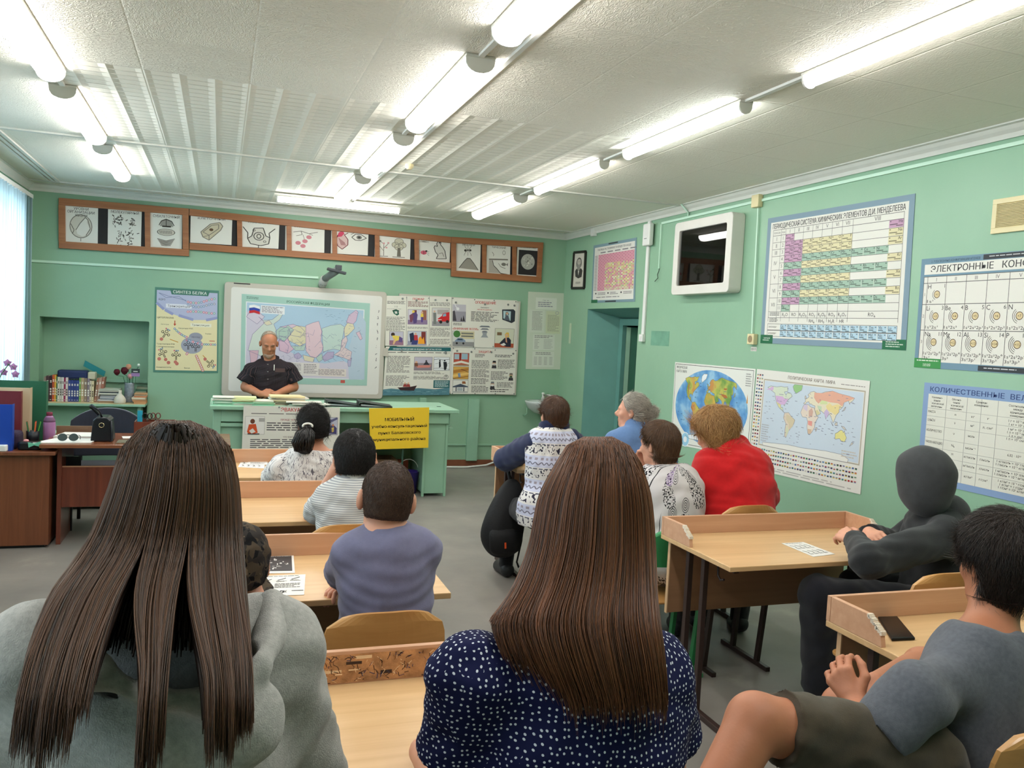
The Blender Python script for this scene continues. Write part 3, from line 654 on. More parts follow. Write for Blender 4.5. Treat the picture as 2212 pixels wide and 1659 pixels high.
# teacher's chair with a dark jacket
tc_ = thing('office_chair', 'dark upholstered chair with curved back behind the teacher desk', 'chair', (-0.78, 7.75, 0))
NAVY = mat('navy_upholstery', (26, 32, 50), 0.8, var=0.15, vscale=12, sheen=0.3)
b = MB(); V = []; F = []; NX = 16
for o in (0, 0.05):
 for j in range(5):
  for i in range(NX + 1):
   u = -1 + 2 * i / NX; v = j / 4; x = u * (0.30 - 0.03 * v); z = 0.52 + (0.40 - 0.1 * abs(u) ** 2.5) * v; y = 0.1 - 0.06 * u * u - o; V.append((-0.86 + x, 7.55 + y, z))
S = (NX + 1) * 5; I = lambda i, j, k: k * S + j * (NX + 1) + i
for j in range(4):
 for i in range(NX): F += [(I(i, j, 0), I(i, j + 1, 0), I(i + 1, j + 1, 0), I(i + 1, j, 0)), (I(i, j, 1), I(i + 1, j, 1), I(i + 1, j + 1, 1), I(i, j + 1, 1))]
for i in range(NX): F += [(I(i, 0, 0), I(i + 1, 0, 0), I(i + 1, 0, 1), I(i, 0, 1)), (I(i, 4, 0), I(i, 4, 1), I(i + 1, 4, 1), I(i + 1, 4, 0))]
for j in range(4): F += [(I(0, j, 0), I(0, j, 1), I(0, j + 1, 1), I(0, j + 1, 0)), (I(NX, j, 0), I(NX, j + 1, 0), I(NX, j + 1, 1), I(NX, j, 1))]
b.add(V, F); b.build('backrest', NAVY, tc_, smooth=False, bevel=0.01)
b = MB(); b.prism(rpoly(0.5, 0.46, 0.08, 4, -1.11, 7.1), (0, 0, 0.42), (1, 0, 0), (0, 1, 0), (0, 0, 1), 0.07); b.build('seat', NAVY, tc_, bevel=0.015)
for x in (-1.06, -0.66):
 MB().bar((x, 7.56, 0), (x, 7.6, 0.6), 0.025, 0.025, (0, 1, 0)).build('back_leg', BLK, tc_); MB().bar((x, 7.15, 0), (x, 7.15, 0.43), 0.025, 0.025, (0, 1, 0)).build('front_leg', BLK, tc_)
# handbag
hb = thing('handbag', 'small black leather handbag with a ring standing on the teacher desk', 'bag', (-0.81, 6.85, TZ))
b = MB(); P = [(-0.075, 0), (0.075, 0), (0.06, 0.16), (0.035, 0.185), (-0.035, 0.185), (-0.06, 0.16)]
b.prism(P, (-0.81, 6.78, TZ), (1, 0, 0), (0, 0, 1), (0, 1, 0), 0.2); b.build('bag_body', BLK, hb, bevel=0.012, seg=3)
b = MB(); b.tube([(-0.81, 6.8, TZ + 0.18), (-0.83, 6.78, TZ + 0.23), (-0.88, 6.8, TZ + 0.27), (-0.9, 6.85, TZ + 0.26), (-0.85, 6.93, TZ + 0.19)], 0.012, 8, flat=0.4); b.build('bag_handle', BLK, hb, smooth=True)
b = MB(); b.tube([(-0.81 + 0.017 * math.cos(a), 6.776, TZ + 0.125 + 0.017 * math.sin(a)) for a in np.linspace(0, 2 * PI, 17)], 0.003, 6, cap=False); b.build('ring', mat('brass', (206, 190, 150), 0.25, 1.0), hb, smooth=True)
b = MB(); b.tube([(-0.745, 6.77, TZ + 0.16), (-0.735, 6.76, TZ + 0.08), (-0.73, 6.75, TZ + 0.012), (-0.745, 6.74, TZ + 0.008)], 0.006, 6, flat=0.5); b.build('strap', BLK, hb, smooth=True)
# papers and sunglasses
WP = mat('white_paper', (226, 224, 216), 0.7)
b = MB(); b.prism([(-1.24, 6.68), (-0.87, 6.7), (-0.84, 6.93), (-1.14, 6.92)], (0, 0, TZ + 0.001), (1, 0, 0), (0, 1, 0), (0, 0, 1), 0.006); tag(b.build('document', WP), 'white document folder under the sunglasses on the teacher desk', 'document')
b = MB(); b.prism([(-1.16, 6.98), (-0.82, 6.97), (-0.78, 7.2), (-1.12, 7.22)], (0, 0, TZ + 0.001), (1, 0, 0), (0, 1, 0), (0, 0, 1), 0.014); tag(b.build('open_notebook', WP), 'open notebook with white pages behind the sunglasses', 'notebook')
b = MB(); b.prism([(-0.68, 6.95), (-0.56, 6.96), (-0.56, 7.08), (-0.7, 7.07)], (0, 0, TZ + 0.001), (1, 0, 0), (0, 1, 0), (0, 0, 1), 0.004); tag(b.build('letter', WP), 'loose white letter between the handbag and the desk organizer', 'paper')
b = MB(); b.prism([(-0.7, 6.7), (-0.57, 6.7), (-0.57, 6.86), (-0.7, 6.86)], (0, 0, TZ + 0.001), (1, 0, 0), (0, 1, 0), (0, 0, 1), 0.006); tag(b.build('photo_card', mat('grey_photo_card', (128, 120, 100), 0.4, var=0.4, vscale=30)), 'greyish printed card in front of the desk organizer', 'card')
sg = thing('sunglasses', 'dark sunglasses lying on white paper at the desk edge', 'sunglasses', (-1.02, 6.72, TZ + 0.008))
SGM = mat('dark_lens', (62, 74, 76), 0.12, spec=0.6)
for s in (-1, 1):
 b = MB(); P = [(0.032 * math.cos(a) + 0.036 * s, 0.03 * math.sin(a) * (1 if math.sin(a) > 0 else 0.85) + 0.03) for a in np.linspace(0, 2 * PI, 18)[:-1]]
 b.prism(P, (-1.02, 6.7, TZ + 0.012), (1, 0, 0), (0, 0.25, 0.97), (0, 1, -0.2), 0.003); b.build('lens', SGM, sg)
 b = MB(); b.tube([(-1.02 + s * 0.07, 6.705, TZ + 0.06), (-1.02 + s * 0.072, 6.78, TZ + 0.04), (-1.02 + s * 0.06, 6.84, TZ + 0.012)], 0.0025, 6); b.build('temple', BLK, sg)
b = MB(); b.tube([(-1.03, 6.71, TZ + 0.06), (-1.01, 6.71, TZ + 0.06)], 0.003, 6); b.build('bridge', BLK, sg)
# organizer with scissors
og = thing('desk_organizer', 'dark red wooden desk organizer holding pens beside the long haired girl', 'organizer', (-0.45, 6.82, TZ))
b = MB(); x0, x1, y0, y1 = -0.585, -0.3, 6.72, 6.9
b.box(x0, y0, TZ, x1, y0 + 0.01, TZ + 0.16); b.box(x0, y1 - 0.01, TZ, x1, y1, TZ + 0.16); b.box(x0, y0 + 0.01, TZ, x0 + 0.01, y1 - 0.01, TZ + 0.16); b.box(x1 - 0.01, y0 + 0.01, TZ, x1, y1 - 0.01, TZ + 0.16); b.box(x0 + 0.01, y0 + 0.01, TZ, x1 - 0.01, y1 - 0.01, TZ + 0.01); b.build('organizer_box', REDW, og)
def scissors(x, y, label, c):
 t = thing('scissors', label, 'scissors', (x, y, TZ + 0.16), 0, 'scissors in the desk organizer')
 for s, n in ((-1, 'handle_loop'), (1, 'handle_loop')):
  b = MB(); b.tube([(x + 0.018 * s + 0.016 * math.cos(a), y, TZ + 0.195 + 0.022 * math.sin(a)) for a in np.linspace(0, 2 * PI, 17)], 0.004, 6, cap=False); b.build(n, mat('scissor_grip_%d' % c[0], c, 0.4), t, smooth=True)
 b = MB(); b.box(x - 0.006, y - 0.002, TZ + 0.02, x + 0.006, y + 0.002, TZ + 0.18); b.build('blade', mat('chrome', (190, 192, 192), 0.2, 1.0), t)
scissors(-0.5, 6.8, 'scissors with black round handles in the desk organizer', (40, 28, 28)); scissors(-0.445, 6.83, 'scissors with dark red handles, right of the black ones', (106, 44, 40))
tag(MB().box(-0.57, 6.8, TZ + 0.011, -0.535, 6.812, TZ + 0.235).build('marker_pack', mat('turquoise_plastic', (40, 150, 176), 0.4)), 'turquoise flat pack standing in the desk organizer', 'stationery')
# cabinet top: binders, pens, bottle
def binder(label, x0, x1, y0, y1, h, c, z=CZ, page=True):
 t = thing('binder', label, 'binder', ((x0 + x1) / 2, (y0 + y1) / 2, z), 0, 'binders and books on the side cabinet')
 b = MB(); b.box(x0, y0, z, x0 + 0.004, y1, z + h); b.box(x1 - 0.004, y0, z, x1, y1, z + h); b.box(x0 + 0.004, y0, z, x1 - 0.004, y0 + 0.004, z + h); b.build('cover', mat('binder_%d_%d_%d' % c, c, 0.4), t, bevel=0.001)
 MB().box(x0 + 0.006, y0 + 0.006, z + 0.004, x1 - 0.006, y1 - 0.006, z + h - 0.006).build('pages', WP, t)
binder('bright blue binder standing nearest at the left edge of the side cabinet', -1.56, -1.365, 6.66, 6.72, 0.33, (26, 66, 160))
binder('dark maroon book standing behind the blue binder', -1.6, -1.37, 6.95, 7.0, 0.4, (104, 34, 44))
binder('cream paged thick book behind the maroon one', -1.6, -1.325, 7.02, 7.1, 0.42, (190, 168, 138))
binder('dark green tall binder farthest back on the side cabinet', -1.65, -1.25, 7.2, 7.28, 0.46, (38, 92, 66))
b = MB(); b.prism(rpoly(0.11, 0.06, 0.015, 4), (-1.5, 6.62, CZ), (1, 0, 0), (0, 1, 0), (0, 0, 1), 0.045); tag(b.build('eraser_box', WHITEP, bevel=0.006), 'small white rounded box at the cabinet edge under the blue binder', 'box')
pc = thing('pen_cup', 'black mesh pen cup with green, red and orange pens on the side cabinet', 'pen cup', (-1.3, 7.02, CZ))
b = MB(); b.lathe([(0.04, 0), (0.045, 0.1), (0.042, 0.1), (0.037, 0.006)], (-1.3, 7.0, CZ), 16); b.build('cup', BLK, pc, smooth=True)
for k, c in enumerate([(70, 150, 60), (190, 70, 60), (150, 100, 60), (60, 120, 80), (216, 110, 60)]):
 a = k * 1.3; b = MB(); b.tube([(-1.3 + 0.02 * math.cos(a), 7.0 + 0.02 * math.sin(a), CZ + 0.02), (-1.3 + 0.05 * math.cos(a), 7.0 + 0.04 * math.sin(a), CZ + 0.17)], 0.005, 6)
 tag(b.build('pen', mat('pen_%d_%d_%d' % c, c, 0.4)), ('green', 'red', 'brown', 'dark green', 'orange')[k] + ' pen standing in the black pen cup', 'pen', 'pens in the black cup')
bt = thing('bottle', 'pinkish purple drinking bottle with a dark red cap on the side cabinet', 'bottle', (-1.2, 7.05, CZ))
b = MB(); b.lathe([(0.036, 0), (0.042, 0.008), (0.043, 0.15), (0.04, 0.165), (0.028, 0.2), (0.02, 0.212)], (-1.2, 7.05, CZ), 20); b.build('bottle_body', mat('mauve_plastic', (156, 108, 150), 0.35), bt, smooth=True)
b = MB(); b.lathe([(0.021, 0.205), (0.021, 0.235), (0.018, 0.238)], (-1.2, 7.05, CZ), 14); b.build('cap', mat('wine_cap', (112, 36, 58), 0.4), bt, smooth=True)
b = MB(); b.lathe([(0.041, 0.165), (0.043, 0.17), (0.04, 0.178), (0.03, 0.2)], (-1.2, 7.05, CZ), 14); b.build('collar', mat('wine_collar', (96, 62, 92), 0.5), bt, smooth=True)
bc = thing('case', 'small black case with a green bow at the front of the side cabinet', 'case', (-1.26, 6.72, CZ))
b = MB(); b.prism(rpoly(0.15, 0.08, 0.03, 4, -1.34, 6.68), (0, 0, CZ), (1, 0, 0), (0, 1, 0), (0, 0, 1), 0.06); b.build('case_body', BLK, bc, bevel=0.012, seg=3)
b = MB(); 
for s in (-1, 1): b.prism([(0, -0.006), (0.035 * s, -0.02), (0.04 * s, 0.018), (0, 0.006)], (-1.23, 6.672, CZ + 0.045), (1, 0, 0.1), (0, 0, 1), (0, 1, 0), 0.006)
b.build('bow', mat('mint_bow', (110, 190, 160), 0.5), bc)
b = MB(); b.lathe([(0.02, 0), (0.016, 0.012), (0.0, 0.016)], (-1.29, 6.72, CZ + 0.06), 12); b.build('pink_eraser', mat('pink_rubber', (226, 150, 150), 0.6), bc, smooth=True)
b = MB(); b.prism(rpoly(0.14, 0.2, 0.03, 3, -1.48, 6.72), (0, 0, CZ), (1, 0, 0), (0, 1, 0), (0, 0, 1), 0.12); tag(b.build('pouch', mat('dark_purple_cloth', (44, 30, 52), 0.9), bevel=0.03, seg=3), 'dark purple cloth pouch between the blue binder and the pen cup', 'pouch')
# orchid on the sill
orc = thing('orchid', 'violet orchid stem by the window blind above the binders', 'plant', (-1.72, 8.0, WZ0))
b = MB(); b.lathe([(0.05, 0), (0.065, 0.1), (0.06, 0.1), (0.045, 0.01)], (-1.78, 8.0, 0.9), 14); b.build('pot', WHITEP, orc, smooth=True)
b = MB(); b.tube([(-1.78, 8.0, 1.0), (-1.72, 7.96, 1.15), (-1.66, 7.93, 1.24), (-1.62, 7.9, 1.22)], 0.004, 6); b.build('stem', mat('plant_green', (60, 110, 60), 0.6), orc)
PET = mat('violet_petal', (172, 120, 170), 0.6)
for k, (x, y, z) in enumerate([(-1.62, 7.9, 1.22), (-1.67, 7.93, 1.25), (-1.7, 7.95, 1.17), (-1.6, 7.88, 1.16)]):
 b = MB()
 for q in range(5):
  a = q * 2 * PI / 5; b.prism([(0, 0), (0.014, 0.018), (0, 0.034), (-0.014, 0.018)], (x, y, z), (math.cos(a), 0.3, math.sin(a)), (-math.sin(a), 0.3, math.cos(a)), (0, 1, 0), 0.002)
 b.build('blossom', PET, orc)
# ================================================================== BOOK NICHE
SZ = 0.735
ns = thing('shelf_unit', 'mint green shelf unit with a yellowish board in the wall niche, full of books', 'shelf', (-1.29, 9.99, 0))
MB().box(NX0 + 0.0, YB - 0.26, SZ - 0.03, NX1 + 0.0, YB + ND - 0.005, SZ - 0.004).build('shelf_board', GREEN_F, ns, bevel=0.003)
MB().box(NX0 + 0.002, YB - 0.255, SZ - 0.004, NX1 - 0.002, YB + ND - 0.005, SZ).build('shelf_surface', mat('worn_shelf_surface', (206, 190, 148), 0.6, var=0.1), ns)
MB().box(-1.77, YB - 0.22, 0, -1.735, YB + ND - 0.006, SZ - 0.03).build('side_panel', GREEN_F, ns); MB().box(-0.83, YB - 0.22, 0, -0.795, YB + ND - 0.006, SZ - 0.03).build('side_panel', GREEN_F, ns)
MB().box(-1.735, YB - 0.1, 0, -0.83, YB - 0.08, SZ - 0.03).build('back_panel', GREEN_F, ns)
MB().box(-1.2, YB + ND - 0.03, SZ + 0.2, NX1, YB + ND, SZ + 0.235).build('ledge', GREEN_F, ns)
def kx(cx, Y): return ony(80 + cx / 8.848, 862, Y)[0]
def kz(cy, Y): return ony(170, 760 + cy / 8.848, Y)[2]
BK = [(125, 163, 490, (160, 140, 130), 'beige'), (166, 228, 470, (78, 54, 60), 'dark plum'), (231, 283, 470, (70, 46, 54), 'black cherry'), (286, 325, 450, (200, 92, 56), 'orange'), (328, 360, 450, (226, 168, 60), 'yellow orange'), (363, 384, 480, (62, 120, 84), 'narrow green'),
  (387, 428, 485, (216, 212, 198), 'cream'), (431, 471, 490, (196, 194, 186), 'white and black patterned'), (474, 505, 490, (222, 218, 212), 'plain white'), (508, 540, 500, (150, 44, 84), 'crimson'), (543, 586, 490, (222, 206, 204), 'pinkish white'),
  (590, 640, 540, (60, 74, 136), 'blue encyclopedia, leftmost'), (643, 693, 540, (50, 66, 130), 'blue encyclopedia, second'), (696, 743, 540, (46, 60, 124), 'blue encyclopedia, third'), (746, 797, 540, (52, 68, 132), 'blue encyclopedia, last'),
  (800, 832, 490, (120, 164, 84), 'leaf green'), (836, 892, 490, (184, 160, 124), 'tan'), (896, 950, 495, (140, 122, 106), 'grey brown'), (955, 998, 500, (132, 118, 128), 'dusty purple'), (1001, 1034, 540, (206, 196, 176), 'low cream'), (1038, 1082, 545, (212, 198, 160), 'low buttery'),
  (1086, 1128, 490, (166, 116, 92), 'reddish brown leaning'), (1133, 1184, 480, (184, 146, 130), 'pinkish tan leaning'), (1188, 1234, 470, (160, 106, 88), 'rust brown leaning, last in the row')]
YS = 10.0
for k, (a, c, top, col, nm) in enumerate(BK):
 x0, x1 = kx(a, YS), kx(c, YS); h = kz(top, YS) - SZ - 0.004; h = max(h, 0.16)
 lab = nm + ' book standing in the niche row' if 'encyclo' not in nm else nm.split(',')[0] + (' volume with white lettering,' + nm.split(',')[1] + ' of four in the niche row')
 t = thing('book', lab, 'book', ((x0 + x1) / 2, YS + 0.08, SZ + 0.001), 0, 'books standing in the wall niche')
 lean = 0.0 if k < 21 else 0.10
 d = 0.15 + 0.01 * (k % 3)
 def sh(mb):
  if lean:
   for i, v in enumerate(mb.v): mb.v[i] = v + np.stack([(v[:, 2] - SZ) * lean, v[:, 0] * 0, v[:, 0] * 0], 1)
  return mb
 z = SZ + 0.001
 cov = sh(MB().box(x0, YS, z, x0 + 0.003, YS + d, z + h).box(x1 - 0.003, YS, z, x1, YS + d, z + h).box(x0 + 0.003, YS, z, x1 - 0.003, YS + 0.003, z + h)); cov.build('cover', mat('book_%d_%d_%d' % col, col, 0.5), t)
 sh(MB().box(x0 + 0.003, YS + 0.003, z + 0.002, x1 - 0.003, YS + d - 0.004, z + h - 0.004)).build('pages', mat('book_pages', (206, 196, 172), 0.8), t)
 pr = MB(); lc_ = (230, 226, 214) if sum(col) < 480 else (84, 70, 66); xm = (x0 + x1) / 2; w = (x1 - x0) * 0.28
 for z0, z1 in ((0.74, 0.9), (0.25, 0.55), (0.06, 0.1)):
  for q in range(3 if z1 - z0 > 0.2 else 2): pr.box(xm - w, YS - 0.0006, z + h * (z0 + (z1 - z0) * q / 3), xm + w, YS + 0.0002, z + h * (z0 + (z1 - z0) * (q + 0.7) / 3))
 sh(pr).build('spine_lettering', flat(lc_), t)
hh = kz(545, YS) - SZ
b = MB(); x0, x1 = kx(400, 10.1), kx(975, 10.1); zb = SZ + 0.245
b.box(x0, 10.02, zb, x1, 10.17, zb + 0.095); bx_ = thing('box_file', 'dark navy box file lying on top of the niche books', 'box', ((x0 + x1) / 2, 10.1, zb)); b.build('box_cover', mat('navy_box', (36, 46, 88), 0.4, var=0.1), bx_, bevel=0.02, seg=3)
MB().box(x1 + 0.001, 10.025, zb, x1 + 0.075, 10.165, zb + 0.08).build('white_end', mat('cream_end', (200, 196, 170), 0.5), bx_, bevel=0.01)
P = [kx(870, 10.2), kx(1300, 10.2)]
b = MB(); b.prism([(kx(905, 10.24) , kz(160, 10.24)), (kx(1300, 10.24), kz(360, 10.24)), (kx(1270, 10.24), kz(460, 10.24)), (kx(870, 10.24), kz(270, 10.24))][::-1], (0, 10.24, 0), (1, 0, 0), (0, 0, 1), (0, 1, 0), 0.012); tag(b.build('plastic_folder', mat('teal_plastic', (44, 140, 146), 0.3, alpha=0.85)), 'slanting translucent teal plastic folder behind the navy box', 'folder')
def stack(label, cat, name, x0, x1, y, z, cols, rnd, d=0.22, group=None, th=0.014):
 t = thing(name, label, cat, ((x0 + x1) / 2, y, z), 0, group); zz = z
 for c in cols:
  h = th * rnd.uniform(0.6, 1.3); j = rnd.uniform(-0.015, 0.015); MB().box(x0 + j, y - d / 2 + rnd.uniform(-0.01, 0.01), zz, x1 + j * 0.5, y + d / 2, zz + h).build('volume', mat('stk_%d_%d_%d' % c, c, 0.6), t); zz += h + 0.0004
 return zz
stack('untidy pile of grey and white magazines right of the niche books', 'magazines', 'magazine_pile', kx(1250, 10.02) - 0.02, kx(1590, 10.02), 10.05, SZ + 0.001, [(150, 120, 90), (196, 196, 196), (90, 96, 110), (206, 206, 212), (160, 160, 170), (120, 124, 120), (216, 214, 200), (70, 80, 90), (206, 200, 186), (180, 186, 170)], rn, 0.2)
zt = stack('small pile of brownish orange booklets at the right end of the niche', 'booklets', 'booklet_pile', kx(1850, 10.0), kx(2095, 10.0), 9.98, SZ + 0.001, [(190, 140, 96), (196, 146, 100), (206, 160, 120), (210, 196, 170), (190, 120, 80), (206, 190, 160), (196, 150, 110)], rn, 0.17, th=0.016)
stack('dark green books stacked behind the orange booklets', 'books', 'book_pile', kx(1900, 10.2), kx(2110, 10.2), 10.2, SZ + 0.001, [(120, 130, 110), (100, 120, 100), (140, 150, 130), (70, 104, 84), (150, 150, 130), (60, 96, 80), (130, 140, 120), (64, 104, 84), (120, 130, 110)], rn, 0.16, th=0.018)
b = MB(); x = kx(1588, 9.95); b.lathe([(0.056, 0), (0.06, 0.012), (0.06, 0.045), (0.05, 0.065), (0.02, 0.1), (0.016, 0.112), (0.018, 0.14), (0.0, 0.142)], (x, 9.93, SZ + 0.001), 22); tag(b.build('flask', mat('milky_plastic', (212, 206, 190), 0.5), smooth=True), 'milky white conical plastic flask in front of the flower vase', 'flask')
vs = thing('flower_vase', 'grey glass vase with dark red roses in the niche', 'vase', (kx(1760, 10.08), 10.08, SZ + 0.001))
vx = kx(1760, 10.08)
b = MB(); b.lathe([(0.048, 0), (0.05, 0.01), (0.05, 0.2), (0.055, 0.215), (0.05, 0.215), (0.045, 0.2), (0.045, 0.012)], (vx, 10.08, SZ + 0.001), 20); b.build('vase_body', mat('cut_grey_glass', (140, 150, 160), 0.25, bump=0.5, bscale=60, var=0.2, vscale=40, spec=0.6), vs, smooth=True)
GST = mat('rose_stem', (48, 92, 66), 0.6)
def rose(cx, cy, r, c, label):
 X, Z = kx(cx, 10.05), kz(cy, 10.05); t = thing('flower', label, 'flower', (X, 10.05, Z), 0, 'flowers in the niche vase')
 b = MB(); b.lathe([(0.0, -r * 1.1), (r * 0.6, -r * 0.7), (r, 0), (r * 0.8, r * 0.8), (r * 0.45, r * 1.05), (0, r * 0.9)], (X, 10.05, Z), 10); b.build('bloom', mat('petal_%d_%d_%d' % c, c, 0.8, bump=0.8, bscale=120), t, smooth=False)
 b = MB(); b.tube([(X, 10.05, Z - r), ((X + vx) / 2, 10.06, (Z + SZ + 0.2) / 2 + 0.02), (vx, 10.08, SZ + 0.03)], 0.003, 6); b.build('stem', GST, t)
rose(1515, 370, 0.034, (84, 16, 30), 'dark red rose, lower left in the niche vase'); rose(1660, 340, 0.04, (76, 14, 28), 'dark red rose, tallest in the middle of the niche vase'); rose(1735, 260, 0.03, (206, 148, 120), 'peach coloured bloom behind the red roses'); rose(1770, 440, 0.028, (206, 150, 150), 'pink bloom low at the vase mouth'); rose(1925, 220, 0.016, (206, 220, 206), 'small white bud highest at the right of the vase')
for cx, dx in ((1640, -0.07), (1880, 0.06), (1600, -0.1)):
 X, Z = vx, SZ + 0.21; b = MB(); V = []
 for q in range(6):
  f = q / 5; w = 0.014 * math.sin(PI * min(1, f + 0.15)); V += [(X + dx * f * 1.1, 10.05 - w, Z + 0.04 * f * (1.6 - 1.9 * f)), (X + dx * f * 1.1, 10.05 + w, Z + 0.04 * f * (1.6 - 1.9 * f))]
 b.add(V, [(2 * q, 2 * q + 1, 2 * q + 3, 2 * q + 2) for q in range(5)]); o = b.build('leaf', GST, vs); o.modifiers.new('thick', 'SOLIDIFY').thickness = 0.002
b = MB(); X0, X1, Z0, Z1 = kx(1790, 10.03), kx(1950, 10.03), kz(440, 10.03), kz(290, 10.03); tg = thing('gift_tag', 'small printed violet gift card stuck in the flower vase', 'card', (X0, 10.03, Z0))
MB().box(X0, 10.03, Z0, X1, 10.033, Z1).build('card', mat('violet_card', (150, 118, 164), 0.5), tg); MB().box(X0, 10.0292, Z0 + (Z1 - Z0) * 0.45, X1, 10.03, Z1).build('card_print', mat('dark_card', (50, 62, 62), 0.5), tg); MB().box(X0 + 0.02, 10.0288, Z0 + (Z1 - Z0) * 0.6, X1 - 0.02, 10.0294, Z0 + (Z1 - Z0) * 0.7).build('card_line', WHITEP, tg)
b = MB(); b.box((X0 + X1) / 2 - 0.002, 10.034, SZ + 0.1, (X0 + X1) / 2 + 0.002, 10.036, Z0 + 0.02); b.build('card_stick', GST, tg)
# ================================================================== BACKPACK, PHONE, PAPERS ON DESKS
bp = thing('backpack', 'black backpack with a small orange tag hanging from a desk end', 'backpack', (1.9, 5.3, 0.17))
BPM = mat('black_nylon', (20, 20, 22), 0.75, bump=0.4, bscale=90, var=0.2, vscale=10)
b = MB(); V = []; R = [(0.17, 0.05, 0.06, 0.0), (0.2, 0.1, 0.1, 0.0), (0.3, 0.15, 0.12, 0.0), (0.42, 0.145, 0.115, 0.012), (0.52, 0.12, 0.1, 0.03), (0.62, 0.09, 0.075, 0.05), (0.69, 0.05, 0.045, 0.06), (0.71, 0.02, 0.02, 0.06)]
n = 20
for z, rx, ry, ox in R:
 for k in range(n):
  a = 2 * PI * k / n; c, s = math.cos(a), math.sin(a); e = 0.75
  w_ = 1 + 0.07 * math.sin(5 * a + 9 * z) * math.sin(17 * z); V.append((1.885 + ox - 0.02 + w_ * rx * math.copysign(abs(c) ** e, c), 5.36 + w_ * ry * math.copysign(abs(s) ** e, s) - 0.04, z))
b.add(V, [(i * n + k, i * n + (k + 1) % n, (i + 1) * n + (k + 1) % n, (i + 1) * n + k) for i in range(len(R) - 1) for k in range(n)] + [tuple(range(n))[::-1], tuple((len(R) - 1) * n + k for k in range(n))]); o = b.build('bag_body', BPM, bp, smooth=True); o.modifiers.new('sub', 'SUBSURF').levels = 2; o.modifiers['sub'].render_levels = 2
b = MB(); V = []
for z, rx in ((0.2, 0.07), (0.24, 0.11), (0.34, 0.12), (0.4, 0.1)):
 for k in range(9):
  a = PI + PI * k / 8; V.append((1.865 + rx * math.cos(a), 5.24 + 0.05 * math.sin(a) - (0.01 if 0.2 < z < 0.4 else -0.02), z))
b.add(V, [(i * 9 + k, i * 9 + k + 1, (i + 1) * 9 + k + 1, (i + 1) * 9 + k) for i in range(3) for k in range(8)]); o = b.build('front_pocket', BPM, bp, smooth=True); o.modifiers.new('thick', 'SOLIDIFY').thickness = 0.02
b = MB(); b.bar((1.845, 5.172, 0.305), (1.848, 5.172, 0.265), 0.012, 0.004, (0, 1, 0)); b.build('zip_tag', mat('orange_tag', (216, 84, 40), 0.5), bp)
b = MB(); b.tube([(1.91, 5.33, 0.7), (1.93, 5.42, 0.745), (1.955, 5.52, 0.745), (1.95, 5.45, 0.7), (1.94, 5.38, 0.68)], 0.012, 8, flat=0.5); b.build('carry_loop', BPM, bp, smooth=True)
b = MB(); b.tube([(1.99, 5.34, 0.6), (2.02, 5.3, 0.45), (2.0, 5.28, 0.28), (1.97, 5.27, 0.14), (1.99, 5.28, 0.1)], 0.01, 8, flat=0.4); b.build('shoulder_strap', BPM, bp, smooth=True)
ph = thing('smartphone', 'black smartphone lying on the near right desk', 'phone', tuple(onz(1936, 1362, DZT)))
a_, b_, c_, d_ = (onz(*q, DZT + 0.004) for q in ((1896, 1335), (1938, 1334), (1977, 1381), (1926, 1383)))
b = MB(); P = [(p[0], p[1]) for p in (d_, c_, b_, a_)]; b.prism(P, (0, 0, DZT + 0.001), (1, 0, 0), (0, 1, 0), (0, 0, 1), 0.009); b.build('phone_body', mat('black_phone', (14, 14, 16), 0.4, spec=0.25), ph, bevel=0.003)
cen = sum(np.array(P)) / 4; P2 = [tuple(cen + (np.array(q) - cen) * 0.93) for q in P]
b = MB(); b.prism(P2, (0, 0, DZT + 0.0099), (1, 0, 0), (0, 1, 0), (0, 0, 1), 0.0004); b.build('screen', mat('phone_glass', (16, 16, 18), 0.2, spec=0.3), ph)
# ================================================================== PRINTED SHEETS, MAPS AND BOARDS
_FC = bpy.data.curves.new('lettering', 'FONT'); _FC.resolution_u = 2; _FO = bpy.data.objects.new('lettering', _FC)
_TX = {}
def _glyph(s):
 _FC.body = s; _FC.size = 1.0; m = _FO.to_mesh(); V = np.array([v.co[:2] for v in m.vertices]) if len(m.vertices) else np.zeros((0, 2)); F = [tuple(p.vertices) for p in m.polygons]; _FO.to_mesh_clear(); return V, F
def text_shape(s):
 """2-D triangles of a line of lettering, one unit high, set letter by letter"""
 VS, FS, x, n = [], [], 0.0, 0
 for ch in s:
  if ch not in _TX:
   V, F = _glyph(ch); W = _glyph('I' + ch + 'I')[0][:, 0]; I = _glyph('II')[0][:, 0]; _TX[ch] = (V, F, (W.max() - W.min()) - (I.max() - I.min()))
  V, F, adv = _TX[ch]
  if len(V): VS.append(V + (x, 0)); FS += [tuple(i + n for i in f) for f in F]; n += len(V)
  x += adv
 return (np.concatenate(VS) if VS else np.zeros((0, 2))), FS
INK = (52, 50, 48); PAPER = (222, 219, 208)
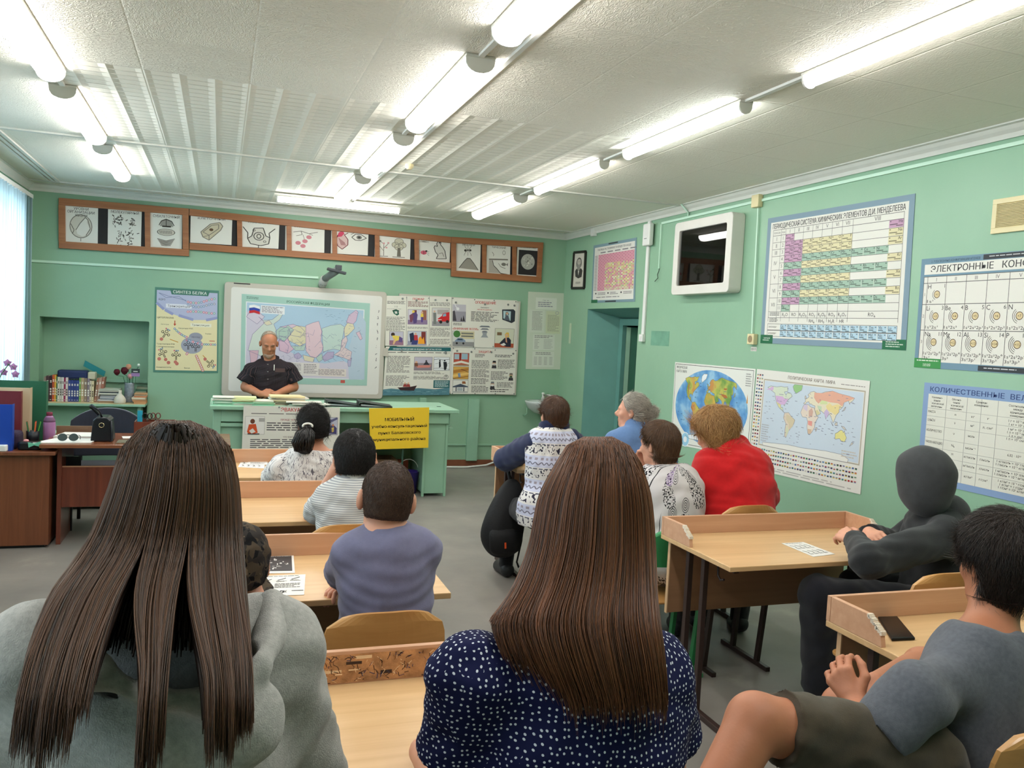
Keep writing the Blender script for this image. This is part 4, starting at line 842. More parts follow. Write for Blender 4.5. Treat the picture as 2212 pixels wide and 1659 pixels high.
class Sheet:
 """a printed sheet: every mark is a thin layer on the sheet, in sheet units W x H (v downward)"""
 def __init__(s, corners, W, H, n, base=PAPER, thick=0.003, bg=True):
  s.c = [np.array(c, float) for c in corners]; s.W, s.H = W, H; s.n = np.array(n, float); s.mb = MB(); s.ms = []; s.T = thick; s.k = 0
  if bg:
   q = [s.c[i] + s.n * k for k in (0, thick) for i in range(4)]
   s.mb.add(q, [(0, 1, 2, 3), (7, 6, 5, 4), (0, 4, 5, 1), (1, 5, 6, 2), (2, 6, 7, 3), (3, 7, 4, 0)], s.mi(base))
 def mi(s, c):
  m = flat(c) if isinstance(c, tuple) else c
  if m not in s.ms: s.ms.append(m)
  return s.ms.index(m)
 def P(s, u, v, l=1):
  a, b = u / s.W, v / s.H
  return (s.c[0] * (1 - a) + s.c[1] * a) * (1 - b) + (s.c[3] * (1 - a) + s.c[2] * a) * b + s.n * (s.T + l * 0.0003 + (s.k % 44) * 6e-6)
 def poly(s, pts, c, l=1):
  s.k += 1; s.mb.add([s.P(u, v, l) for u, v in pts], [tuple(range(len(pts)))], s.mi(c)); return s
 def rect(s, u0, v0, u1, v1, c, l=1): return s.poly([(u0, v0), (u0, v1), (u1, v1), (u1, v0)], c, l)
 def frame(s, u0, v0, u1, v1, w, c, l=1):
  s.rect(u0, v0, u1, v0 + w, c, l); s.rect(u0, v1 - w, u1, v1, c, l); s.rect(u0, v0 + w, u0 + w, v1 - w, c, l); return s.rect(u1 - w, v0 + w, u1, v1 - w, c, l)
 def disc(s, u, v, r, c, l=1, n=14, ry=None): return s.poly([(u + r * math.cos(-2 * PI * k / n), v + (ry or r) * math.sin(-2 * PI * k / n)) for k in range(n)], c, l)
 def ring(s, u, v, r, w, c, l=1, n=18, a0=0.0, a1=2 * PI, ry=1.0):
  for k in range(n):
   a, b = a0 + (a1 - a0) * k / n, a0 + (a1 - a0) * (k + 1) / n
   s.poly([(u + q * math.cos(t), v + q * ry * math.sin(t)) for q, t in ((r - w / 2, a), (r - w / 2, b), (r + w / 2, b), (r + w / 2, a))], c, l)
  return s
 def line(s, pts, w, c, l=1):
  for (x0, y0), (x1, y1) in zip(pts, pts[1:]):
   d = math.hypot(x1 - x0, y1 - y0) or 1; nx, ny = -(y1 - y0) / d * w / 2, (x1 - x0) / d * w / 2
   s.poly([(x0 + nx, y0 + ny), (x1 + nx, y1 + ny), (x1 - nx, y1 - ny), (x0 - nx, y0 - ny)], c, l)
  return s
 def text(s, t, u, v, h, c=INK, l=2, align='C', bold=0.0, sx=1.0, fit=None):
  """baseline at v, capital height about h"""
  V, F = text_shape(t)
  if not len(V): return s
  k = h / 0.72; V = V * k; w = V[:, 0].max() - V[:, 0].min()
  if fit: sx = fit / w
  x = V[:, 0] * sx; w = x.max() - x.min(); x = x - x.min() - {'C': w / 2, 'L': 0, 'R': w}[align]
  for o in ((-0.5, 0.5) if bold else (0,)):
   s.k += 1; s.mb.add([s.P(u + a + o * bold * h * 2.6, v - b, l) for a, b in zip(x, V[:, 1])], F, s.mi(c))
  return s
 def lines(s, u0, v0, u1, v1, n, rnd, c=(110, 106, 102), l=1, th=0.45, ragged=0.3):
  """rows of print too small to read: word-long strokes"""
  dv = (v1 - v0) / n
  for i in range(n):
   u = u0; v = v0 + dv * i; e = u1 - (u1 - u0) * (ragged * rnd.random() if rnd.random() < 0.5 else 0)
   while u < e - 0.2:
    w = (u1 - u0) * rnd.uniform(0.06, 0.2); s.rect(u, v, min(e, u + w), v + dv * th, c, l); u += w + (u1 - u0) * 0.025
  return s
 def build(s, name, label, cat, group=None, children=()):
  lo = np.min([c for c in s.c], 0); t = thing(name, label, cat, tuple(lo), 0, group)
  s.mb.build('sheet' if not children else children, s.ms, t); return t
def wallpx(axis, val, pts): return [(ony if axis == 'Y' else onx)(x, y, val) for x, y in pts]
NB, NR = (0, -1, 0), (-1, 0, 0)
rp = random.Random(7)
def c1(x, y): return (x * 0.31646, 380 + y * 0.31646)
def c2(x, y): return (600 + x * 0.31646, 380 + y * 0.31646)
def c3(x, y): return (1200 + x * 0.23508, 380 + y * 0.23508)
def c6(x, y): return (820 + x * 0.18083, 620 + y * 0.18083)

# ------------------------------------------------------------------ protein synthesis poster
S = Sheet(wallpx('Y', YB - 0.001, [(335, 620), (473, 628), (471, 806), (331, 804)]), 70, 94, NB, (84, 132, 118))
CREAMP, LAV, LAV2 = (228, 216, 172), (178, 182, 208), (150, 154, 196)
S.rect(2, 3, 68.5, 91.5, CREAMP, 1)
S.poly([(2, 3), (2, 17), (10, 24), (20, 29), (30, 32), (42, 34.5), (55, 34), (68.5, 31), (68.5, 3)], LAV, 2)
for a, b in (((2, 17), (10, 24)), ((11, 24.5), (20, 29)), ((26, 30), (42, 34.2)), ((56, 34), (68.5, 31))): S.line([a, b], 3, LAV2, 3)
S.poly([(16, 1), (18, 7), (58, 7), (60, 1)], (70, 118, 104), 3); S.text('СИНТЕЗ БЕЛКА', 38, 5.6, 3.2, (226, 230, 224), 4, bold=0.015, fit=37)
S.text('ЯДРО', 4, 14, 1.9, INK, 3, 'L'); S.rect(12, 17.5, 40, 22, (222, 222, 230), 3); S.text('Транскрипция', 26, 21, 2.4, INK, 4, fit=24)
def beads(pts, c, r=1.35):
 for k, (u, v) in enumerate(pts): S.disc(u, v, r, c[k % len(c)], 4, 8); S.disc(u, v, r * 0.5, (222, 220, 220), 5, 6)
PK, BL, GN, GY = (208, 112, 128), (112, 140, 176), (120, 168, 150), (140, 140, 160)
S.line([(4, 6), (14, 9), (24, 11), (34, 13)], 0.5, (120, 124, 160), 3); S.line([(4, 6), (12, 11), (26, 9), (34, 14)], 0.5, (120, 124, 160), 3)
beads([(36 + 2.9 * k, 14.5 + 1.2 * math.sin(k * .5) - 0.04 * k * k) for k in range(11)], (PK, PK, GN, PK, GN, BL)); beads([(36 + 2.9 * k, 17.5 + 2.2 * math.sin(k * .45)) for k in range(11)], (BL, GY, BL)); beads([(36 + 2.9 * k, 25.5 - 0.6 * math.sin(k * .5)) for k in range(11)], (PK, PK, GN, PK, GN, GN))
S.text('ЦИТОПЛАЗМА', 3, 34, 1.8, INK, 3, 'L', bold=0.01); S.rect(39, 38, 62, 42, (232, 228, 208), 3); S.text('Трансляция', 50, 41, 2.1, INK, 4, fit=19)
S.text('Антикодон', 7, 41, 1.2, (110, 100, 90), 3, 'L'); S.text('Матричная РНК', 26, 45, 1.5, INK, 3, 'L'); S.text('Кодоны', 62, 50, 1.3, INK, 3, 'R')
S.line([(22, 36), (22, 40)], 0.9, (190, 70, 50), 3); S.poly([(20.5, 39.5), (22, 42), (23.5, 39.5)][::-1], (190, 70, 50), 3)
S.disc(45, 53.5, 7.5, (150, 152, 166), 3, 18, 5); S.text('РИБОСОМА', 45, 54.5, 1.5, (60, 60, 70), 4, fit=9); S.disc(41, 63, 12, (158, 160, 174), 3, 22, 9.5)
beads([(22 + 1.9 * k, 45 + 2.0 * k - 0.1 * k * k) for k in range(8)], (BL, GN, BL, PK)); beads([(38 + 1.9 * k, 58 + 0.5 * k) for k in range(7)], (BL, BL, PK)); beads([(52 + 2.4 * k, 61.5) for k in range(7)], (PK, GN, BL, GN))
beads([(36 - 0.6 * k, 72 + k) for k in range(2)], (PK,)); beads([(46 + 0.9 * k, 75 + 2.0 * k) for k in range(9)], ((206, 130, 118),), 1.7)
def trna(u, v, a, ball=True):
 ca, sa = math.cos(a), math.sin(a); R = lambda x, y: (u + x * ca - y * sa, v + x * sa + y * ca)
 S.line([R(-0.6, 5), R(-0.6, 0), R(-3, 0)], 0.6, (40, 36, 34), 4); S.line([R(0.6, 5), R(0.6, 0), R(3, 0)], 0.6, (40, 36, 34), 4); S.ring(*R(-3.5, -0.6), 1.3, 0.6, (40, 36, 34), 4, 8); S.ring(*R(3.5, -0.6), 1.3, 0.6, (40, 36, 34), 4, 8); S.ring(*R(0, -3), 1.6, 0.6, (40, 36, 34), 4, 8)
 for q, c in ((-2, PK), (0, BL), (2, BL)): S.disc(*R(q, -5.6), 0.9, c, 4, 7)
 if ball: S.disc(*R(-0.6, 7.2), 1.9, (200, 120, 108), 4, 10)
for a in ((12, 51, 0.5), (10, 73, -0.5), (24, 75, 0), (61, 83, 2.2), (37, 63, 0, False), (45, 65, 0, False)): trna(*a)
S.text('Транспортные РНК', 3, 63, 1.5, INK, 3, 'L'); S.text('с аминокислотами', 3, 66, 1.5, INK, 3, 'L'); S.line([(17, 57), (26, 60)], 0.8, (206, 150, 60), 3); S.line([(53, 74), (57, 78)], 0.8, (206, 150, 60), 3); S.line([(60, 57.5), (66, 57.5)], 0.7, (190, 70, 50), 3)
for u, v in ((6, 79), (16, 83), (25, 84)): S.disc(u, v, 2, (200, 120, 108), 4, 10)
S.text('Аминокислоты', 3, 89, 1.6, INK, 3, 'L'); S.text('Белок', 33, 89.5, 1.6, INK, 3, 'L')
S.build('wall_poster', 'protein synthesis poster with green border, headed СИНТЕЗ БЕЛКА', 'poster')

# ------------------------------------------------------------------ interactive whiteboard with the map of Russia
WBF = mat('whiteboard_frame', (190, 184, 172), 0.4)
wb = thing('whiteboard', 'large white interactive board with a political map of Russia on it', 'whiteboard', (0.98, YB, 0.83))
q = wallpx('Y', YB - 0.03, [(487, 606), (834, 633), (827, 863), (476, 853)])
x0, x1, z0, z1 = (q[0][0] + q[3][0]) / 2, (q[1][0] + q[2][0]) / 2, (q[2][2] + q[3][2]) / 2, (q[0][2] + q[1][2]) / 2
b = MB(); b.prism(rpoly(x1 - x0, z1 - z0, 0.04, 5, x0, z0), (0, YB - 0.001, 0), (1, 0, 0), (0, 0, 1), (0, -1, 0), 0.045); b.build('frame', WBF, wb, bevel=0.008)
b = MB(); b.prism(rpoly(x1 - x0 - 0.13, z1 - z0 - 0.11, 0.03, 5, x0 + 0.075, z0 + 0.055), (0, YB - 0.046, 0), (1, 0, 0), (0, 0, 1), (0, -1, 0), 0.002); b.build('board_surface', mat('whiteboard_surface', (222, 220, 214), 0.25), wb)
b = MB(); b.box(x1 - 0.02, YB - 0.06, 1.36, x1 + 0.04, YB - 0.045, 1.46); b.build('latch', WBF, wb)
b = MB(); rr = random.Random(2)
for k in range(9):
 z = 1.2 + 0.085 * k
 for j in range(2): b.bar((x1 - 0.1 + rr.uniform(-.012, .012), YB - 0.0485, z + rr.uniform(0, .03)), (x1 - 0.1 + rr.uniform(-.012, .012), YB - 0.0485, z + rr.uniform(0, .05)), 0.006, 0.0008, (0, 1, 0))
b.build('marker_strokes', flat((90, 88, 92)), wb)
MB().box(x0 + 0.1, YB - 0.05, z1 - 0.018, x0 + 0.28, YB - 0.045, z1 - 0.006).build('maker_plate', flat((60, 58, 58)), wb)
cm = thing('camera_arm', 'grey short arm of a projector mirror above the whiteboard', 'projector arm', tuple(ony(700, 605, YB - 0.2)))
p0, p1, p2 = ony(697, 612, YB - 0.06), ony(702, 602, YB - 0.16), ony(728, 584, YB - 0.45)
GREYP = mat('grey_plastic', (120, 126, 126), 0.4)
b = MB(); b.tube([p0 + (0, 0.06, -0.02), p0, p1], [0.045, 0.05, 0.05], 12); b.build('mount', mat('light_grey_plastic', (186, 188, 184), 0.45), cm, smooth=True)
b = MB(); b.tube([p1, p2], [0.04, 0.045], 10); b.build('arm', GREYP, cm, smooth=True)
b = MB(); b.bar(p2 + (-0.11, 0, 0.01), p2 + (0.1, 0, -0.03), 0.1, 0.03, (0, 0, 1)); b.bar(p2 + (-0.02, 0, 0.03), p2 + (0.05, 0, 0.03), 0.07, 0.06); b.build('mirror_head', mat('dark_grey_plastic', (62, 66, 70), 0.4), cm, bevel=0.006)
b = MB()
for k in range(4): b.box(p0[0] - 0.03 + 0.02 * k, p0[1] - 0.058, p0[2] - 0.03, p0[0] - 0.022 + 0.02 * k, p0[1] - 0.05, p0[2] + 0.03)
b.build('vent_slots', GREYP, cm)

mp_ = [c1(1650, 805), c2(630, 870), c2(608, 1432), c1(1640, 1412)]
S = Sheet(wallpx('Y', YB - 0.0485, mp_), 138, 99, NB, (160, 196, 184), 0.0015)
_inv = np.array(mp_)
def pxuv(x, y):
 """photo pixel -> sheet units, by bilinear inverse (few Newton steps)"""
 a = b = 0.5
 for _ in range(8):
  f = (_inv[0] * (1 - a) + _inv[1] * a) * (1 - b) + (_inv[3] * (1 - a) + _inv[2] * a) * b - (x, y)
  da = (_inv[1] - _inv[0]) * (1 - b) + (_inv[2] - _inv[3]) * b; db = (_inv[3] - _inv[0]) * (1 - a) + (_inv[2] - _inv[1]) * a
  J = np.array([da, db]).T; d = np.linalg.solve(J, -f); a += d[0]; b += d[1]
 return a * S.W, b * S.H
def q1(L): return [pxuv(*c1(x, y)) for x, y in L]
def q2(L): return [pxuv(*c2(x, y)) for x, y in L]
S.text('РОССИЙСКАЯ ФЕДЕРАЦИЯ', 70, 6.2, 2.6, (64, 92, 80), 2, bold=0.012, fit=46); S.lines(5, 2.5, 18, 5.5, 2, rp, (90, 120, 110), 2)
S.rect(4.5, 8, 132, 92, (224, 224, 226), 1); S.rect(5.5, 9, 131, 91, (168, 194, 214), 2)
S.rect(5.5, 74, 131, 91, (196, 192, 210), 3)
def land(pts, c, l=4, edge=True, w=0.35):
 c = tuple(int(v * 0.6 + 206 * 0.4) for v in c)
 S.poly(pts if sum((b[0] - a[0]) * (b[1] + a[1]) for a, b in zip(pts, pts[1:] + pts[:1])) > 0 else pts[::-1], c, l)
 if edge: S.line(pts + pts[:1], w, (122, 112, 150), l + 1)
NEI = (196, 186, 212)
land([(5.5, 20), (12, 14), (20, 18), (24, 30), (30, 36), (40, 50), (52, 62), (70, 72), (90, 74), (110, 70), (118, 74), (118, 91), (5.5, 91)], NEI, 3, False)
land(q2([(560, 930), (600, 1000), (590, 1390), (480, 1390), (470, 1200)]), (160, 188, 214), 4, False)
RUS = [('c1', [(1690, 1190), (1720, 1080), (1760, 1040), (1800, 1000), (1760, 960), (1790, 985), (1850, 980), (1900, 940), (1925, 935), (1900, 980), (1860, 1010), (1880, 1060), (1870, 1120), (1830, 1200), (1780, 1230)], (196, 214, 196)),
  ('c1', [(1870, 1060), (1905, 1030), (1960, 1035), (1975, 1080), (1930, 1130), (1890, 1110)], (150, 190, 168)), ('c1', [(1900, 1030), (1990, 1010), (2040, 1030), (2070, 1060), (2040, 1100), (1975, 1085), (1960, 1035)], (206, 172, 196)),
  ('c1', [(1890, 1120), (1930, 1130), (1960, 1160), (1950, 1210), (1900, 1190)], (216, 176, 196)), ('c2', [(60, 1050), (120, 1020), (180, 1030), (180, 1140), (140, 1160), (60, 1120)], (218, 206, 150)), ('c2', [(0, 1060), (60, 1020), (100, 1050), (60, 1100), (0, 1090)], (156, 194, 172)),
  ('c2', [(0, 1090), (60, 1110), (80, 1160), (100, 1180), (60, 1210), (0, 1190)], (214, 160, 190)), ('c2', [(80, 1160), (140, 1160), (180, 1150), (170, 1190), (110, 1190)], (160, 196, 176)), ('c2', [(180, 1020), (230, 1000), (270, 990), (290, 1060), (285, 1120), (300, 1170), (290, 1200), (250, 1240), (210, 1230), (180, 1190)], (222, 178, 192)),
  ('c2', [(290, 1040), (350, 1020), (420, 1010), (450, 1030), (430, 1130), (420, 1190), (370, 1180), (300, 1200)], (176, 208, 196)), ('c2', [(450, 1100), (445, 1040), (470, 1000), (510, 1010), (520, 1040), (480, 1080)], (224, 212, 158)), ('c2', [(460, 1000), (480, 950), (530, 915), (545, 930), (530, 990), (510, 1010)], (206, 166, 200)),
  ('c2', [(420, 1190), (430, 1120), (460, 1090), (470, 1120), (450, 1170), (500, 1200), (490, 1260), (440, 1240), (375, 1220)], (216, 186, 190)), ('c2', [(530, 1070), (555, 1060), (575, 1110), (560, 1120)], (218, 170, 190)), ('c2', [(290, 1240), (330, 1200), (375, 1200), (370, 1240), (310, 1265)], (158, 138, 190)),
  ('c2', [(100, 1220), (130, 1205), (155, 1230), (130, 1250), (105, 1240)], (158, 138, 190)), ('c2', [(160, 1220), (240, 1240), (230, 1270), (170, 1260)], (220, 206, 160)), ('c2', [(250, 1240), (290, 1210), (300, 1250), (270, 1270)], (160, 196, 176)), ('c2', [(470, 1260), (500, 1240), (490, 1300), (475, 1300)], (156, 150, 200)),
  ('c1', [(1680, 960), (1720, 900), (1800, 960), (1750, 1010)], (206, 190, 214)), ('c1', [(1790, 1000), (1830, 985), (1850, 1010), (1815, 1020)], (220, 206, 160)), ('c1', [(1700, 1190), (1760, 1190), (1750, 1260), (1710, 1290)], (206, 150, 170))]
for f, L, c in RUS: land((q1 if f == 'c1' else q2)(L), c, 4)
for k in range(60):
 u, v = rp.uniform(30, 112), rp.uniform(38, 72); S.line([(u, v), (u + rp.uniform(-4, 4), v + rp.uniform(-3, 3)), (u + rp.uniform(-6, 6), v + rp.uniform(-6, 6))], 0.22, (112, 116, 150), 6)
for k in range(50):
 u, v = rp.uniform(88, 128), rp.uniform(12, 84); S.line([(u, v), (u + rp.uniform(1, 4), v + rp.uniform(-2, 2))], 0.25, (110, 130, 160), 6)
for k, c in enumerate([(230, 230, 232), (50, 70, 160), (190, 44, 50)]): S.poly([(8, 12 + 3 * k), (8, 15 + 3 * k), (13, 14 + 3 * k), (19, 15.5 + 3 * k), (19, 12.5 + 3 * k), (13, 11 + 3 * k)], c, 6)
S.rect(20, 11, 45, 20, (224, 224, 226), 5); S.lines(21, 12, 44, 19.5, 5, rp, (110, 110, 120), 6)
S.rect(48, 74, 84, 89, (216, 210, 206), 5); S.lines(49, 75.5, 64, 87, 7, rp, (130, 124, 130), 6); S.lines(67, 75.5, 82, 87, 6, rp, (130, 124, 130), 6); S.rect(82, 80, 114, 89, (216, 206, 200), 5); S.lines(83, 81, 112, 88, 5, rp, (130, 124, 130), 6)
S.lines(8, 85, 30, 88, 2, rp, (150, 140, 150), 6); S.rect(108, 93, 113, 96.5, (190, 90, 80), 2)
S.build('wall_map', 'political map of Russia with mint border headed РОССИЙСКАЯ ФЕДЕРАЦИЯ on the whiteboard', 'map')

# ------------------------------------------------------------------ second board with four civil defence posters
q = wallpx('Y', YB - 0.03, [c6(235, 78), c6(1660, 155), c6(1625, 1290), c6(240, 1240)])
b2 = thing('magnetic_board', 'magnetic board right of the whiteboard covered with four safety posters', 'board', (2.7, YB, 0.88))
x0, x1, z0, z1 = q[0][0], q[2][0], q[2][2], q[0][2]
MB().box(x0, YB - 0.03, z0, x1, YB - 0.001, z1).build('board_surface', mat('whiteboard_surface', (222, 220, 214), 0.25), b2)
b = MB(); t_ = 0.022
for a in ((x0, z1 - t_, x1, z1), (x0, z0, x1, z0 + t_), (x0, z0 + t_, x0 + t_, z1 - t_), (x1 - t_, z0 + t_, x1, z1 - t_)): b.box(a[0], YB - 0.036, a[1], a[2], YB - 0.03, a[3])
b.build('frame', WBF, b2)
YP = YB - 0.037
RED = (188, 44, 44)
def pic(u0, v0, u1, v1, bgc, items, l=2, border=(110, 104, 104)):
 S.rect(u0, v0, u1, v1, border, l); S.rect(u0 + 0.5, v0 + 0.5, u1 - 0.5, v1 - 0.5, bgc, l + 1); w, h = u1 - u0, v1 - v0
 for k, it in enumerate(items):
  if it[0] == 'r': S.rect(u0 + w * it[1], v0 + h * it[2], u0 + w * it[3], v0 + h * it[4], it[5], l + 2 + 0.3 * k)
  elif it[0] == 'd': S.disc(u0 + w * it[1], v0 + h * it[2], w * it[3], it[4], l + 2 + 0.3 * k, 12)
  elif it[0] == 'p':
   pts = [(u0 + w * a, v0 + h * b_) for a, b_ in it[1]]
   if sum((b_[0] - a[0]) * (b_[1] + a[1]) for a, b_ in zip(pts, pts[1:] + pts[:1])) < 0: pts = pts[::-1]
   S.poly(pts, it[2], l + 2 + 0.3 * k)
  elif it[0] == 'l': S.line([(u0 + w * a, v0 + h * b_) for a, b_ in it[1]], it[3], it[2], l + 2 + 0.3 * k)
def magnets(pts, c=(130, 132, 130), r=1.5, name='magnet', on=None, lab=''):
 for k, (u, v) in enumerate(pts):
  p = S.P(u, v, 4); b = MB(); n_ = 14; rr_ = r * np.linalg.norm(S.c[1] - S.c[0]) / S.W
  V = [p + np.array((rr_ * f * math.cos(2 * PI * i / n_), -d, rr_ * f * math.sin(2 * PI * i / n_))) for f, d in ((1, 0), (1, 0.006), (0.8, 0.009)) for i in range(n_)]
  b.add(V, [(j * n_ + i, j * n_ + (i + 1) % n_, (j + 1) * n_ + (i + 1) % n_, (j + 1) * n_ + i) for j in range(2) for i in range(n_)] + [tuple(2 * n_ + i for i in range(n_))])
  tag(b.build('magnet', mat('magnet_grey', c, 0.4)), lab, 'magnet', 'round magnets holding the ' + on)
SKIN = (214, 170, 140)
S = Sheet(wallpx('Y', YP, [c6(75, 103), c6(858, 120), c6(855, 706), c6(66, 702)]), 100, 76, NB)
for u in (31, 65.5): S.rect(u, 0, u + 0.5, 76, (120, 116, 112), 1)
S.text('ПОЖАР', 49, 6, 3.6, RED, 2, bold=0.02, fit=17); S.text('112', 15.5, 17.5, 2.6, (90, 86, 84), 2)
S.lines(2, 8, 29, 13, 3, rp, (80, 76, 74)); S.lines(2, 19.5, 29, 20.5, 1, rp); S.lines(1, 32, 29, 54, 13, rp); S.lines(33, 8, 64, 17, 5, rp, (120, 70, 66)); S.lines(67, 9, 98, 15, 3, rp); S.lines(33, 47, 64, 50, 2, rp); S.lines(67, 48, 98, 62, 8, rp); S.lines(67, 65, 98, 74, 6, rp)
S.poly([(10, 22), (12, 27), (17, 30), (20, 28), (19, 23), (15, 21)], (32, 92, 74), 2); S.poly([(13, 23.5), (14, 27), (17.5, 27), (17, 23.5)], (206, 206, 200), 3); S.line([(10, 23), (15, 21), (20, 23)], 1.4, (24, 70, 58), 3)
pic(33, 20, 63, 43, (206, 200, 210), [('r', 0, 0.7, 1, 1, (140, 120, 150)), ('r', 0.25, 0.05, 0.45, 0.7, (110, 60, 50)), ('r', 0.72, 0.05, 0.95, 0.7, (150, 96, 80)), ('p', [(0.2, 0.3), (0.4, 0.15), (0.5, 0.35), (0.45, 0.9), (0.3, 0.95), (0.25, 0.6)], (88, 70, 120)), ('p', [(0.08, 0.4), (0.25, 0.25), (0.3, 0.5), (0.22, 0.85), (0.12, 0.85)], (120, 70, 90)), ('d', 0.28, 0.15, 0.07, (230, 200, 90)), ('d', 0.72, 0.2, 0.06, SKIN), ('p', [(0.66, 0.28), (0.78, 0.28), (0.8, 0.5), (0.64, 0.5)], (226, 196, 80)), ('p', [(0.66, 0.5), (0.78, 0.5), (0.76, 0.85), (0.68, 0.85)], (90, 70, 140))])
pic(33, 53, 62, 75, (196, 200, 210), [('r', 0.0, 0.7, 1, 1, (150, 150, 170)), ('p', [(0.1, 0.2), (0.3, 0.1), (0.4, 0.7), (0.15, 0.8)], (40, 50, 76)), ('d', 0.42, 0.2, 0.06, SKIN), ('p', [(0.34, 0.28), (0.52, 0.28), (0.55, 0.65), (0.35, 0.65)], (190, 60, 66)), ('r', 0.72, 0.05, 0.95, 0.9, (120, 50, 48)), ('p', [(0.55, 0.9), (0.58, 0.5), (0.68, 0.35), (0.78, 0.6), (0.85, 0.4), (0.9, 0.9)], (236, 160, 50)), ('p', [(0.25, 0.65), (0.55, 0.65), (0.5, 0.95), (0.2, 0.95)], (60, 66, 120))])
pic(70, 17, 97, 45, (206, 202, 200), [('r', 0, 0.75, 1, 1, (150, 146, 150)), ('r', 0.3, 0.1, 0.95, 0.35, (170, 160, 156)), ('p', [(0.32, 0.6), (0.55, 0.45), (0.62, 0.3), (1, 0.22), (1, 0.75), (0.35, 0.78)], (200, 40, 44)), ('p', [(0.64, 0.33), (0.8, 0.3), (0.8, 0.45), (0.6, 0.48)], (130, 170, 190)), ('d', 0.5, 0.78, 0.09, (40, 36, 38)), ('d', 0.88, 0.75, 0.09, (40, 36, 38)), ('d', 0.14, 0.2, 0.05, SKIN), ('p', [(0.06, 0.27), (0.24, 0.27), (0.24, 0.9), (0.08, 0.9)], (120, 124, 120)), ('l', [(0.3, 0.65), (0.55, 0.65)], (230, 226, 220), 1.0)])
pic(6, 54, 27, 75, (190, 186, 200), [('r', 0, 0.65, 1, 1, (150, 110, 130)), ('d', 0.25, 0.22, 0.14, (60, 44, 40)), ('p', [(0.2, 0.3), (0.45, 0.3), (0.8, 0.35), (0.75, 0.6), (0.45, 0.7), (0.35, 0.95), (0.25, 0.95), (0.3, 0.6)], (226, 200, 90)), ('p', [(0.7, 0.35), (0.95, 0.5), (0.9, 0.8), (0.65, 0.75)], (96, 80, 130)), ('p', [(0.3, 0.5), (0.42, 0.55), (0.36, 0.95), (0.28, 0.95)], SKIN)])
magnets([(25, 4), (46, 6), (75, 5), (93, 5)], on='fire poster', lab='grey round magnet along the top of the fire poster'); magnets([(31, 2.5), (64.5, 2.5), (33, 74.5), (66, 74), (98, 74)], (52, 50, 52), 0.8, on='fire poster edges', lab='tiny dark pin holding the edge of the fire poster')
S.build('safety_poster', 'fire safety poster in three columns headed ПОЖАР, upper left of four', 'poster', 'civil defence posters')
# water rules
S = Sheet(wallpx('Y', YP, [c6(75, 712), c6(850, 722), c6(832, 1290), c6(36, 1295)]), 100, 74, NB)
S.poly([(6, 0), (3, 6), (100, 6), (100, 0)], (38, 98, 102), 1); S.text('ПРАВИЛА ПОВЕДЕНИЯ НА ВОДНЫХ ОБЪЕКТАХ ЛЕТОМ', 48, 4.6, 2.4, (226, 232, 230), 2, bold=0.015, fit=74)
S.lines(3, 8, 98, 10, 1, rp, (70, 66, 64)); S.lines(3, 14, 38, 40, 13, rp); S.lines(3, 44, 38, 60, 8, rp); S.lines(44, 38, 96, 42, 3, rp); S.lines(44, 44.5, 92, 50, 4, rp)
pic(44, 15, 72, 36, (186, 180, 196), [('r', 0, 0.45, 1, 1, (140, 128, 136)), ('p', [(0.05, 0.62), (0.95, 0.6), (0.85, 0.78), (0.2, 0.8)], (206, 130, 120)), ('d', 0.66, 0.3, 0.05, (60, 50, 50)), ('p', [(0.5, 0.58), (0.62, 0.36), (0.72, 0.36), (0.85, 0.58)], (50, 50, 60)), ('d', 0.12, 0.4, 0.07, SKIN), ('p', [(0.02, 0.45), (0.2, 0.45), (0.22, 0.7), (0.04, 0.7)], (120, 80, 60))])
pic(74, 15, 99, 36, (222, 224, 226), [('l', [(0.0, 0.2), (0.3, 0.15), (0.6, 0.22), (1, 0.15)], (70, 70, 74), 0.6), ('l', [(0, 0.85), (0.4, 0.8), (1, 0.9)], (70, 70, 74), 0.5), ('p', [(0.32, 0.35), (0.42, 0.3), (0.46, 0.7), (0.34, 0.8)], (36, 40, 46)), ('p', [(0.6, 0.35), (0.8, 0.35), (0.85, 0.6), (0.78, 0.95), (0.66, 0.95), (0.62, 0.6)], (36, 40, 46)), ('d', 0.68, 0.26, 0.05, (36, 40, 46)), ('d', 0.38, 0.26, 0.05, (36, 40, 46)), ('l', [(0.1, 0.5), (0.3, 0.45)], (120, 124, 128), 0.5), ('l', [(0.85, 0.5), (1, 0.42)], (120, 124, 128), 0.5)])
S.ring(94, 46, 3.2, 0.7, (60, 56, 56), 2); S.rect(93.4, 43.6, 94.6, 46.6, (60, 56, 56), 2); S.disc(94, 48, 0.6, (60, 56, 56), 2, 8)
S.rect(75, 51, 100, 63, (38, 98, 102), 1); S.lines(77, 52.5, 98, 62, 6, rp, (196, 216, 214), 2)
S.poly([(0, 65), (12, 63.5), (30, 65.5), (52, 63), (78, 65), (100, 62), (100, 74), (0, 74)][::-1], (84, 128, 140), 1)
for k in range(26): u, v = rp.uniform(0, 92), rp.uniform(66, 73); S.rect(u, v, u + rp.uniform(3, 9), v + 0.6, ((126, 166, 176), (58, 100, 116))[k % 2], 2)
S.poly([(21, 62), (26, 66.5), (46, 67), (50, 59), (40, 61)], (58, 40, 42), 3)
for u in (32, 37): S.disc(u, 55.5, 1.4, SKIN, 4, 8); S.poly([(u - 2, 57), (u - 3, 61), (u + 3, 61), (u + 2, 57)], (150, 60, 56), 3)
magnets([(24, 6), (65, 3)], on='water poster', lab='grey round magnet on the water rules poster header'); magnets([(92, 8)], (30, 48, 50), 2.2, on='water poster corner', lab='large dark magnet on the water rules poster')
S.build('safety_poster', 'water rules poster with a boat on a painted sea, lower left of four', 'poster', 'civil defence posters')
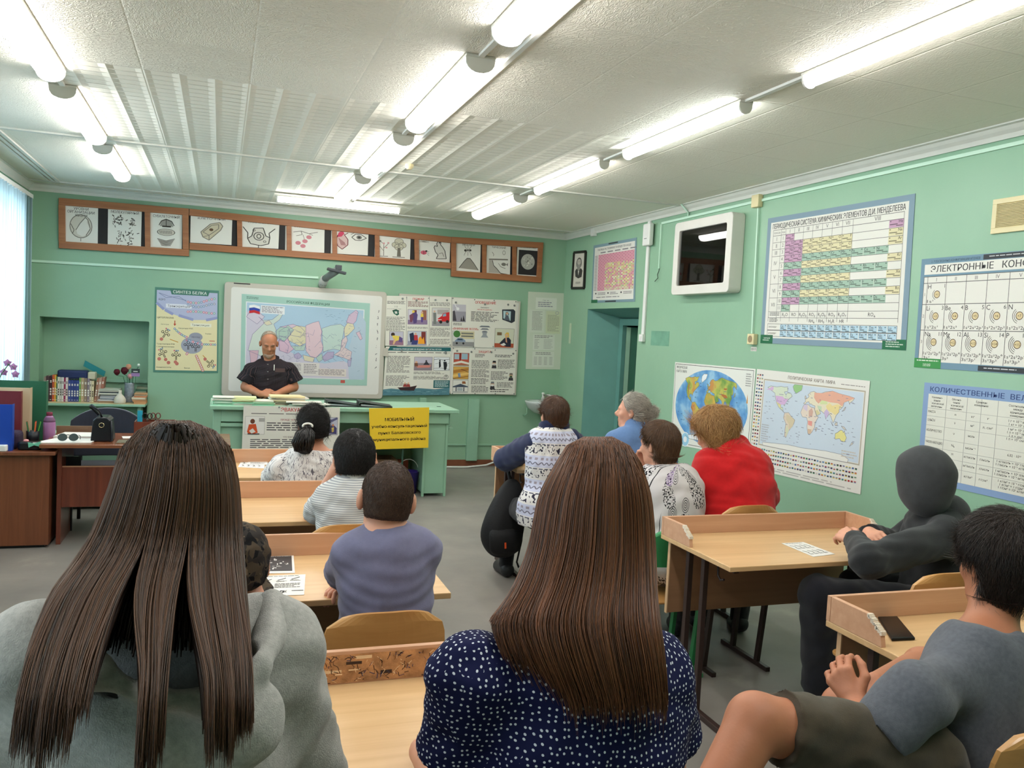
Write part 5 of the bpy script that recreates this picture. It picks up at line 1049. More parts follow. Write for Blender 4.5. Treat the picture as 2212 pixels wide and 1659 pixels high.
# notification
S = Sheet(wallpx('Y', YP, [c6(866, 128), c6(1642, 162), c6(1612, 734), c6(860, 714)]), 100, 76, NB)
S.text('ОПОВЕЩЕНИЕ', 51, 7.5, 4, RED, 2, bold=0.02, fit=32); S.text('Внимание!', 50, 14, 1.8, INK, 2, bold=0.01); S.text('НЕОБХОДИМО:', 50, 17.5, 1.8, RED, 2, bold=0.02, fit=23); S.lines(29, 20, 72, 36, 8, rp, (70, 66, 64))
S.lines(2, 39, 18, 43, 2, rp, (70, 66, 64)); S.text('«ВНИМАНИЕ ВСЕМ!»', 21, 49, 3.2, RED, 2, bold=0.02, fit=40)
pic(1, 10, 21, 37, (150, 146, 156), [('r', 0, 0, 1, 0.4, (186, 182, 190)), ('p', [(0, 0.95), (0, 0.4), (0.15, 0.35), (0.3, 0.95)], (70, 66, 72)), ('d', 0.38, 0.25, 0.12, (226, 226, 226)), ('p', [(0.6, 0.95), (0.65, 0.7), (0.75, 0.95), (0.82, 0.6), (0.95, 0.95)], (50, 46, 50)), ('l', [(0.15, 0.0), (0.3, 0.2)], (230, 230, 230), 1)])
S.poly([(77, 15), (78, 31), (93, 36), (98, 33), (98, 17), (95, 14)], (50, 54, 62), 2); S.poly([(79, 17), (79.5, 29), (91, 32.5), (91, 17.5)], (176, 200, 204), 3); S.disc(85, 21, 1.8, SKIN, 4.4, 8); S.poly([(83, 19), (82.5, 25), (84, 25), (84.5, 19.5), (86.5, 20), (87, 25), (88, 22), (86, 18.5)], (90, 56, 40), 4); S.poly([(81, 31), (83, 24), (87, 24), (90, 32)], (90, 96, 106), 4.2)
for k in range(3): S.poly([(42 + 2 * k, 44 + 4 * k), (60 - 2 * k, 44 + 4 * k), (57 - 2 * k, 41.5 + 4 * k), (45 + 2 * k, 41.5 + 4 * k)], (120, 124, 130), 2 + 0.3 * k)
S.poly([(47, 50), (48, 56), (45, 60), (57, 60), (54, 56), (55, 50)], (150, 154, 158), 2)
pic(1, 51, 35, 75, (206, 206, 200), [('r', 0.35, 0.0, 1, 0.5, (206, 196, 160)), ('r', 0.4, 0.1, 0.95, 0.2, (120, 120, 110)), ('r', 0.4, 0.28, 0.95, 0.38, (120, 120, 110)), ('d', 0.2, 0.2, 0.16, (70, 120, 60)), ('r', 0, 0.7, 1, 1, (140, 140, 140)), ('p', [(0.1, 0.65), (0.25, 0.45), (0.45, 0.45), (0.6, 0.62), (0.58, 0.8), (0.12, 0.8)], (130, 146, 170)), ('p', [(0.26, 0.5), (0.43, 0.5), (0.5, 0.6), (0.2, 0.6)], (60, 76, 90)), ('d', 0.2, 0.8, 0.05, (40, 40, 44)), ('d', 0.5, 0.8, 0.05, (40, 40, 44))])
pic(67, 45, 98, 75, (206, 206, 186), [('r', 0, 0.78, 1, 1, (170, 82, 56)), ('p', [(0.6, 0.2), (0.72, 0.2), (0.75, 0.45), (0.55, 0.45), (0.52, 0.3)], (220, 180, 80)), ('d', 0.62, 0.35, 0.07, SKIN), ('p', [(0.25, 0.78), (0.5, 0.5), (0.72, 0.46), (0.85, 0.6), (0.85, 0.95), (0.6, 0.95)], (44, 44, 60)), ('r', 0.12, 0.2, 0.36, 0.36, (120, 96, 70)), ('p', [(0.3, 0.85), (0.5, 0.75), (0.6, 0.85), (0.45, 0.92)], (226, 224, 220)), ('p', [(0.55, 0.45), (0.62, 0.45), (0.66, 0.75), (0.58, 0.7)], (206, 150, 120))])
magnets([(5.5, 7), (50, 8), (86, 7), (96, 8)], on='notification poster', lab='grey round magnet along the top of the notification poster'); magnets([(1, 1), (34, 1.5), (64, 1.5), (98, 2), (34, 75), (65, 74)], (52, 50, 52), 0.9, on='notification poster edges', lab='tiny dark pin holding the edge of the notification poster')
S.build('safety_poster', 'notification poster headed ОПОВЕЩЕНИЕ with loudspeakers, upper right of four', 'poster', 'civil defence posters')
# protection
S = Sheet(wallpx('Y', YP, [c6(872, 722), c6(1634, 745), c6(1610, 1282), c6(852, 1278)]), 100, 72, NB)
S.text('ЗАЩИТА', 50, 7, 3.4, RED, 2, bold=0.02, fit=20); S.lines(35, 9, 50, 15, 3, rp, (60, 56, 54)); S.lines(66, 9.5, 94, 14, 2, rp, (60, 56, 54))
S.lines(30, 19, 58, 32, 7, rp, (80, 76, 74)); S.lines(30, 33, 58, 46, 7, rp, (80, 76, 74)); S.lines(30, 47, 58, 57, 5, rp, (80, 76, 74)); S.lines(31, 59, 58, 70, 5, rp, (80, 76, 74)); S.lines(71, 17, 98, 32, 8, rp, (80, 76, 74)); S.lines(61, 36, 88, 50, 7, rp, (80, 76, 74)); S.lines(71, 53, 98, 62, 5, rp, (80, 76, 74)); S.lines(61, 64, 90, 70, 2, rp, (80, 76, 74))
pic(2, 8, 26, 28, (186, 86, 66), [('r', 0.05, 0.1, 0.35, 0.5, (160, 180, 190)), ('r', 0.5, 0.05, 0.9, 0.5, (150, 176, 190)), ('p', [(0, 0.75), (0.5, 0.6), (1, 0.75), (1, 0.9), (0.5, 0.78), (0, 0.9)], (226, 220, 206)), ('r', 0, 0.9, 1, 1, (150, 120, 90)), ('r', 0.38, 0.0, 0.46, 0.6, (120, 40, 36))])
pic(2, 29, 26, 49, (206, 160, 80), [('p', [(0, 0.3), (1, 0.1), (1, 0.3), (0, 0.55)], (176, 120, 56)), ('p', [(0, 0.65), (1, 0.45), (1, 0.6), (0, 0.85)], (226, 186, 110)), ('p', [(0.3, 0.55), (0.45, 0.5), (0.5, 0.85), (0.35, 0.85)], (120, 140, 170)), ('l', [(0, 0.95), (1, 0.75)], (140, 90, 40), 1), ('l', [(0.5, 0.2), (1, 0.45)], (110, 70, 40), 0.8)])
pic(2, 50, 26, 70, (222, 220, 212), [('p', [(0, 0.5), (0.5, 0.3), (1, 0.5), (1, 0.56), (0, 0.58)], (70, 80, 96)), ('r', 0.2, 0.58, 0.26, 0.9, (60, 66, 76)), ('r', 0.7, 0.58, 0.76, 0.9, (60, 66, 76)), ('r', 0, 0.88, 1, 1, (180, 180, 176)), ('p', [(0.6, 0.1), (0.8, 0.1), (0.85, 0.3), (0.6, 0.3)], (150, 96, 60)), ('r', 0.3, 0.62, 0.65, 0.85, (170, 176, 180))])
for u, v, hat, mask in ((65.5, 23, (40, 40, 44), (200, 200, 198)), (93, 42, (120, 110, 100), (50, 90, 60)), (64, 56, (120, 122, 124), (226, 226, 222))):
 S.poly([(u - 4, v + 8), (u - 3, v + 3), (u + 3, v + 3), (u + 4, v + 8)], (60, 58, 62), 2); S.disc(u, v, 2.8, SKIN, 3, 12, 3.6); S.poly([(u - 2.9, v - 1), (u - 2.2, v - 4), (u + 2.2, v - 4), (u + 2.9, v - 1)], hat, 4); S.poly([(u - 2.2, v + 0.3), (u - 1.5, v + 3.2), (u + 1.5, v + 3.2), (u + 2.2, v + 0.3)], mask, 4)
magnets([(7, 5), (29, 6), (60, 5.5), (95, 7)], on='protection poster', lab='grey round magnet along the top of the protection poster'); magnets([(1, 1), (34, 1), (66, 2), (99, 2), (2, 71), (37, 71), (69, 71), (99, 71)], (52, 50, 52), 0.9, on='protection poster edges', lab='tiny dark pin holding the edge of the protection poster')
S.build('safety_poster', 'protection poster headed ЗАЩИТА with pictures of shelters, lower right of four', 'poster', 'civil defence posters')
# sheet with four documents near the corner
S = Sheet(wallpx('Y', YB - 0.001, [c6(1775, 55), c6(2200, 75), c6(2167, 985), c6(1745, 980)]), 46, 100, NB, (200, 208, 190), 0.004)
S.rect(10, 7, 37, 22, (216, 220, 208), 1); S.text('График', 23, 11, 1.6, (120, 118, 130), 2); S.lines(13, 12.5, 34, 20, 3, rp, (140, 138, 150), 2)
S.rect(3, 23, 22, 52, (206, 212, 198), 1); S.lines(6, 25, 19, 50, 15, rp, (150, 152, 146), 2); S.rect(24, 24, 43, 53, (200, 206, 176), 1); S.lines(26, 29, 41, 51, 12, rp, (156, 158, 140), 2); S.ring(38, 26, 2, 0.5, (150, 152, 170), 2)
S.rect(8, 55, 36, 75, (210, 214, 202), 1); S.lines(10, 56, 34, 60, 2, rp, (130, 130, 128), 2); S.lines(10, 61, 16, 74, 7, rp, (160, 160, 156), 2); S.lines(22, 61, 34, 74, 7, rp, (176, 176, 170), 2)
S.rect(8, 77, 36, 97, (210, 214, 202), 1); S.lines(12, 78, 32, 82, 2, rp, (130, 130, 128), 2)
for u in (10, 16, 23, 30): S.lines(u, 84, u + 4, 95, 6, rp, (160, 160, 156), 2, ragged=0)
S.build('notice_board', 'pale board with four faded typed papers beside the room corner', 'notice board')
# evacuation poster pinned on the bench
bk_ = 8.184
S = Sheet([(ony(526, 874, bk_)[0], BY0 - 0.002, BZ + 0.004), (ony(733, 876, bk_)[0], BY0 - 0.002, BZ + 0.004), (ony(731, 970, bk_)[0], BY0 + 0.02, 0.47), (ony(522, 970, bk_)[0], BY0 + 0.02, 0.47)], 100, 45, NB, PAPER, 0.002)
S.text('ЭВАКУАЦИЯ', 53, 5, 3.6, RED, 2, bold=0.02, fit=30); S.lines(8, 7, 92, 8.6, 1, rp, (96, 90, 90)); S.text('ПРЕЖДЕ ЧЕМ ПОКИНУТЬ ДОМ', 55, 14, 1.6, (160, 40, 70), 2, bold=0.015); S.lines(24, 16, 78, 25, 4, rp, (80, 76, 80)); S.text('ЧТО ВЗЯТЬ С СОБОЙ', 52, 31, 1.5, (110, 60, 80), 2, bold=0.01); S.lines(8, 32.5, 80, 44, 6, rp, (80, 76, 80))
pic(2, 10, 22, 28, (226, 222, 216), [('r', 0.7, 0.1, 1, 0.3, (170, 166, 160)), ('d', 0.38, 0.28, 0.12, (110, 66, 46)), ('p', [(0.12, 0.85), (0.2, 0.45), (0.55, 0.42), (0.66, 0.9), (0.5, 0.95), (0.2, 0.98)], (206, 84, 44)), ('p', [(0.22, 0.8), (0.4, 0.66), (0.55, 0.85), (0.35, 0.95)], (220, 214, 206)), ('r', 0.15, 0.94, 0.75, 1, (70, 64, 66))], border=(190, 186, 180))
pic(88, 10, 98, 28, (190, 190, 206), [('p', [(0, 0.2), (0.9, 0), (1, 0.1), (0.1, 0.35)], (96, 96, 130)), ('p', [(0.1, 0.9), (0.2, 0.5), (0.5, 0.4), (0.9, 0.6), (0.9, 0.95)], (70, 66, 110)), ('d', 0.5, 0.45, 0.12, (196, 130, 90)), ('p', [(0.35, 0.6), (0.6, 0.55), (0.6, 0.8), (0.4, 0.85)], (216, 186, 96))], border=(150, 146, 150))
magnets([(36, 0.8), (68, 1)], (90, 84, 80), 0.9, on='evacuation poster', lab='small dark pin at the top of the evacuation poster')
S.build('safety_poster', 'evacuation poster headed ЭВАКУАЦИЯ hanging on the bench front', 'poster')
# yellow sign on its stand
YY = 8.0
q = [ony(797, 882, YY), ony(927, 880, YY), ony(925, 967, YY), ony(800, 971, YY)]
S = Sheet(q, 60, 40, NB, (232, 194, 50), 0.006)
for i, (t_, w) in enumerate((('МОБИЛЬНЫЙ', 29), ('учебно-консультационный', 56), ('пункт Балаковского', 43), ('муниципального района', 53))): S.text(t_, 30, 12.8 + 6.4 * i, (3.2, 2.9, 2.9, 2.9)[i], (36, 30, 24), 2, bold=0.03, fit=w)
st = S.build('sign', 'yellow sign on a dark stand before the bench reading МОБИЛЬНЫЙ учебно-консультационный пункт', 'sign', children='sign_board')
pm = (q[2] * 0.56 + q[3] * 0.44); DGS = mat('dark_green_steel', (44, 72, 58), 0.5)
b = MB(); b.bar((pm[0], YY + 0.015, 0.02), (pm[0], YY + 0.015, pm[2] + 0.1), 0.016, 0.012, (0, 1, 0)); b.build('post', DGS, st); MB().box(pm[0] - 0.1, YY - 0.02, 0, pm[0] + 0.1, YY + 0.05, 0.02).build('base_plate', DGS, st)
# ================================================================== BAND OF FRAMED BIOLOGY PICTURES ON THE BACK WALL
FRW = wood('reddish_pine', (146, 92, 58), (172, 114, 74), 3.0, 'X', 0.45)
BLKB = mat('black_backing', (34, 32, 34), 0.6)
WHB = (224, 222, 214)
def frame_section(label, tl, tr, br, bl, studs, right_stile, left_stile, pics):
 YF = YB - 0.03
 q = wallpx('Y', YF, [tl, tr, br, bl]); t = thing('picture_frame', label, 'picture frame', tuple(q[3]), 0, 'wooden frames with biology pictures')
 B = MB(); B.add([p + np.array((0, d, 0)) for d in (0.012, 0.024) for p in q], [(3, 2, 1, 0), (4, 5, 6, 7), (0, 1, 5, 4), (1, 2, 6, 5), (2, 3, 7, 6), (3, 0, 4, 7)]); B.build('backing', BLKB, t)
 w = 0.075
 def rail(a, b_, nm, ww=w, dz=0.0):
  MB().bar(a, b_, 0.03, ww, (0, 0, 1)).build(nm, FRW, t, bevel=0.003)
 up = np.array((0, 0, w / 2))
 rail(q[0] - up, q[1] - up, 'top_rail'); rail(q[3] + up, q[2] + up, 'bottom_rail')
 L = [(q[0] + (0.03, 0, -w), q[3] + (0.03, 0, w))] if left_stile else []
 if right_stile: L.append((q[1] + (-0.035, 0, -w), q[2] + (-0.035, 0, w)))
 for a, b_ in L: MB().bar(a, b_, 0.065, 0.03, (0, 1, 0)).build('stile', FRW, t, bevel=0.003)
 for (xt, xb) in studs:
  f = (xt[0] - tl[0]) / (tr[0] - tl[0]); g = (xb[0] - bl[0]) / (br[0] - bl[0])
  a = q[0] * (1 - f) + q[1] * f - (0, 0, w); c = q[3] * (1 - g) + q[2] * g + np.array((0, 0, w)); MB().bar(a, c, 0.055, 0.028, (0, 1, 0)).build('divider', FRW, t, bevel=0.002)
 for fn, cs in pics:
  global S
  S = Sheet(wallpx('Y', YB - 0.0185, cs), 40, 46 if False else 40, NB, WHB, 0.002)
  fn(); S.mb.build('picture', S.ms, t)
K = (66, 62, 58); K2 = (120, 114, 106)
def hd(*rows, y=5.0, h=2.6):
 for i, r in enumerate(rows): S.text(r, 20, y + 3.3 * i, h, K, 2, bold=0.01, fit=min(33, 2.9 * len(r)))
def f1():
 hd('УРОВНИ', 'ОРГАНИЗАЦИИ', 'ЖИЗНИ', y=6); S.disc(20, 22, 13, (206, 200, 188), 1, 22, 11.5); S.ring(20, 22, 13, 0.9, K2, 2, 24, ry=0.88); S.poly([(16, 30), (14, 24), (19, 19), (24, 13), (28, 13), (27, 18), (31, 24), (28, 30), (22, 32)][::-1], (226, 222, 214), 3); S.line([(14, 26), (19, 19), (25, 13), (28, 15), (31, 24), (26, 31)], 0.9, K2, 4); S.line([(8, 20), (12, 26), (10, 30)], 0.9, K2, 4); S.line([(20, 34), (20, 37)], 0.8, K2, 4)
def f2():
 hd('МОЛЕКУЛЯРНЫЙ', y=6)
 r_ = random.Random(5)
 for cx, cy, n_ in ((11, 14, 30), (27, 13, 14), (17, 28, 12), (30, 25, 8), (28, 33, 10), (12, 35, 8)):
  for k in range(n_): a = r_.uniform(0, 6.28); u, v = cx + r_.uniform(-5, 5), cy + r_.uniform(-5, 5) * .9; S.line([(u, v), (u + 3 * math.cos(a), v + 2.4 * math.sin(a))], r_.uniform(0.6, 1.1), (K, K2)[k % 2], 2)
def f3():
 hd('СУБКЛЕТОЧНЫЙ', y=7); S.poly([(12, 16), (14, 11), (20, 9), (27, 11), (29, 16)][::-1], (150, 146, 138), 2); S.line([(11, 15), (14, 10.5), (20, 8.5), (27, 10.5), (30, 15)], 1, K, 3); S.line([(15, 16), (26, 16)], 1.6, K, 3); S.line([(20, 9), (20, 16)], 0.9, K, 3)
 S.disc(20, 22, 11, (196, 190, 178), 2, 18, 3.4); S.ring(20, 22, 11, 0.9, K, 3, 20, ry=0.32)
 for k in range(8): S.line([(12 + 2 * k, 20.5), (13 + 2 * k, 23.5)], 0.7, K2, 4)
 for k in range(6): S.line([(9 + k, 29 + 1.3 * k), (20, 31 + 1.0 * k), (31 - k, 28.5 + 1.4 * k)], 0.8, K2, 3)
def f4():
 hd('КЛЕТОЧНЫЙ', y=6); S.poly([(10, 24), (19, 12), (28, 9), (31, 14), (29, 20), (18, 35), (12, 31)][::-1], (196, 186, 160), 2); S.line([(10, 24), (19, 12), (28, 9), (31, 14), (29, 20), (18, 35), (12, 31), (10, 24)], 0.9, K2, 3); S.line([(12, 24), (20, 14), (27, 12), (27, 18), (18, 28), (12, 24)], 0.8, K2, 3); S.disc(20, 20, 2, (90, 70, 50), 4); S.line([(12, 31), (18, 28)], 0.7, K2, 3); S.line([(18, 28), (18, 35)], 0.7, K2, 3)
def f5():
 hd('ТКАНЕВЫЙ', y=6); P = [(13, 24), (15, 13), (24, 12), (27, 23), (31, 25), (30, 34), (22, 37), (12, 35), (9, 28)]; S.poly(P[::-1], (206, 202, 192), 2); S.line(P + P[:1], 1, K, 3); S.ring(20, 24, 5, 0.9, K, 3, 14, ry=1.1); S.ring(20, 24, 2, 0.8, K, 3, 10, ry=1.5); S.line([(4, 12), (9, 20), (9, 28)], 1, K, 3); S.line([(36, 12), (30, 19), (31, 25)], 1, K, 3); S.ring(15, 16, 1.3, 0.6, K, 3, 8); S.ring(26, 31, 1.3, 0.6, K, 3, 8); S.line([(20, 37), (20, 40)], 0.8, K, 3)
def f6():
 hd('ОРГАННЫЙ', y=6); S.line([(8, 13), (16, 11), (24, 14), (33, 11)], 0.8, K2, 2); S.line([(16, 11), (17, 16), (11, 18)], 0.7, K2, 2); S.line([(24, 14), (28, 16)], 0.7, K2, 2); S.line([(18, 16), (20, 26)], 0.5, K2, 2)
 for u, v in ((13, 28), (18, 32), (20, 25), (24, 19)): S.disc(u, v, 2.8, (196, 126, 134), 3, 12)
def f7():
 S.poly([(7, 12), (9, 7), (13, 6), (15, 12), (18, 18), (18, 26), (12, 33), (7, 28), (5, 20)][::-1], (206, 176, 172), 2); S.poly([(6, 15), (8, 8), (12, 5), (14, 9), (11, 14)][::-1], (204, 70, 100), 3); S.line([(7, 12), (5, 20), (7, 28), (12, 33), (18, 26), (18, 18), (14, 11), (18, 8)], 0.9, (110, 50, 56), 4)
 for k in range(7): S.line([(8 + k, 16 + k), (11 + k * .8, 27)], 0.5, (150, 96, 96), 4)
 S.line([(22, 14), (26, 9), (32, 9), (38, 14), (32, 18), (26, 18), (22, 14)], 0.9, K, 3); S.disc(30, 13.5, 3, (120, 116, 110), 4); S.disc(30, 13.5, 1.3, (40, 38, 36), 5); S.line([(21, 10), (27, 5), (35, 6)], 0.7, K2, 3)
def f8():
 hd('ОРГАНИЗМЕННЫЙ', y=6); S.line([(10, 35), (10, 18), (6, 14)], 0.7, K2, 2); S.line([(10, 24), (15, 17)], 0.7, K2, 2); S.line([(10, 28), (6, 22)], 0.6, K2, 2)
 for u, v in ((6, 14), (15, 16), (5, 22), (13, 23), (10, 17)): S.disc(u, v, 1.3, (206, 150, 150) if u > 9 else K2, 3, 8)
 for u, v, r in ((27, 13, 5), (23, 18, 4), (31, 18, 4.2), (27, 21, 5)): S.disc(u, v, r, (196, 192, 170), 2, 12); S.ring(u, v, r, 0.6, K2, 3, 12)
 S.poly([(25.6, 22), (25, 35), (29.5, 35), (28.6, 22)], (110, 104, 96), 4); S.line([(5, 36), (15, 35.5)], 0.9, K2, 3); S.line([(20, 36), (34, 36)], 1, K2, 3)
def f9():
 for k in range(8): a = 3.14 + k * .45; S.line([(9, 10), (9 + 6 * math.cos(a), 10 + 4 * math.sin(a))], 0.5, K2, 2)
 S.disc(9, 26, 3.6, (200, 90, 110), 3, 12, 3.2); S.disc(12, 23.5, 1.4, (60, 40, 44), 4, 8); S.line([(9, 23), (9, 29)], 0.5, (60, 40, 44), 4)
 for d in (-1, 0, 1): S.line([(5, 26 + 2 * d), (2.5, 26 + 3 * d)], 0.5, K2, 3); S.line([(13, 26 + 2 * d), (15.5, 27 + 3 * d)], 0.5, K2, 3)
 P = [(25, 15), (24, 11), (26, 5), (27.2, 10), (29, 6), (28.6, 12), (31, 15), (34, 21), (35, 28), (36, 33), (28, 34), (24, 34), (26, 28), (23, 24), (21, 17), (22, 14)]; S.poly(P[::-1], (206, 202, 194), 2); S.line(P + P[:1], 0.9, K, 3); S.disc(24.5, 14.5, 0.6, K, 4, 6); S.line([(27, 26), (31, 24), (33, 30)], 0.7, K2, 4)
def f10():
 hd('ПОПУЛЯЦИОННО-', 'ВИДОВОЙ', y=4, h=2.2); S.disc(15, 13, 2.2, (70, 66, 60), 2, 10, 1.4); S.disc(19, 12.5, 1.6, (70, 66, 60), 2, 8, 1.1); S.disc(23, 12.5, 2.0, (70, 66, 60), 2, 8, 1.3)
 for d in (-1, 1): 
  for k in range(3): S.line([(18 + k, 12.5), (14 + 5 * k, 12.5 + 4 * d), (13 + 6 * k, 12.5 + 6.5 * d)], 0.6, K2, 2)
 S.poly([(5, 34), (13, 26), (18, 22), (23, 22), (29, 27), (37, 35)][::-1], (150, 144, 134), 2); S.line([(5, 34), (13, 26), (18, 22), (23, 22), (29, 27), (37, 35)], 0.8, K, 3)
def f11():
 hd('БИОГЕОЦЕНО-', 'ТИЧЕСКИЙ', y=4, h=2.2); S.ring(29, 12, 2.4, 0.6, K2, 2, 10); S.line([(9, 12), (12, 15), (11, 17)], 0.7, K2, 2); S.line([(4, 21), (36, 20)], 1.6, K2, 2); S.poly([(4, 22), (10, 22), (12, 28), (18, 32), (24, 37), (4, 37)][::-1], (176, 170, 160), 2); S.line([(10, 22), (12, 28), (18, 32), (24, 37), (36, 38)], 0.9, K, 3); S.disc(29, 26, 4, (120, 116, 110), 2, 10, 2); S.poly([(33, 26), (36, 24), (36, 28)], (120, 116, 110), 2); S.line([(20, 25), (24, 29), (32, 31)], 0.7, K2, 3)
def f12():
 hd('БИОСФЕРНЫЙ', y=4.5, h=2.4); S.rect(3, 7, 37, 37, (46, 44, 46), 1); S.disc(20, 21, 12.5, (176, 174, 166), 2, 24, 9.5)
 r_ = random.Random(3)
 for k in range(26): a, q_ = r_.uniform(0, 6.28), r_.uniform(0, 10); u, v = 20 + q_ * math.cos(a), 21 + q_ * .75 * math.sin(a); S.line([(u, v), (u + r_.uniform(-3, 3), v + r_.uniform(-2, 2))], 0.9, ((220, 218, 208), (120, 118, 112))[k % 2], 3)
Q = lambda f, L: [f(*p) for p in L]
frame_section('left wooden frame with three tall biology pictures, the first headed УРОВНИ ОРГАНИЗАЦИИ ЖИЗНИ', c1(402, 150), c1(1290, 224), c1(1290, 549), c1(402, 493), [(c1(998, 0), c1(998, 0))], True, True,
 [(f1, Q(c1, [(437, 182), (670, 203), (667, 473), (435, 462)])), (f2, Q(c1, [(738, 210), (968, 228), (962, 488), (735, 478)])), (f3, Q(c1, [(1026, 232), (1244, 248), (1241, 508), (1023, 498)]))])
frame_section('long middle wooden frame with six pictures, among them a heart and a hare', c1(1293, 224), c2(1184, 417), c2(1180, 634), c1(1293, 503), [(c1(1608, 0), c1(1608, 0)), (c1(1930, 0), c1(1930, 0)), (c2(342, 0), c2(342, 0)), (c2(640, 0), c2(640, 0)), (c2(926, 0), c2(926, 0))], False, False,
 [(f4, Q(c1, [(1302, 262), (1586, 280), (1580, 472), (1298, 455)])), (f5, Q(c1, [(1632, 285), (1908, 306), (1900, 498), (1626, 482)])), (f6, Q(c2, [(53, 316), (320, 336), (317, 525), (50, 510)])), (f7, Q(c2, [(366, 346), (620, 364), (614, 543), (362, 528)])), (f8, Q(c2, [(664, 376), (908, 396), (902, 578), (660, 564)])), (f9, Q(c2, [(946, 402), (1178, 424), (1172, 598), (942, 582)]))])
frame_section('right wooden frame with three narrow pictures ending in a dark globe', c2(1185, 416), c2(1812, 455), c2(1797, 729), c2(1182, 686), [(c2(1405, 0), c2(1402, 0)), (c2(1611, 0), c2(1608, 0))], True, True,
 [(f10, Q(c2, [(1220, 428), (1386, 440), (1380, 674), (1214, 662)])), (f11, Q(c2, [(1428, 448), (1590, 460), (1584, 686), (1422, 676)])), (f12, Q(c2, [(1636, 463), (1785, 474), (1778, 698), (1628, 688)]))])
# ================================================================== RIGHT WALL
# portrait
q = wallpx('X', XR - 0.012, Q(c3, [(172, 705), (278, 695), (262, 1030), (150, 1032)])); pf = thing('portrait', 'narrow black framed portrait of a bearded man in the corner near the door', 'portrait', tuple(q[3]))
S = Sheet(wallpx('X', XR - 0.004, Q(c3, [(176, 710), (274, 700), (258, 1025), (154, 1027)])), 34, 100, NR, (214, 208, 196), 0.003)
S.poly([(8, 68), (6, 52), (10, 46), (17, 44), (25, 46), (29, 52), (27, 70), (17, 74)][::-1], (70, 68, 66), 1); S.disc(17, 30, 8.5, (96, 92, 88), 1.3, 18, 16); S.disc(17, 27, 6, (190, 182, 172), 2, 16, 9); S.poly([(11, 31), (12, 46), (17, 54), (22, 46), (23, 31), (17, 35)][::-1], (150, 146, 140), 3); S.poly([(15, 52), (17, 66), (19, 52)][::-1], (214, 210, 204), 3)
for d in (-2.5, 2.5): S.disc(17 + d, 26, 0.8, (60, 56, 54), 4, 8)
S.lines(10, 84, 24, 90, 3, rp, (70, 66, 64), 2)
S.mb.build('portrait_sheet', S.ms, pf)
b = MB()
for a, c in ((0, 1), (1, 2), (2, 3), (3, 0)): b.bar(q[a], q[c], 0.03, 0.024, (1, 0, 0))
b.build('frame', mat('black_frame', (36, 34, 32), 0.4), pf)
# solubility table
S = Sheet(wallpx('X', XR - 0.001, Q(c3, [(352, 640), (748, 565), (730, 1155), (330, 1168)])), 64, 82, NR, (120, 146, 156))
S.rect(2.5, 4, 62, 78.5, (216, 214, 206), 1); S.rect(24, 0.6, 38, 2.4, (50, 56, 58), 2); S.rect(22, 79.6, 38, 81.4, (50, 56, 58), 2); S.rect(0, 77.5, 10, 82, (40, 104, 70), 2); S.text('ТАБЛИЦА РАСТВОРИМОСТИ ВЕЩЕСТВ В ВОДЕ', 32, 9, 2.6, (60, 58, 70), 2, bold=0.012, fit=50)
rs = random.Random(9)
for i in range(24):
 S.rect(3.5, 15.5 + 2.1 * i, 8, 16.7 + 2.1 * i, (150, 146, 146), 2)
 for j in range(24):
  c = (206, 132, 152) if (i < 6 or j < 5 or rs.random() < 0.25) else ((206, 196, 130), (206, 132, 152), (214, 208, 176), (176, 186, 140), (206, 160, 130))[rs.choice((0, 0, 1, 2, 3, 4))] if i < 22 else (206, 190, 160)
  u, v = 9 + 2.2 * j, 15 + 2.1 * i; S.rect(u, v, u + 2.05, v + 1.95, c, 2)
  if (i + j) % 2 == 0: S.rect(u + 0.6, v + 0.5, u + 1.4, v + 1.4, tuple(int(q_ * 0.62) for q_ in c), 3)
for k in range(5): S.rect(12 + 11 * k, 11.5, 20 + 11 * k, 13, (120, 116, 120), 2)
for k in range(3): S.rect(6 + 19 * k, 68, 8 + 19 * k, 70, (60, 60, 64), 2); S.lines(10 + 19 * k, 68, 22 + 19 * k, 72, 2, rs, (110, 108, 110), 2)
S.lines(8, 74, 52, 76, 1, rs, (110, 108, 110), 2)
S.build('wall_poster', 'small pink and yellow solubility table above the door', 'poster')
# periodic table
S = Sheet(wallpx('X', XR - 0.001, [(1660, 472), (1978, 418), (1957, 757), (1643, 741)]), 150, 103, NR, (126, 148, 162))
S.rect(4.5, 4.2, 145.5, 98.5, (222, 219, 210), 1); S.rect(0, 96, 15.5, 103, (38, 104, 70), 2); S.rect(130, 96, 150, 103, (38, 104, 70), 2); S.text('ХИМИЯ', 8, 99.4, 1.4, (206, 216, 206), 3, fit=8); S.lines(3, 100, 13, 101.5, 1, rs, (190, 206, 190), 3); S.lines(133, 97.5, 148, 102, 3, rs, (190, 206, 190), 3)
S.text('ПЕРИОДИЧЕСКАЯ СИСТЕМА ХИМИЧЕСКИХ ЭЛЕМЕНТОВ Д.И. МЕНДЕЛЕЕВА', 75, 9.6, 4.0, (56, 54, 56), 2, bold=0.014, fit=136)
GR = (96, 94, 92)
cols = [8, 18, 23.5] + [23.5 + 10.4 * k for k in range(1, 8)] + [142]    # period | row | I..VII | VIII
cx = [23.5 + 10.4 * k for k in range(8)]; c8 = [cx[7], cx[7] + 11.4, cx[7] + 22.8, cx[7] + 34.2, 142 - 12.5, 142]
top, hh0 = 10.6, 4.6
rowy = [top + hh0 + 5.6 * k for k in range(12)]        # rows 1..11
yb = rowy[11]
S.rect(8, top, 142, top + 0.35, GR, 2)
for y_ in rowy[1:]: S.rect(8 if y_ in (rowy[1], rowy[2], rowy[3], rowy[5], rowy[7], rowy[9], rowy[11]) else 18, y_, 142, y_ + 0.3, GR, 3)
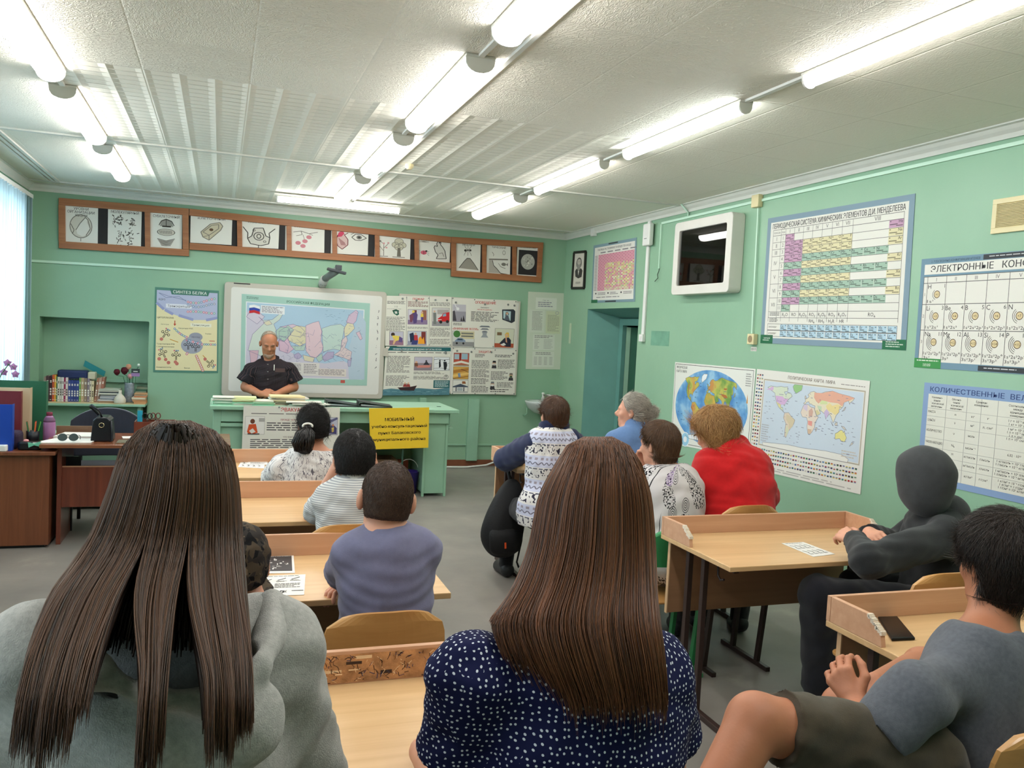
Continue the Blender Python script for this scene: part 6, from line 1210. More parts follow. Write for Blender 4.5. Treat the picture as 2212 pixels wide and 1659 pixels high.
S.rect(8, rowy[0], 142, rowy[0] + 0.35, GR, 3)
for x in [8, 18] + cx + [142]: S.rect(x, top, x + 0.3, yb + 8, GR, 3)
for k, r in enumerate(('I', 'II', 'III', 'IV', 'V', 'VI', 'VII')): S.text(r, cx[k] + 5.2, top + 3.8, 2.9, GR, 2)
S.text('VIII', (c8[0] + 142) / 2, top + 3.8, 3.2, GR, 2); S.text('ПЕРИОДЫ', 13, top + 3.2, 1.3, GR, 2, fit=8); S.text('РЯДЫ', 20.8, top + 3.2, 1.2, GR, 2, fit=4)
for k, (a, c) in enumerate(((0, 1), (1, 2), (2, 3), (3, 5), (5, 7), (7, 9), (9, 11))): S.text(('I', 'II', 'III', 'IV', 'V', 'VI', 'VII')[k], 13, (rowy[a] + rowy[c]) / 2 + 1.6, 3.2, GR, 2)
for k in range(11): S.text(str(k + 1), 20.8, rowy[k] + 4, 2.8, GR, 2)
PKC, YLC, GNC, BLC = (192, 152, 178), (216, 206, 166), (160, 186, 168), (176, 202, 216)
EL = [['H:p', '', '', '', '', '', ''], ['Li:p', 'Be:p', 'B:y', 'C:y', 'N:y', 'O:y', 'F:y'], ['Na:p', 'Mg:p', 'Al:y', 'Si:y', 'P:y', 'S:y', 'Cl:y'], ['K:p', 'Ca:p', 'Sc:g', 'Ti:g', 'V:g', 'Cr:g', 'Mn:g', 'Fe:g', 'Co:g', 'Ni:g'], ['Cu:g', 'Zn:g', 'Ga:y', 'Ge:y', 'As:y', 'Se:y', 'Br:y'],
  ['Rb:p', 'Sr:p', 'Y:g', 'Zr:g', 'Nb:g', 'Mo:g', 'Tc:g', 'Ru:g', 'Rh:g', 'Pd:g'], ['Ag:g', 'Cd:g', 'In:y', 'Sn:y', 'Sb:y', 'Te:y', 'I:y'], ['Cs:p', 'Ba:p', 'La*:g', 'Hf:g', 'Ta:g', 'W:g', 'Re:g', 'Os:g', 'Ir:g', 'Pt:g'], ['Au:g', 'Hg:g', 'Tl:y', 'Pb:y', 'Bi:y', 'Po:y', 'At:y'], ['Fr:p', 'Ra:p', 'Ac**:g', 'Rf:g', 'Db:g', 'Sg:g', 'Bh:g', 'Hs:g', 'Mt:g', 'Ds:g'], ['Rg:g']]
def cell(s_, u0, v0, u1, v1, c, right):
 S.rect(u0 + 0.25, v0 + 0.25, u1, v1, c, 2); S.text(s_, (u1 - 0.6) if right else (u0 + 0.8), v0 + 2.5, 2.2, (56, 50, 56), 4, 'R' if right else 'L'); dk = tuple(int(q_ * 0.6) for q_ in c)
 S.rect(u0 + 0.8, v0 + 2.9, u0 + (u1 - u0) * 0.6, v0 + 3.6, dk, 3); S.rect(u0 + (u1 - u0) * 0.5, v0 + 4.0, u1 - 0.6, v0 + 4.6, dk, 3); S.rect(u0 + 0.8 if right else u1 - 2, v0 + 0.8, u0 + 2 if right else u1 - 0.8, v0 + 1.5, dk, 3)
for i, row in enumerate(EL):
 for j, e in enumerate(row):
  if not e: continue
  s_, k = e.split(':'); u0 = cx[j] if j < 7 else c8[j - 7]; u1 = cx[j + 1] if j < 7 else c8[j - 6]; cell(s_, u0, rowy[i], u1, rowy[i + 1], {'p': PKC, 'y': YLC, 'g': GNC}[k], (i, ) [0] in (0, 1, 2) or k != 'g')
for i, e, c in ((-1, 'He', PKC), (0.4, 'Ne', YLC), (1.6, 'Ar', YLC), (4, 'Kr', YLC), (6, 'Xe', YLC), (8, 'Rn', YLC)):
 v = rowy[0] + 5.6 * {-1: 0, 0.4: 1, 1.6: 2}.get(i, i); cell(e, c8[4], v, 142, v + 5.4, c, True)
oy = yb
for k in range(3): S.rect(8, oy + 5 * k, 142, oy + 5 * k + 0.3, GR, 3)
for k, t_ in enumerate(('R₂O', 'RO', 'R₂O₃', 'RO₂', 'R₂O₅', 'RO₃', 'R₂O₇')): S.text(t_, cx[k] + 5.2, oy + 3.8, 2.7, (56, 54, 56), 4)
S.text('RO₄', (c8[0] + 142) / 2, oy + 3.8, 2.7, (56, 54, 56), 4)
for k, t_ in ((3, 'RH₄'), (4, 'RH₃'), (5, 'H₂R'), (6, 'HR')): S.text(t_, cx[k] + 5.2, oy + 8.6, 2.6, (56, 54, 56), 4)
S.lines(10, oy + 1, 22, oy + 4, 2, rs, GR, 4); S.lines(10, oy + 5.6, 22, oy + 9, 3, rs, GR, 4)
for r_, names in ((oy + 10.2, 'Ce Pr Nd Pm Sm Eu Gd Tb Dy Ho Er Tm Yb Lu'), (oy + 15.4, 'Th Pa U Np Pu Am Cm Bk Cf Es Fm Md No Lr')):
 S.text('ЛАНТАНОИДЫ*' if r_ < oy + 12 else 'АКТИНОИДЫ**', 14.5, r_ + 3, 1.3, GR, 3, fit=10)
 for k, s_ in enumerate(names.split()): w_ = (142 - 23.5) / 14; cell(s_, 23.5 + w_ * k, r_, 23.5 + w_ * (k + 1) - 0.3, r_ + 4.8, BLC, False)
 S.frame(8, r_ - 0.2, 142, r_ + 5.0, 0.3, GR, 3)
S.build('wall_poster', 'large periodic table of the elements headed ПЕРИОДИЧЕСКАЯ СИСТЕМА ХИМИЧЕСКИХ ЭЛЕМЕНТОВ', 'poster')
# electronic configurations
a = onx(1992, 560, XR - 0.001); d = onx(1975, 793, XR - 0.001)
S = Sheet([a, a + (0, -1.5, 0.0), d + (0, -1.5, 0.0), d], 150, 69, NR, (112, 142, 160))
S.rect(3, 3.8, 147, 10.2, (222, 219, 210), 1); S.text('ЭЛЕКТРОННЫЕ   КОНФИГУРАЦИИ   АТОМОВ', 8, 8.9, 4.0, (56, 54, 56), 2, 'L', bold=0.012, fit=132); S.rect(46, 0.4, 80, 3.4, (56, 60, 64), 2); S.lines(50, 1.4, 76, 2.6, 1, rs, (190, 190, 190), 3); S.text('2. ЭЛЕКТРОННЫЕ КОНФИГУРАЦИИ АТОМОВ', 8, 2.9, 1.5, (60, 76, 90), 2, 'L', fit=36)
S.rect(3, 11.4, 147, 65, (222, 219, 210), 1); S.rect(0, 63, 21, 69, (62, 140, 74), 2); S.text('ХИМИЯ', 10, 68, 1.8, (216, 226, 210), 3, fit=6); S.lines(2, 64, 19, 65.5, 1, rs, (206, 220, 200), 3); S.rect(48, 65.5, 80, 68.6, (56, 60, 64), 2); S.lines(52, 66.5, 76, 67.8, 1, rs, (190, 190, 190), 3)
gx = [6 + 14.6 * k for k in range(9)]
for x in [3.0] + gx: S.rect(x, 11.4, x + 0.35, 65, GR, 2)
for y_ in (11.4, 15.4): S.rect(3, y_, 147, y_ + 0.4, GR, 2)
for y_ in (28.8, 45): S.rect(3, y_, 147, y_ + 0.4, GR, 3)
for k, r_ in enumerate(('I', 'II', 'III', 'IV', 'V', 'VI', 'VII', 'VIII')): S.text(r_, gx[k] + 7, 14.7, 2.3, GR, 2)
EC = [[(0, 'H', 1, ['1s¹'])], [(k, s_, 3 + k, ['1s²2s' + t_]) for k, (s_, t_) in enumerate((('Li', '¹'), ('Be', '²'), ('B', '²2p¹'), ('C', '²2p²'), ('N', '²2p³'), ('O', '²2p⁴'), ('F', '²2p⁵')))], [(k, s_, 11 + k, ['1s²2s²2p⁶', t_]) for k, (s_, t_) in enumerate((('Na', '3s¹'), ('Mg', '3s²'), ('Al', '3s²3p¹'), ('Si', '3s²3p²'), ('P', '3s²3p³'), ('S', '3s²3p⁴'), ('Cl', '3s²3p⁵')))]]
for r_, row in enumerate(EC):
 y_ = (15.6, 29.2, 45.4)[r_]; S.text(str(r_ + 1), 4.6, y_ + 8, 2, GR, 2)
 for k, s_, z_, conf in row:
  u = gx[k]; S.text(s_, u + 0.9, y_ + 3.6, 3.0, (56, 54, 56), 3, 'L'); S.text(str(z_), u + 13.9, y_ + 3.2, 2.5, (56, 54, 56), 3, 'R')
  S.disc(u + 8.2, y_ + 7.2, 2.2, (214, 194, 150), 3, 14); S.ring(u + 8.2, y_ + 7.2, 2.2, 0.4, (90, 70, 50), 4, 14); S.text('+%d' % z_, u + 8.2, y_ + 8.0, 1.6, (70, 56, 40), 5)
  for q_ in range(r_ + 1): S.ring(u + 8.2, y_ + 7.2, 3.3 + 1.1 * q_, 0.3, (70, 66, 64), 4, 10, 1.9, 4.1)
  for q_, c_ in enumerate(conf): S.text(c_, u + 0.8, y_ + ((12.4, 15)[r_] if r_ < 2 else 15.2 + 2.8 * q_), 2.0, (70, 66, 64), 4, 'L', fit=min(13.2, 1.6 * len(c_)))
S.build('wall_poster', 'blue bordered chart headed ЭЛЕКТРОННЫЕ КОНФИГУРАЦИИ, cut by the right edge', 'poster')
# quantities chart
a = onx(1998, 826, XR - 0.001); d = onx(1981, 1036, XR - 0.001)
S = Sheet([a, a + (0, -1.35, 0), d + (0, -1.35, 0), d], 135, 64, NR, (132, 156, 192))
S.rect(4, 7, 135, 60, (216, 214, 202), 1); S.text('КОЛИЧЕСТВЕННЫЕ  ВЕЛИЧИНЫ  В  ХИМИИ', 5, 5.4, 3.1, (44, 62, 110), 2, 'L', bold=0.01, fit=118)
for x in (18, 33, 43, 54, 80): S.rect(x, 7, x + 0.3, 60, (150, 150, 146), 2)
for y_ in (16, 21, 27, 35, 41, 46.5, 52): S.rect(4, y_, 135, y_ + 0.25, (176, 174, 166), 2)
for k, (u, rows) in enumerate(((11, ('Наимено-', 'вание', 'физической', 'величины')), (25.5, ('Обозна-', 'чение', 'физической', 'величины')), (43, ('Единицы', 'измерения')), (67, ('Соотношение', 'между', 'единицами', 'измерения')))):
 for i, t_ in enumerate(rows): S.text(t_, u, 9.6 + 1.9 * i, 1.3, INK, 3)
for y_, rows in ((19, ('МАССА', 'm', 'кг', 'г')), (24.5, ('ОБЪЁМ', 'V', 'м³', 'л, см³')), (31, ('КОЛИЧЕСТВО', 'ν', 'моль', '')), (38.5, ('ЧИСЛО АВОГАДРО', 'Nₐ', 'моль⁻¹', '')), (44, ('МОЛЯРНАЯ МАССА', 'M', 'кг/моль', 'г/моль')), (49.5, ('МОЛЯРНЫЙ ОБЪЁМ', 'Vₘ', 'м³/моль', 'л/моль')), (56, ('ПЛОТНОСТЬ', 'ρ', 'кг/м³', 'г/см³'))):
 for u, t_, al in ((4.8, rows[0], 'L'), (25.5, rows[1], 'C'), (38, rows[2], 'C'), (48.5, rows[3], 'C')):
  if t_: S.text(t_, u, y_, 1.5, INK, 3, al, fit=min(12.6, 1.15 * len(t_)))
for y_, t_ in ((18.6, '1 г = 10⁻³ кг'), (20.6, '1 кг = 10³ г'), (23.4, '1 м³ = 10³ л'), (25.3, '1 л = 10⁻³ м³'), (27.2, '1 л = дм³'), (29.1, '1 л = 10³ см³'), (38.5, '6,02 · 10²³'), (43, '1 кг/моль = 10³ г/моль'), (45, '1 г/моль = 10⁻³ кг/моль'), (48.8, '1 м³/моль = 10³ л/моль'), (50.8, '1 л/моль = 10⁻³ м³/моль'), (54.4, '1 кг/м³ = 10⁻³ г/см³'), (56.3, '1 кг/м³ = 1 г/дм³'), (58.2, '1 г/см³ = 10³ кг/м³')): S.text(t_, 67, y_, 1.5, INK, 3)
S.lines(84, 10, 130, 58, 16, rs, (120, 116, 112), 3, ragged=0.8)
S.build('wall_poster', 'blue edged chart of units headed КОЛИЧЕСТВЕННЫЕ ВЕЛИЧИНЫ behind the hooded person', 'poster')
# ------------------------------------------------------------------ world maps
def cont(kind):
 """rough outlines of the continents in longitude, latitude"""
 return {
  'namerica': [(-168, 66), (-156, 71), (-130, 70), (-110, 73), (-95, 72), (-82, 74), (-78, 63), (-92, 60), (-82, 52), (-78, 60), (-64, 59), (-56, 52), (-66, 45), (-75, 38), (-81, 30), (-81, 25), (-90, 30), (-97, 27), (-97, 20), (-88, 21), (-84, 10), (-78, 8), (-92, 14), (-105, 20), (-117, 32), (-124, 42), (-130, 54), (-150, 60)],
  'samerica': [(-78, 8), (-62, 10), (-50, 1), (-35, -6), (-39, -16), (-48, -26), (-58, -36), (-65, -44), (-68, -54), (-74, -50), (-72, -32), (-70, -18), (-81, -5)],
  'africa': [(-16, 15), (-10, 29), (-5, 36), (10, 37), (20, 32), (33, 31), (43, 12), (51, 11), (40, -5), (40, -16), (33, -27), (26, -34), (18, -34), (12, -17), (13, -4), (8, 5), (-8, 5)],
  'eurasia': [(-9, 38), (-1, 44), (-4, 48), (8, 54), (11, 58), (5, 60), (15, 68), (28, 71), (42, 67), (60, 69), (72, 73), (100, 77), (125, 73), (160, 70), (178, 67), (170, 60), (160, 55), (158, 51), (155, 60), (140, 55), (135, 44), (127, 37), (121, 38), (122, 30), (112, 21), (108, 12), (103, 2), (98, 10), (94, 17), (88, 22), (80, 13), (77, 8), (72, 20), (62, 25), (56, 26), (50, 30), (58, 20), (45, 13), (35, 28), (36, 36), (27, 37), (20, 40), (15, 38), (12, 44), (3, 42), (-1, 37)],
  'australia': [(114, -22), (122, -18), (130, -12), (137, -12), (141, -17), (143, -11), (146, -19), (153, -27), (150, -37), (140, -38), (131, -32), (116, -35)],
  'greenland': [(-55, 82), (-20, 82), (-22, 70), (-42, 60), (-52, 66), (-60, 76)], 'antarctica': [(-175, -76), (-60, -70), (0, -71), (90, -67), (150, -68), (178, -76), (178, -84), (-175, -84)], 'madagascar': [(44, -16), (50, -15), (47, -25), (44, -24)], 'japan': [(131, 32), (140, 36), (145, 44), (141, 42), (136, 36)], 'borneo': [(109, 1), (117, 6), (118, -3), (111, -3)], 'guinea': [(131, -2), (141, -3), (150, -10), (140, -8)], 'sumatra': [(95, 5), (105, -5), (102, -4)], 'britain': [(-5, 50), (1, 52), (-3, 58), (-6, 56)], 'nz': [(173, -35), (178, -38), (168, -46), (170, -42)]}[kind]
NAMES = ['namerica', 'samerica', 'africa', 'eurasia', 'australia', 'greenland', 'antarctica', 'madagascar', 'japan', 'borneo', 'guinea', 'sumatra', 'britain', 'nz']
def orient(pts): return pts if sum((b_[0] - a_[0]) * (b_[1] + a_[1]) for a_, b_ in zip(pts, pts[1:] + pts[:1])) > 0 else pts[::-1]
# physical map: oval of blue ocean with green, yellow and brown land
S = Sheet(wallpx('X', XR - 0.001, [(1459, 782), (1633, 797), (1618, 990), (1449, 958)]), 125, 84, NR, (222, 222, 214))
S.frame(1.5, 1.5, 123, 82, 0.5, (70, 64, 60), 1); S.text('ФИЗИЧЕСКАЯ', 4, 6, 2.6, (56, 54, 52), 2, 'L', bold=0.01, fit=18); S.text('КАРТА МИРА', 4, 10, 2.6, (56, 54, 52), 2, 'L', bold=0.01, fit=18)
def ocean(name, c, c2, c3_):
 m = bpy.data.materials.new(name); m.use_nodes = True; N, L = nodes_of(m); b_ = N['Principled BSDF']; tc = N.new('ShaderNodeTexCoord'); n = N.new('ShaderNodeTexNoise'); n.inputs['Scale'].default_value = 7; n.inputs['Detail'].default_value = 6; L.new(tc.outputs['Object'], n.inputs[0])
 r = N.new('ShaderNodeValToRGB'); e = r.color_ramp.elements; e[0].position = 0.36; e[0].color = (*lin(c), 1); e[1].position = 0.52; e[1].color = (*lin(c2), 1); x = e.new(0.64); x.color = (*lin(c3_), 1); L.new(n.outputs[0], r.inputs[0]); L.new(r.outputs[0], b_.inputs['Base Color']); b_.inputs['Roughness'].default_value = 0.5; return m
OC = ocean('map_ocean', (74, 132, 190), (106, 160, 206), (150, 192, 218)); LD = ocean('map_relief', (110, 150, 70), (190, 186, 90), (196, 140, 76)); LD2 = ocean('map_relief_yellow', (206, 186, 70), (196, 160, 70), (150, 160, 80))
S.disc(62, 42, 57, OC, 1, 48, 37)
def pv(lo, la):   # oval projection
 y = la / 90.0; return 62 + 57 * (lo - 11) / 180.0 * math.sqrt(max(0, 1 - (0.93 * y) ** 2)), 42 - 36 * y
for k, nm in enumerate(NAMES):
 pts = [pv(min(178, lo), la) for lo, la in cont(nm)]; S.poly(orient(pts), (228, 230, 232) if nm in ('greenland', 'antarctica') else LD2 if nm in ('africa', 'australia') else LD, 2 + 0.1 * k); S.line(pts + pts[:1], 0.35, (120, 116, 90), 4)
for pts in ([(-122, 60), (-112, 45), (-105, 32), (-99, 20), (-110, 34), (-120, 48)], [(-78, 2), (-70, -18), (-70, -40), (-74, -40), (-72, -18), (-80, -4)], [(70, 38), (95, 36), (103, 30), (85, 28), (74, 33)], [(90, 52), (110, 52), (100, 48), (88, 48)]): S.poly(orient([pv(*p) for p in pts]), (176, 110, 62), 5)
for k in range(40):
 lo, la = rp.uniform(-160, 160), rp.uniform(-60, 60); u, v = pv(lo, la); S.rect(u, v, u + rp.uniform(1.5, 4), v + 0.5, (70, 96, 130), 5.5)
S.disc(7, 76, 6, (226, 230, 230), 3, 18); S.disc(7, 76, 5, (130, 176, 120), 4, 16); S.disc(26, 77, 7.5, (226, 230, 230), 3, 18); S.disc(26, 77, 6.6, (150, 196, 220), 4, 16); S.disc(26, 77, 3, (226, 228, 230), 5, 12)
S.lines(113, 5, 121, 18, 6, rs, (150, 148, 146), 2); S.poly([(117, 24), (116, 33), (118, 33)], (200, 140, 70), 2); S.poly([(117, 33), (116, 42), (118, 42)], (110, 160, 190), 2); S.lines(108, 66, 121, 80, 7, rs, (150, 148, 146), 2)
S.build('wall_map', 'physical world map in an oval, beside the blond woman in red', 'map')
# political map
S = Sheet(wallpx('X', XR - 0.002, [(1636, 797), (1880, 823), (1859, 1068), (1617, 1010)]), 125, 84, NR, (222, 218, 210))
S.text('ПОЛИТИЧЕСКАЯ  КАРТА  МИРА', 66, 5.4, 2.6, (120, 108, 96), 2, bold=0.015, fit=52); S.lines(98, 4.5, 122, 5.6, 1, rs, (130, 124, 118), 2)
S.frame(10.5, 7.5, 122, 63, 1.0, (176, 166, 148), 1); S.rect(12, 9, 120.5, 61.5, (196, 206, 216), 1)
def pq(lo, la): return 66 + 53.5 * (lo - 11) / 180.0 * (1 - 0.12 * (la / 90) ** 2), 35.5 - 29 * la / 90.0
PC = {'namerica': (206, 214, 192), 'samerica': (214, 196, 176), 'africa': (222, 206, 190), 'eurasia': (222, 212, 186), 'australia': (222, 212, 140), 'greenland': (150, 190, 130), 'antarctica': (226, 222, 214)}
for k, nm in enumerate(NAMES):
 pts = [pq(min(178, lo), max(-84, la)) for lo, la in cont(nm)]; S.poly(orient(pts), PC.get(nm, (206, 196, 180)), 2 + 0.1 * k); S.line(pts + pts[:1], 0.3, (130, 130, 140), 4)
for pts, c in (([(30, 68), (60, 69), (100, 77), (125, 73), (160, 70), (178, 67), (160, 60), (140, 54), (132, 44), (118, 50), (90, 50), (60, 52), (48, 43), (38, 48), (30, 56)], (222, 168, 146)), ([(75, 40), (88, 48), (98, 42), (118, 48), (130, 44), (122, 38), (120, 28), (108, 22), (98, 26), (80, 31)], (226, 206, 146)), ([(-125, 48), (-95, 48), (-82, 42), (-70, 46), (-76, 36), (-82, 28), (-97, 27), (-117, 33)], (206, 172, 206)), ([(-117, 32), (-105, 22), (-92, 15), (-97, 22), (-97, 27), (-106, 31)], (216, 206, 150)), ([(-70, 5), (-50, 1), (-36, -6), (-42, -22), (-54, -32), (-58, -18), (-70, -8)], (206, 190, 160)), ([(-65, -22), (-56, -34), (-66, -52), (-70, -36)], (206, 206, 176)), ([(69, 24), (78, 33), (88, 25), (78, 9)], (196, 176, 206)), ([(44, 38), (60, 37), (60, 26), (48, 30)], (190, 206, 176)), ([(-5, 36), (8, 36), (8, 20), (-8, 26)], (206, 190, 206)), ([(14, 22), (24, 30), (30, 22), (28, 8), (16, 8)], (206, 166, 150)), ([(14, -2), (30, -2), (30, -14), (16, -12)], (222, 150, 140)), ([(16, -22), (30, -22), (30, -32), (18, -33)], (206, 176, 150)), ([(45, 28), (55, 20), (45, 14), (38, 24)], (206, 196, 150)), ([(50, 52), (80, 52), (80, 44), (55, 42)], (206, 214, 160)), ([(-170, 60), (-150, 70), (-141, 68), (-141, 60)], (206, 172, 206))):
 S.poly(orient([pq(*p) for p in pts]), c, 4.4 + 0.05 * len(pts))
for k in range(110):
 lo, la = rp.uniform(-165, 175), rp.uniform(-65, 72); u, v = pq(lo, la); S.rect(u, v, u + rp.uniform(0.8, 3), v + 0.4, (140, 140, 156), 6)
S.lines(13, 45, 22, 60, 8, rs, (176, 176, 180), 5); S.lines(104, 54, 119, 60, 3, rs, (196, 186, 176), 5)
FL = [(176, 60, 60), (60, 76, 130), (60, 120, 80), (200, 190, 180), (206, 176, 80), (90, 60, 60), (110, 140, 170), (60, 56, 60)]
for i in range(27):
 for j in range(3):
  u, v = 1.2 + 3.0 * j, 4 + 2.9 * i
  if v < 80: S.rect(u, v, u + 2.0, v + 0.7, rp.choice(FL), 2); S.rect(u, v + 0.7, u + 2.0, v + 1.4, rp.choice(FL), 2)
for i in range(37):
 for j in range(4):
  u, v = 12 + 2.95 * i, 65.4 + 3.3 * j; S.rect(u, v, u + 2.0, v + 0.7, rp.choice(FL), 2); S.rect(u, v + 0.7, u + 2.0, v + 1.4, rp.choice(FL), 2)
S.lines(20, 79.5, 116, 83, 2, rs, (176, 170, 164), 2)
S.build('wall_map', 'political world map bordered with rows of tiny flags', 'map')
# ------------------------------------------------------------------ display case
XF = XR - 0.13
qf = wallpx('X', XF, Q(c3, [(1095, 435), (1628, 328), (1590, 1062), (1065, 1098)])); ya, yb_ = qf[0][1], qf[1][1]; ya = (qf[0][1] + qf[3][1]) / 2; yb_ = (qf[1][1] + qf[2][1]) / 2; za = (qf[2][2] + qf[3][2]) / 2; zb = (qf[0][2] + qf[1][2]) / 2
dc = thing('display_case', 'white framed wall case with four biology pictures on dark red', 'display case', (XR, (ya + yb_) / 2, za))
CW = mat('case_white', (220, 216, 208), 0.45, var=0.04, vscale=5)
W_, H_ = ya - yb_, zb - za
def prr(x0, x1, r0, fr, nm, m, bev):
 n_ = 4; out = rpoly(W_, H_, 0.04, n_); inn = rpoly(W_ - 2 * fr, H_ - 2 * fr, 0.02, n_, fr, fr); n = len(out); V = []; F = []
 for x in (x0, x1):
  for P in (out, inn): V += [(x, ya - u, za + v) for u, v in P]
 for i in range(n):
  j = (i + 1) % n; F += [(i, j, n + j, n + i), (2 * n + i, 3 * n + i, 3 * n + j, 2 * n + j), (i, 2 * n + i, 2 * n + j, j), (n + i, n + j, 3 * n + j, 3 * n + i)]
 b = MB(); b.add(V, F); return b.build(nm, m, dc, bevel=bev)
prr(XF, XR - 0.001, 0, 0.085, 'case_frame', CW, 0.006)
DR = mat('dark_red_felt', (124, 40, 34), 0.6, var=0.08)
MB().box(XR - 0.03, yb_ + 0.086, za + 0.086, XR - 0.004, ya - 0.086, zb - 0.086).build('backing', DR, dc)
XP = XR - 0.031
def cpic(cs, fn, W=40, H=40, bgc=(206, 204, 190)):
 global S
 S = Sheet(wallpx('X', XP, Q(c3, cs)), W, H, NR, bgc, 0.003); fn(); S.mb.build('picture', S.ms, dc)
def g1():
 S.rect(12, 1, 39, 39, (170, 184, 160), 1); S.poly([(3, 39), (2.5, 17), (6, 13), (6.5, 7), (5.5, 3), (8, 1), (10, 3), (9.5, 7), (10, 13), (13, 17), (12.5, 39)], (46, 50, 58), 2); S.poly([(4.5, 37), (4.5, 19), (11, 19), (11, 37)], (186, 200, 206), 3); S.ring(8, 23, 1.4, 0.5, (60, 60, 60), 4, 10); S.ring(20, 11, 3.4, 0.6, (96, 100, 90), 3, 14); S.disc(20, 11, 2.6, (150, 160, 140), 2.5, 12)
 for a in range(7): S.ring(34 - (a % 3), 6 + 2.6 * a, 3.4 - 0.3 * (a % 2), 0.7, (90, 96, 86), 3 + a * .1, 12, ry=0.8)
 for a in range(5): S.ring(22 + 3.4 * a, 28 + 2.2 * math.sin(a * 2), 4.5, 0.6, (96, 104, 92), 3 + a * .1, 14, ry=0.6)
 S.line([(13, 33), (22, 36), (30, 33), (38, 35)], 0.7, (96, 104, 92), 4)
def g2(): S.ring(14, 9, 7, 0.8, (150, 140, 120), 2, 16, ry=1.1); S.line([(9, 16), (14, 24), (20, 27), (30, 32), (28, 38), (16, 38)], 0.9, (150, 140, 120), 2); S.ring(14, 8, 3, 0.6, (160, 146, 120), 2, 10); S.line([(12, 18), (17, 25), (24, 31)], 0.6, (150, 140, 120), 2)
def g3(): S.poly([(15, 6), (25, 6), (27, 12), (25, 24), (22, 36), (20, 39), (18, 36), (15, 24), (13, 12)], (92, 116, 104), 2); S.line([(15, 7), (9, 3), (4, 8), (3, 18), (2, 24)], 1.5, (92, 116, 104), 2); S.line([(25, 7), (31, 5), (35, 10), (36, 18), (39, 20)], 1.5, (92, 116, 104), 2); S.line([(18, 6), (17, 2)], 1.2, (92, 116, 104), 2); S.line([(22, 6), (24, 2)], 1.2, (92, 116, 104), 2)
def g4():
 S.poly([(26, 2), (34, 4), (36, 12), (28, 24), (16, 37), (8, 39), (7, 34), (16, 20)], (196, 180, 150), 2); S.line([(26, 2), (34, 4), (36, 12), (28, 24), (16, 37), (8, 39), (7, 34), (16, 20), (26, 2)], 0.7, (130, 100, 80), 3); r_ = random.Random(1)
 for k in range(34): f = r_.random(); S.disc(30 - 20 * f + r_.uniform(-3, 3), 7 + 29 * f, r_.uniform(0.5, 1.3), ((120, 60, 50), (96, 90, 80), (150, 120, 80))[k % 3], 4, 7)
 S.ring(20, 20, 3, 0.8, (110, 50, 46), 5, 12)
cpic([(1250, 463), (1508, 418), (1497, 708), (1238, 738)], g1); cpic([(1158, 778), (1278, 764), (1268, 1030), (1148, 1034)], g2, bgc=(182, 184, 186)); cpic([(1294, 758), (1420, 742), (1410, 1016), (1280, 1022)], g3, bgc=(214, 212, 196)); cpic([(1438, 740), (1574, 720), (1556, 1004), (1430, 1012)], g4, bgc=(176, 180, 192))
gl = MB().box(XF + 0.02, yb_ + 0.08, za + 0.08, XF + 0.023, ya - 0.08, zb - 0.08).build('glass', GLASS, dc)
# ------------------------------------------------------------------ fittings on the right wall
def on_r(x, y, d=0.0): return onx(x, y, XR - d)
vent_c = on_r(2150, 432); vb = on_r(2147, 506)
vg = thing('vent_grille', 'cream ventilation grille high at the right edge of the wall', 'vent', (XR, vent_c[1] - 0.2, vb[2]))
y1v, zt_, zb_ = vent_c[1], vent_c[2], vb[2]; b = MB(); wv = 0.42
for bx4 in ((y1v - wv, zb_, y1v, zb_ + 0.03), (y1v - wv, zt_ - 0.03, y1v, zt_), (y1v - wv, zb_ + 0.03, y1v - wv + 0.03, zt_ - 0.03), (y1v - 0.03, zb_ + 0.03, y1v, zt_ - 0.03)): b.box(XR - 0.018, bx4[0], bx4[1], XR - 0.001, bx4[2], bx4[3])
b.build('frame', CREAM, vg, bevel=0.002)
MB().box(XR - 0.004, y1v - wv + 0.03, zb_ + 0.03, XR - 0.002, y1v - 0.03, zt_ - 0.03).build('duct_back', mat('vent_dark', (120, 104, 76), 0.8), vg)
n_ = 16; hgt = (zt_ - zb_ - 0.06) / n_; b = MB()
for k in range(n_): z = zb_ + 0.03 + hgt * k; b.add([(XR - 0.015, y1v - wv + 0.03, z), (XR - 0.015, y1v - 0.03, z), (XR - 0.005, y1v - 0.03, z + hgt * 0.8), (XR - 0.005, y1v - wv + 0.03, z + hgt * 0.8)], [(0, 1, 2, 3)])
o = b.build('slats', CREAM, vg); o.modifiers.new('thick', 'SOLIDIFY').thickness = 0.003
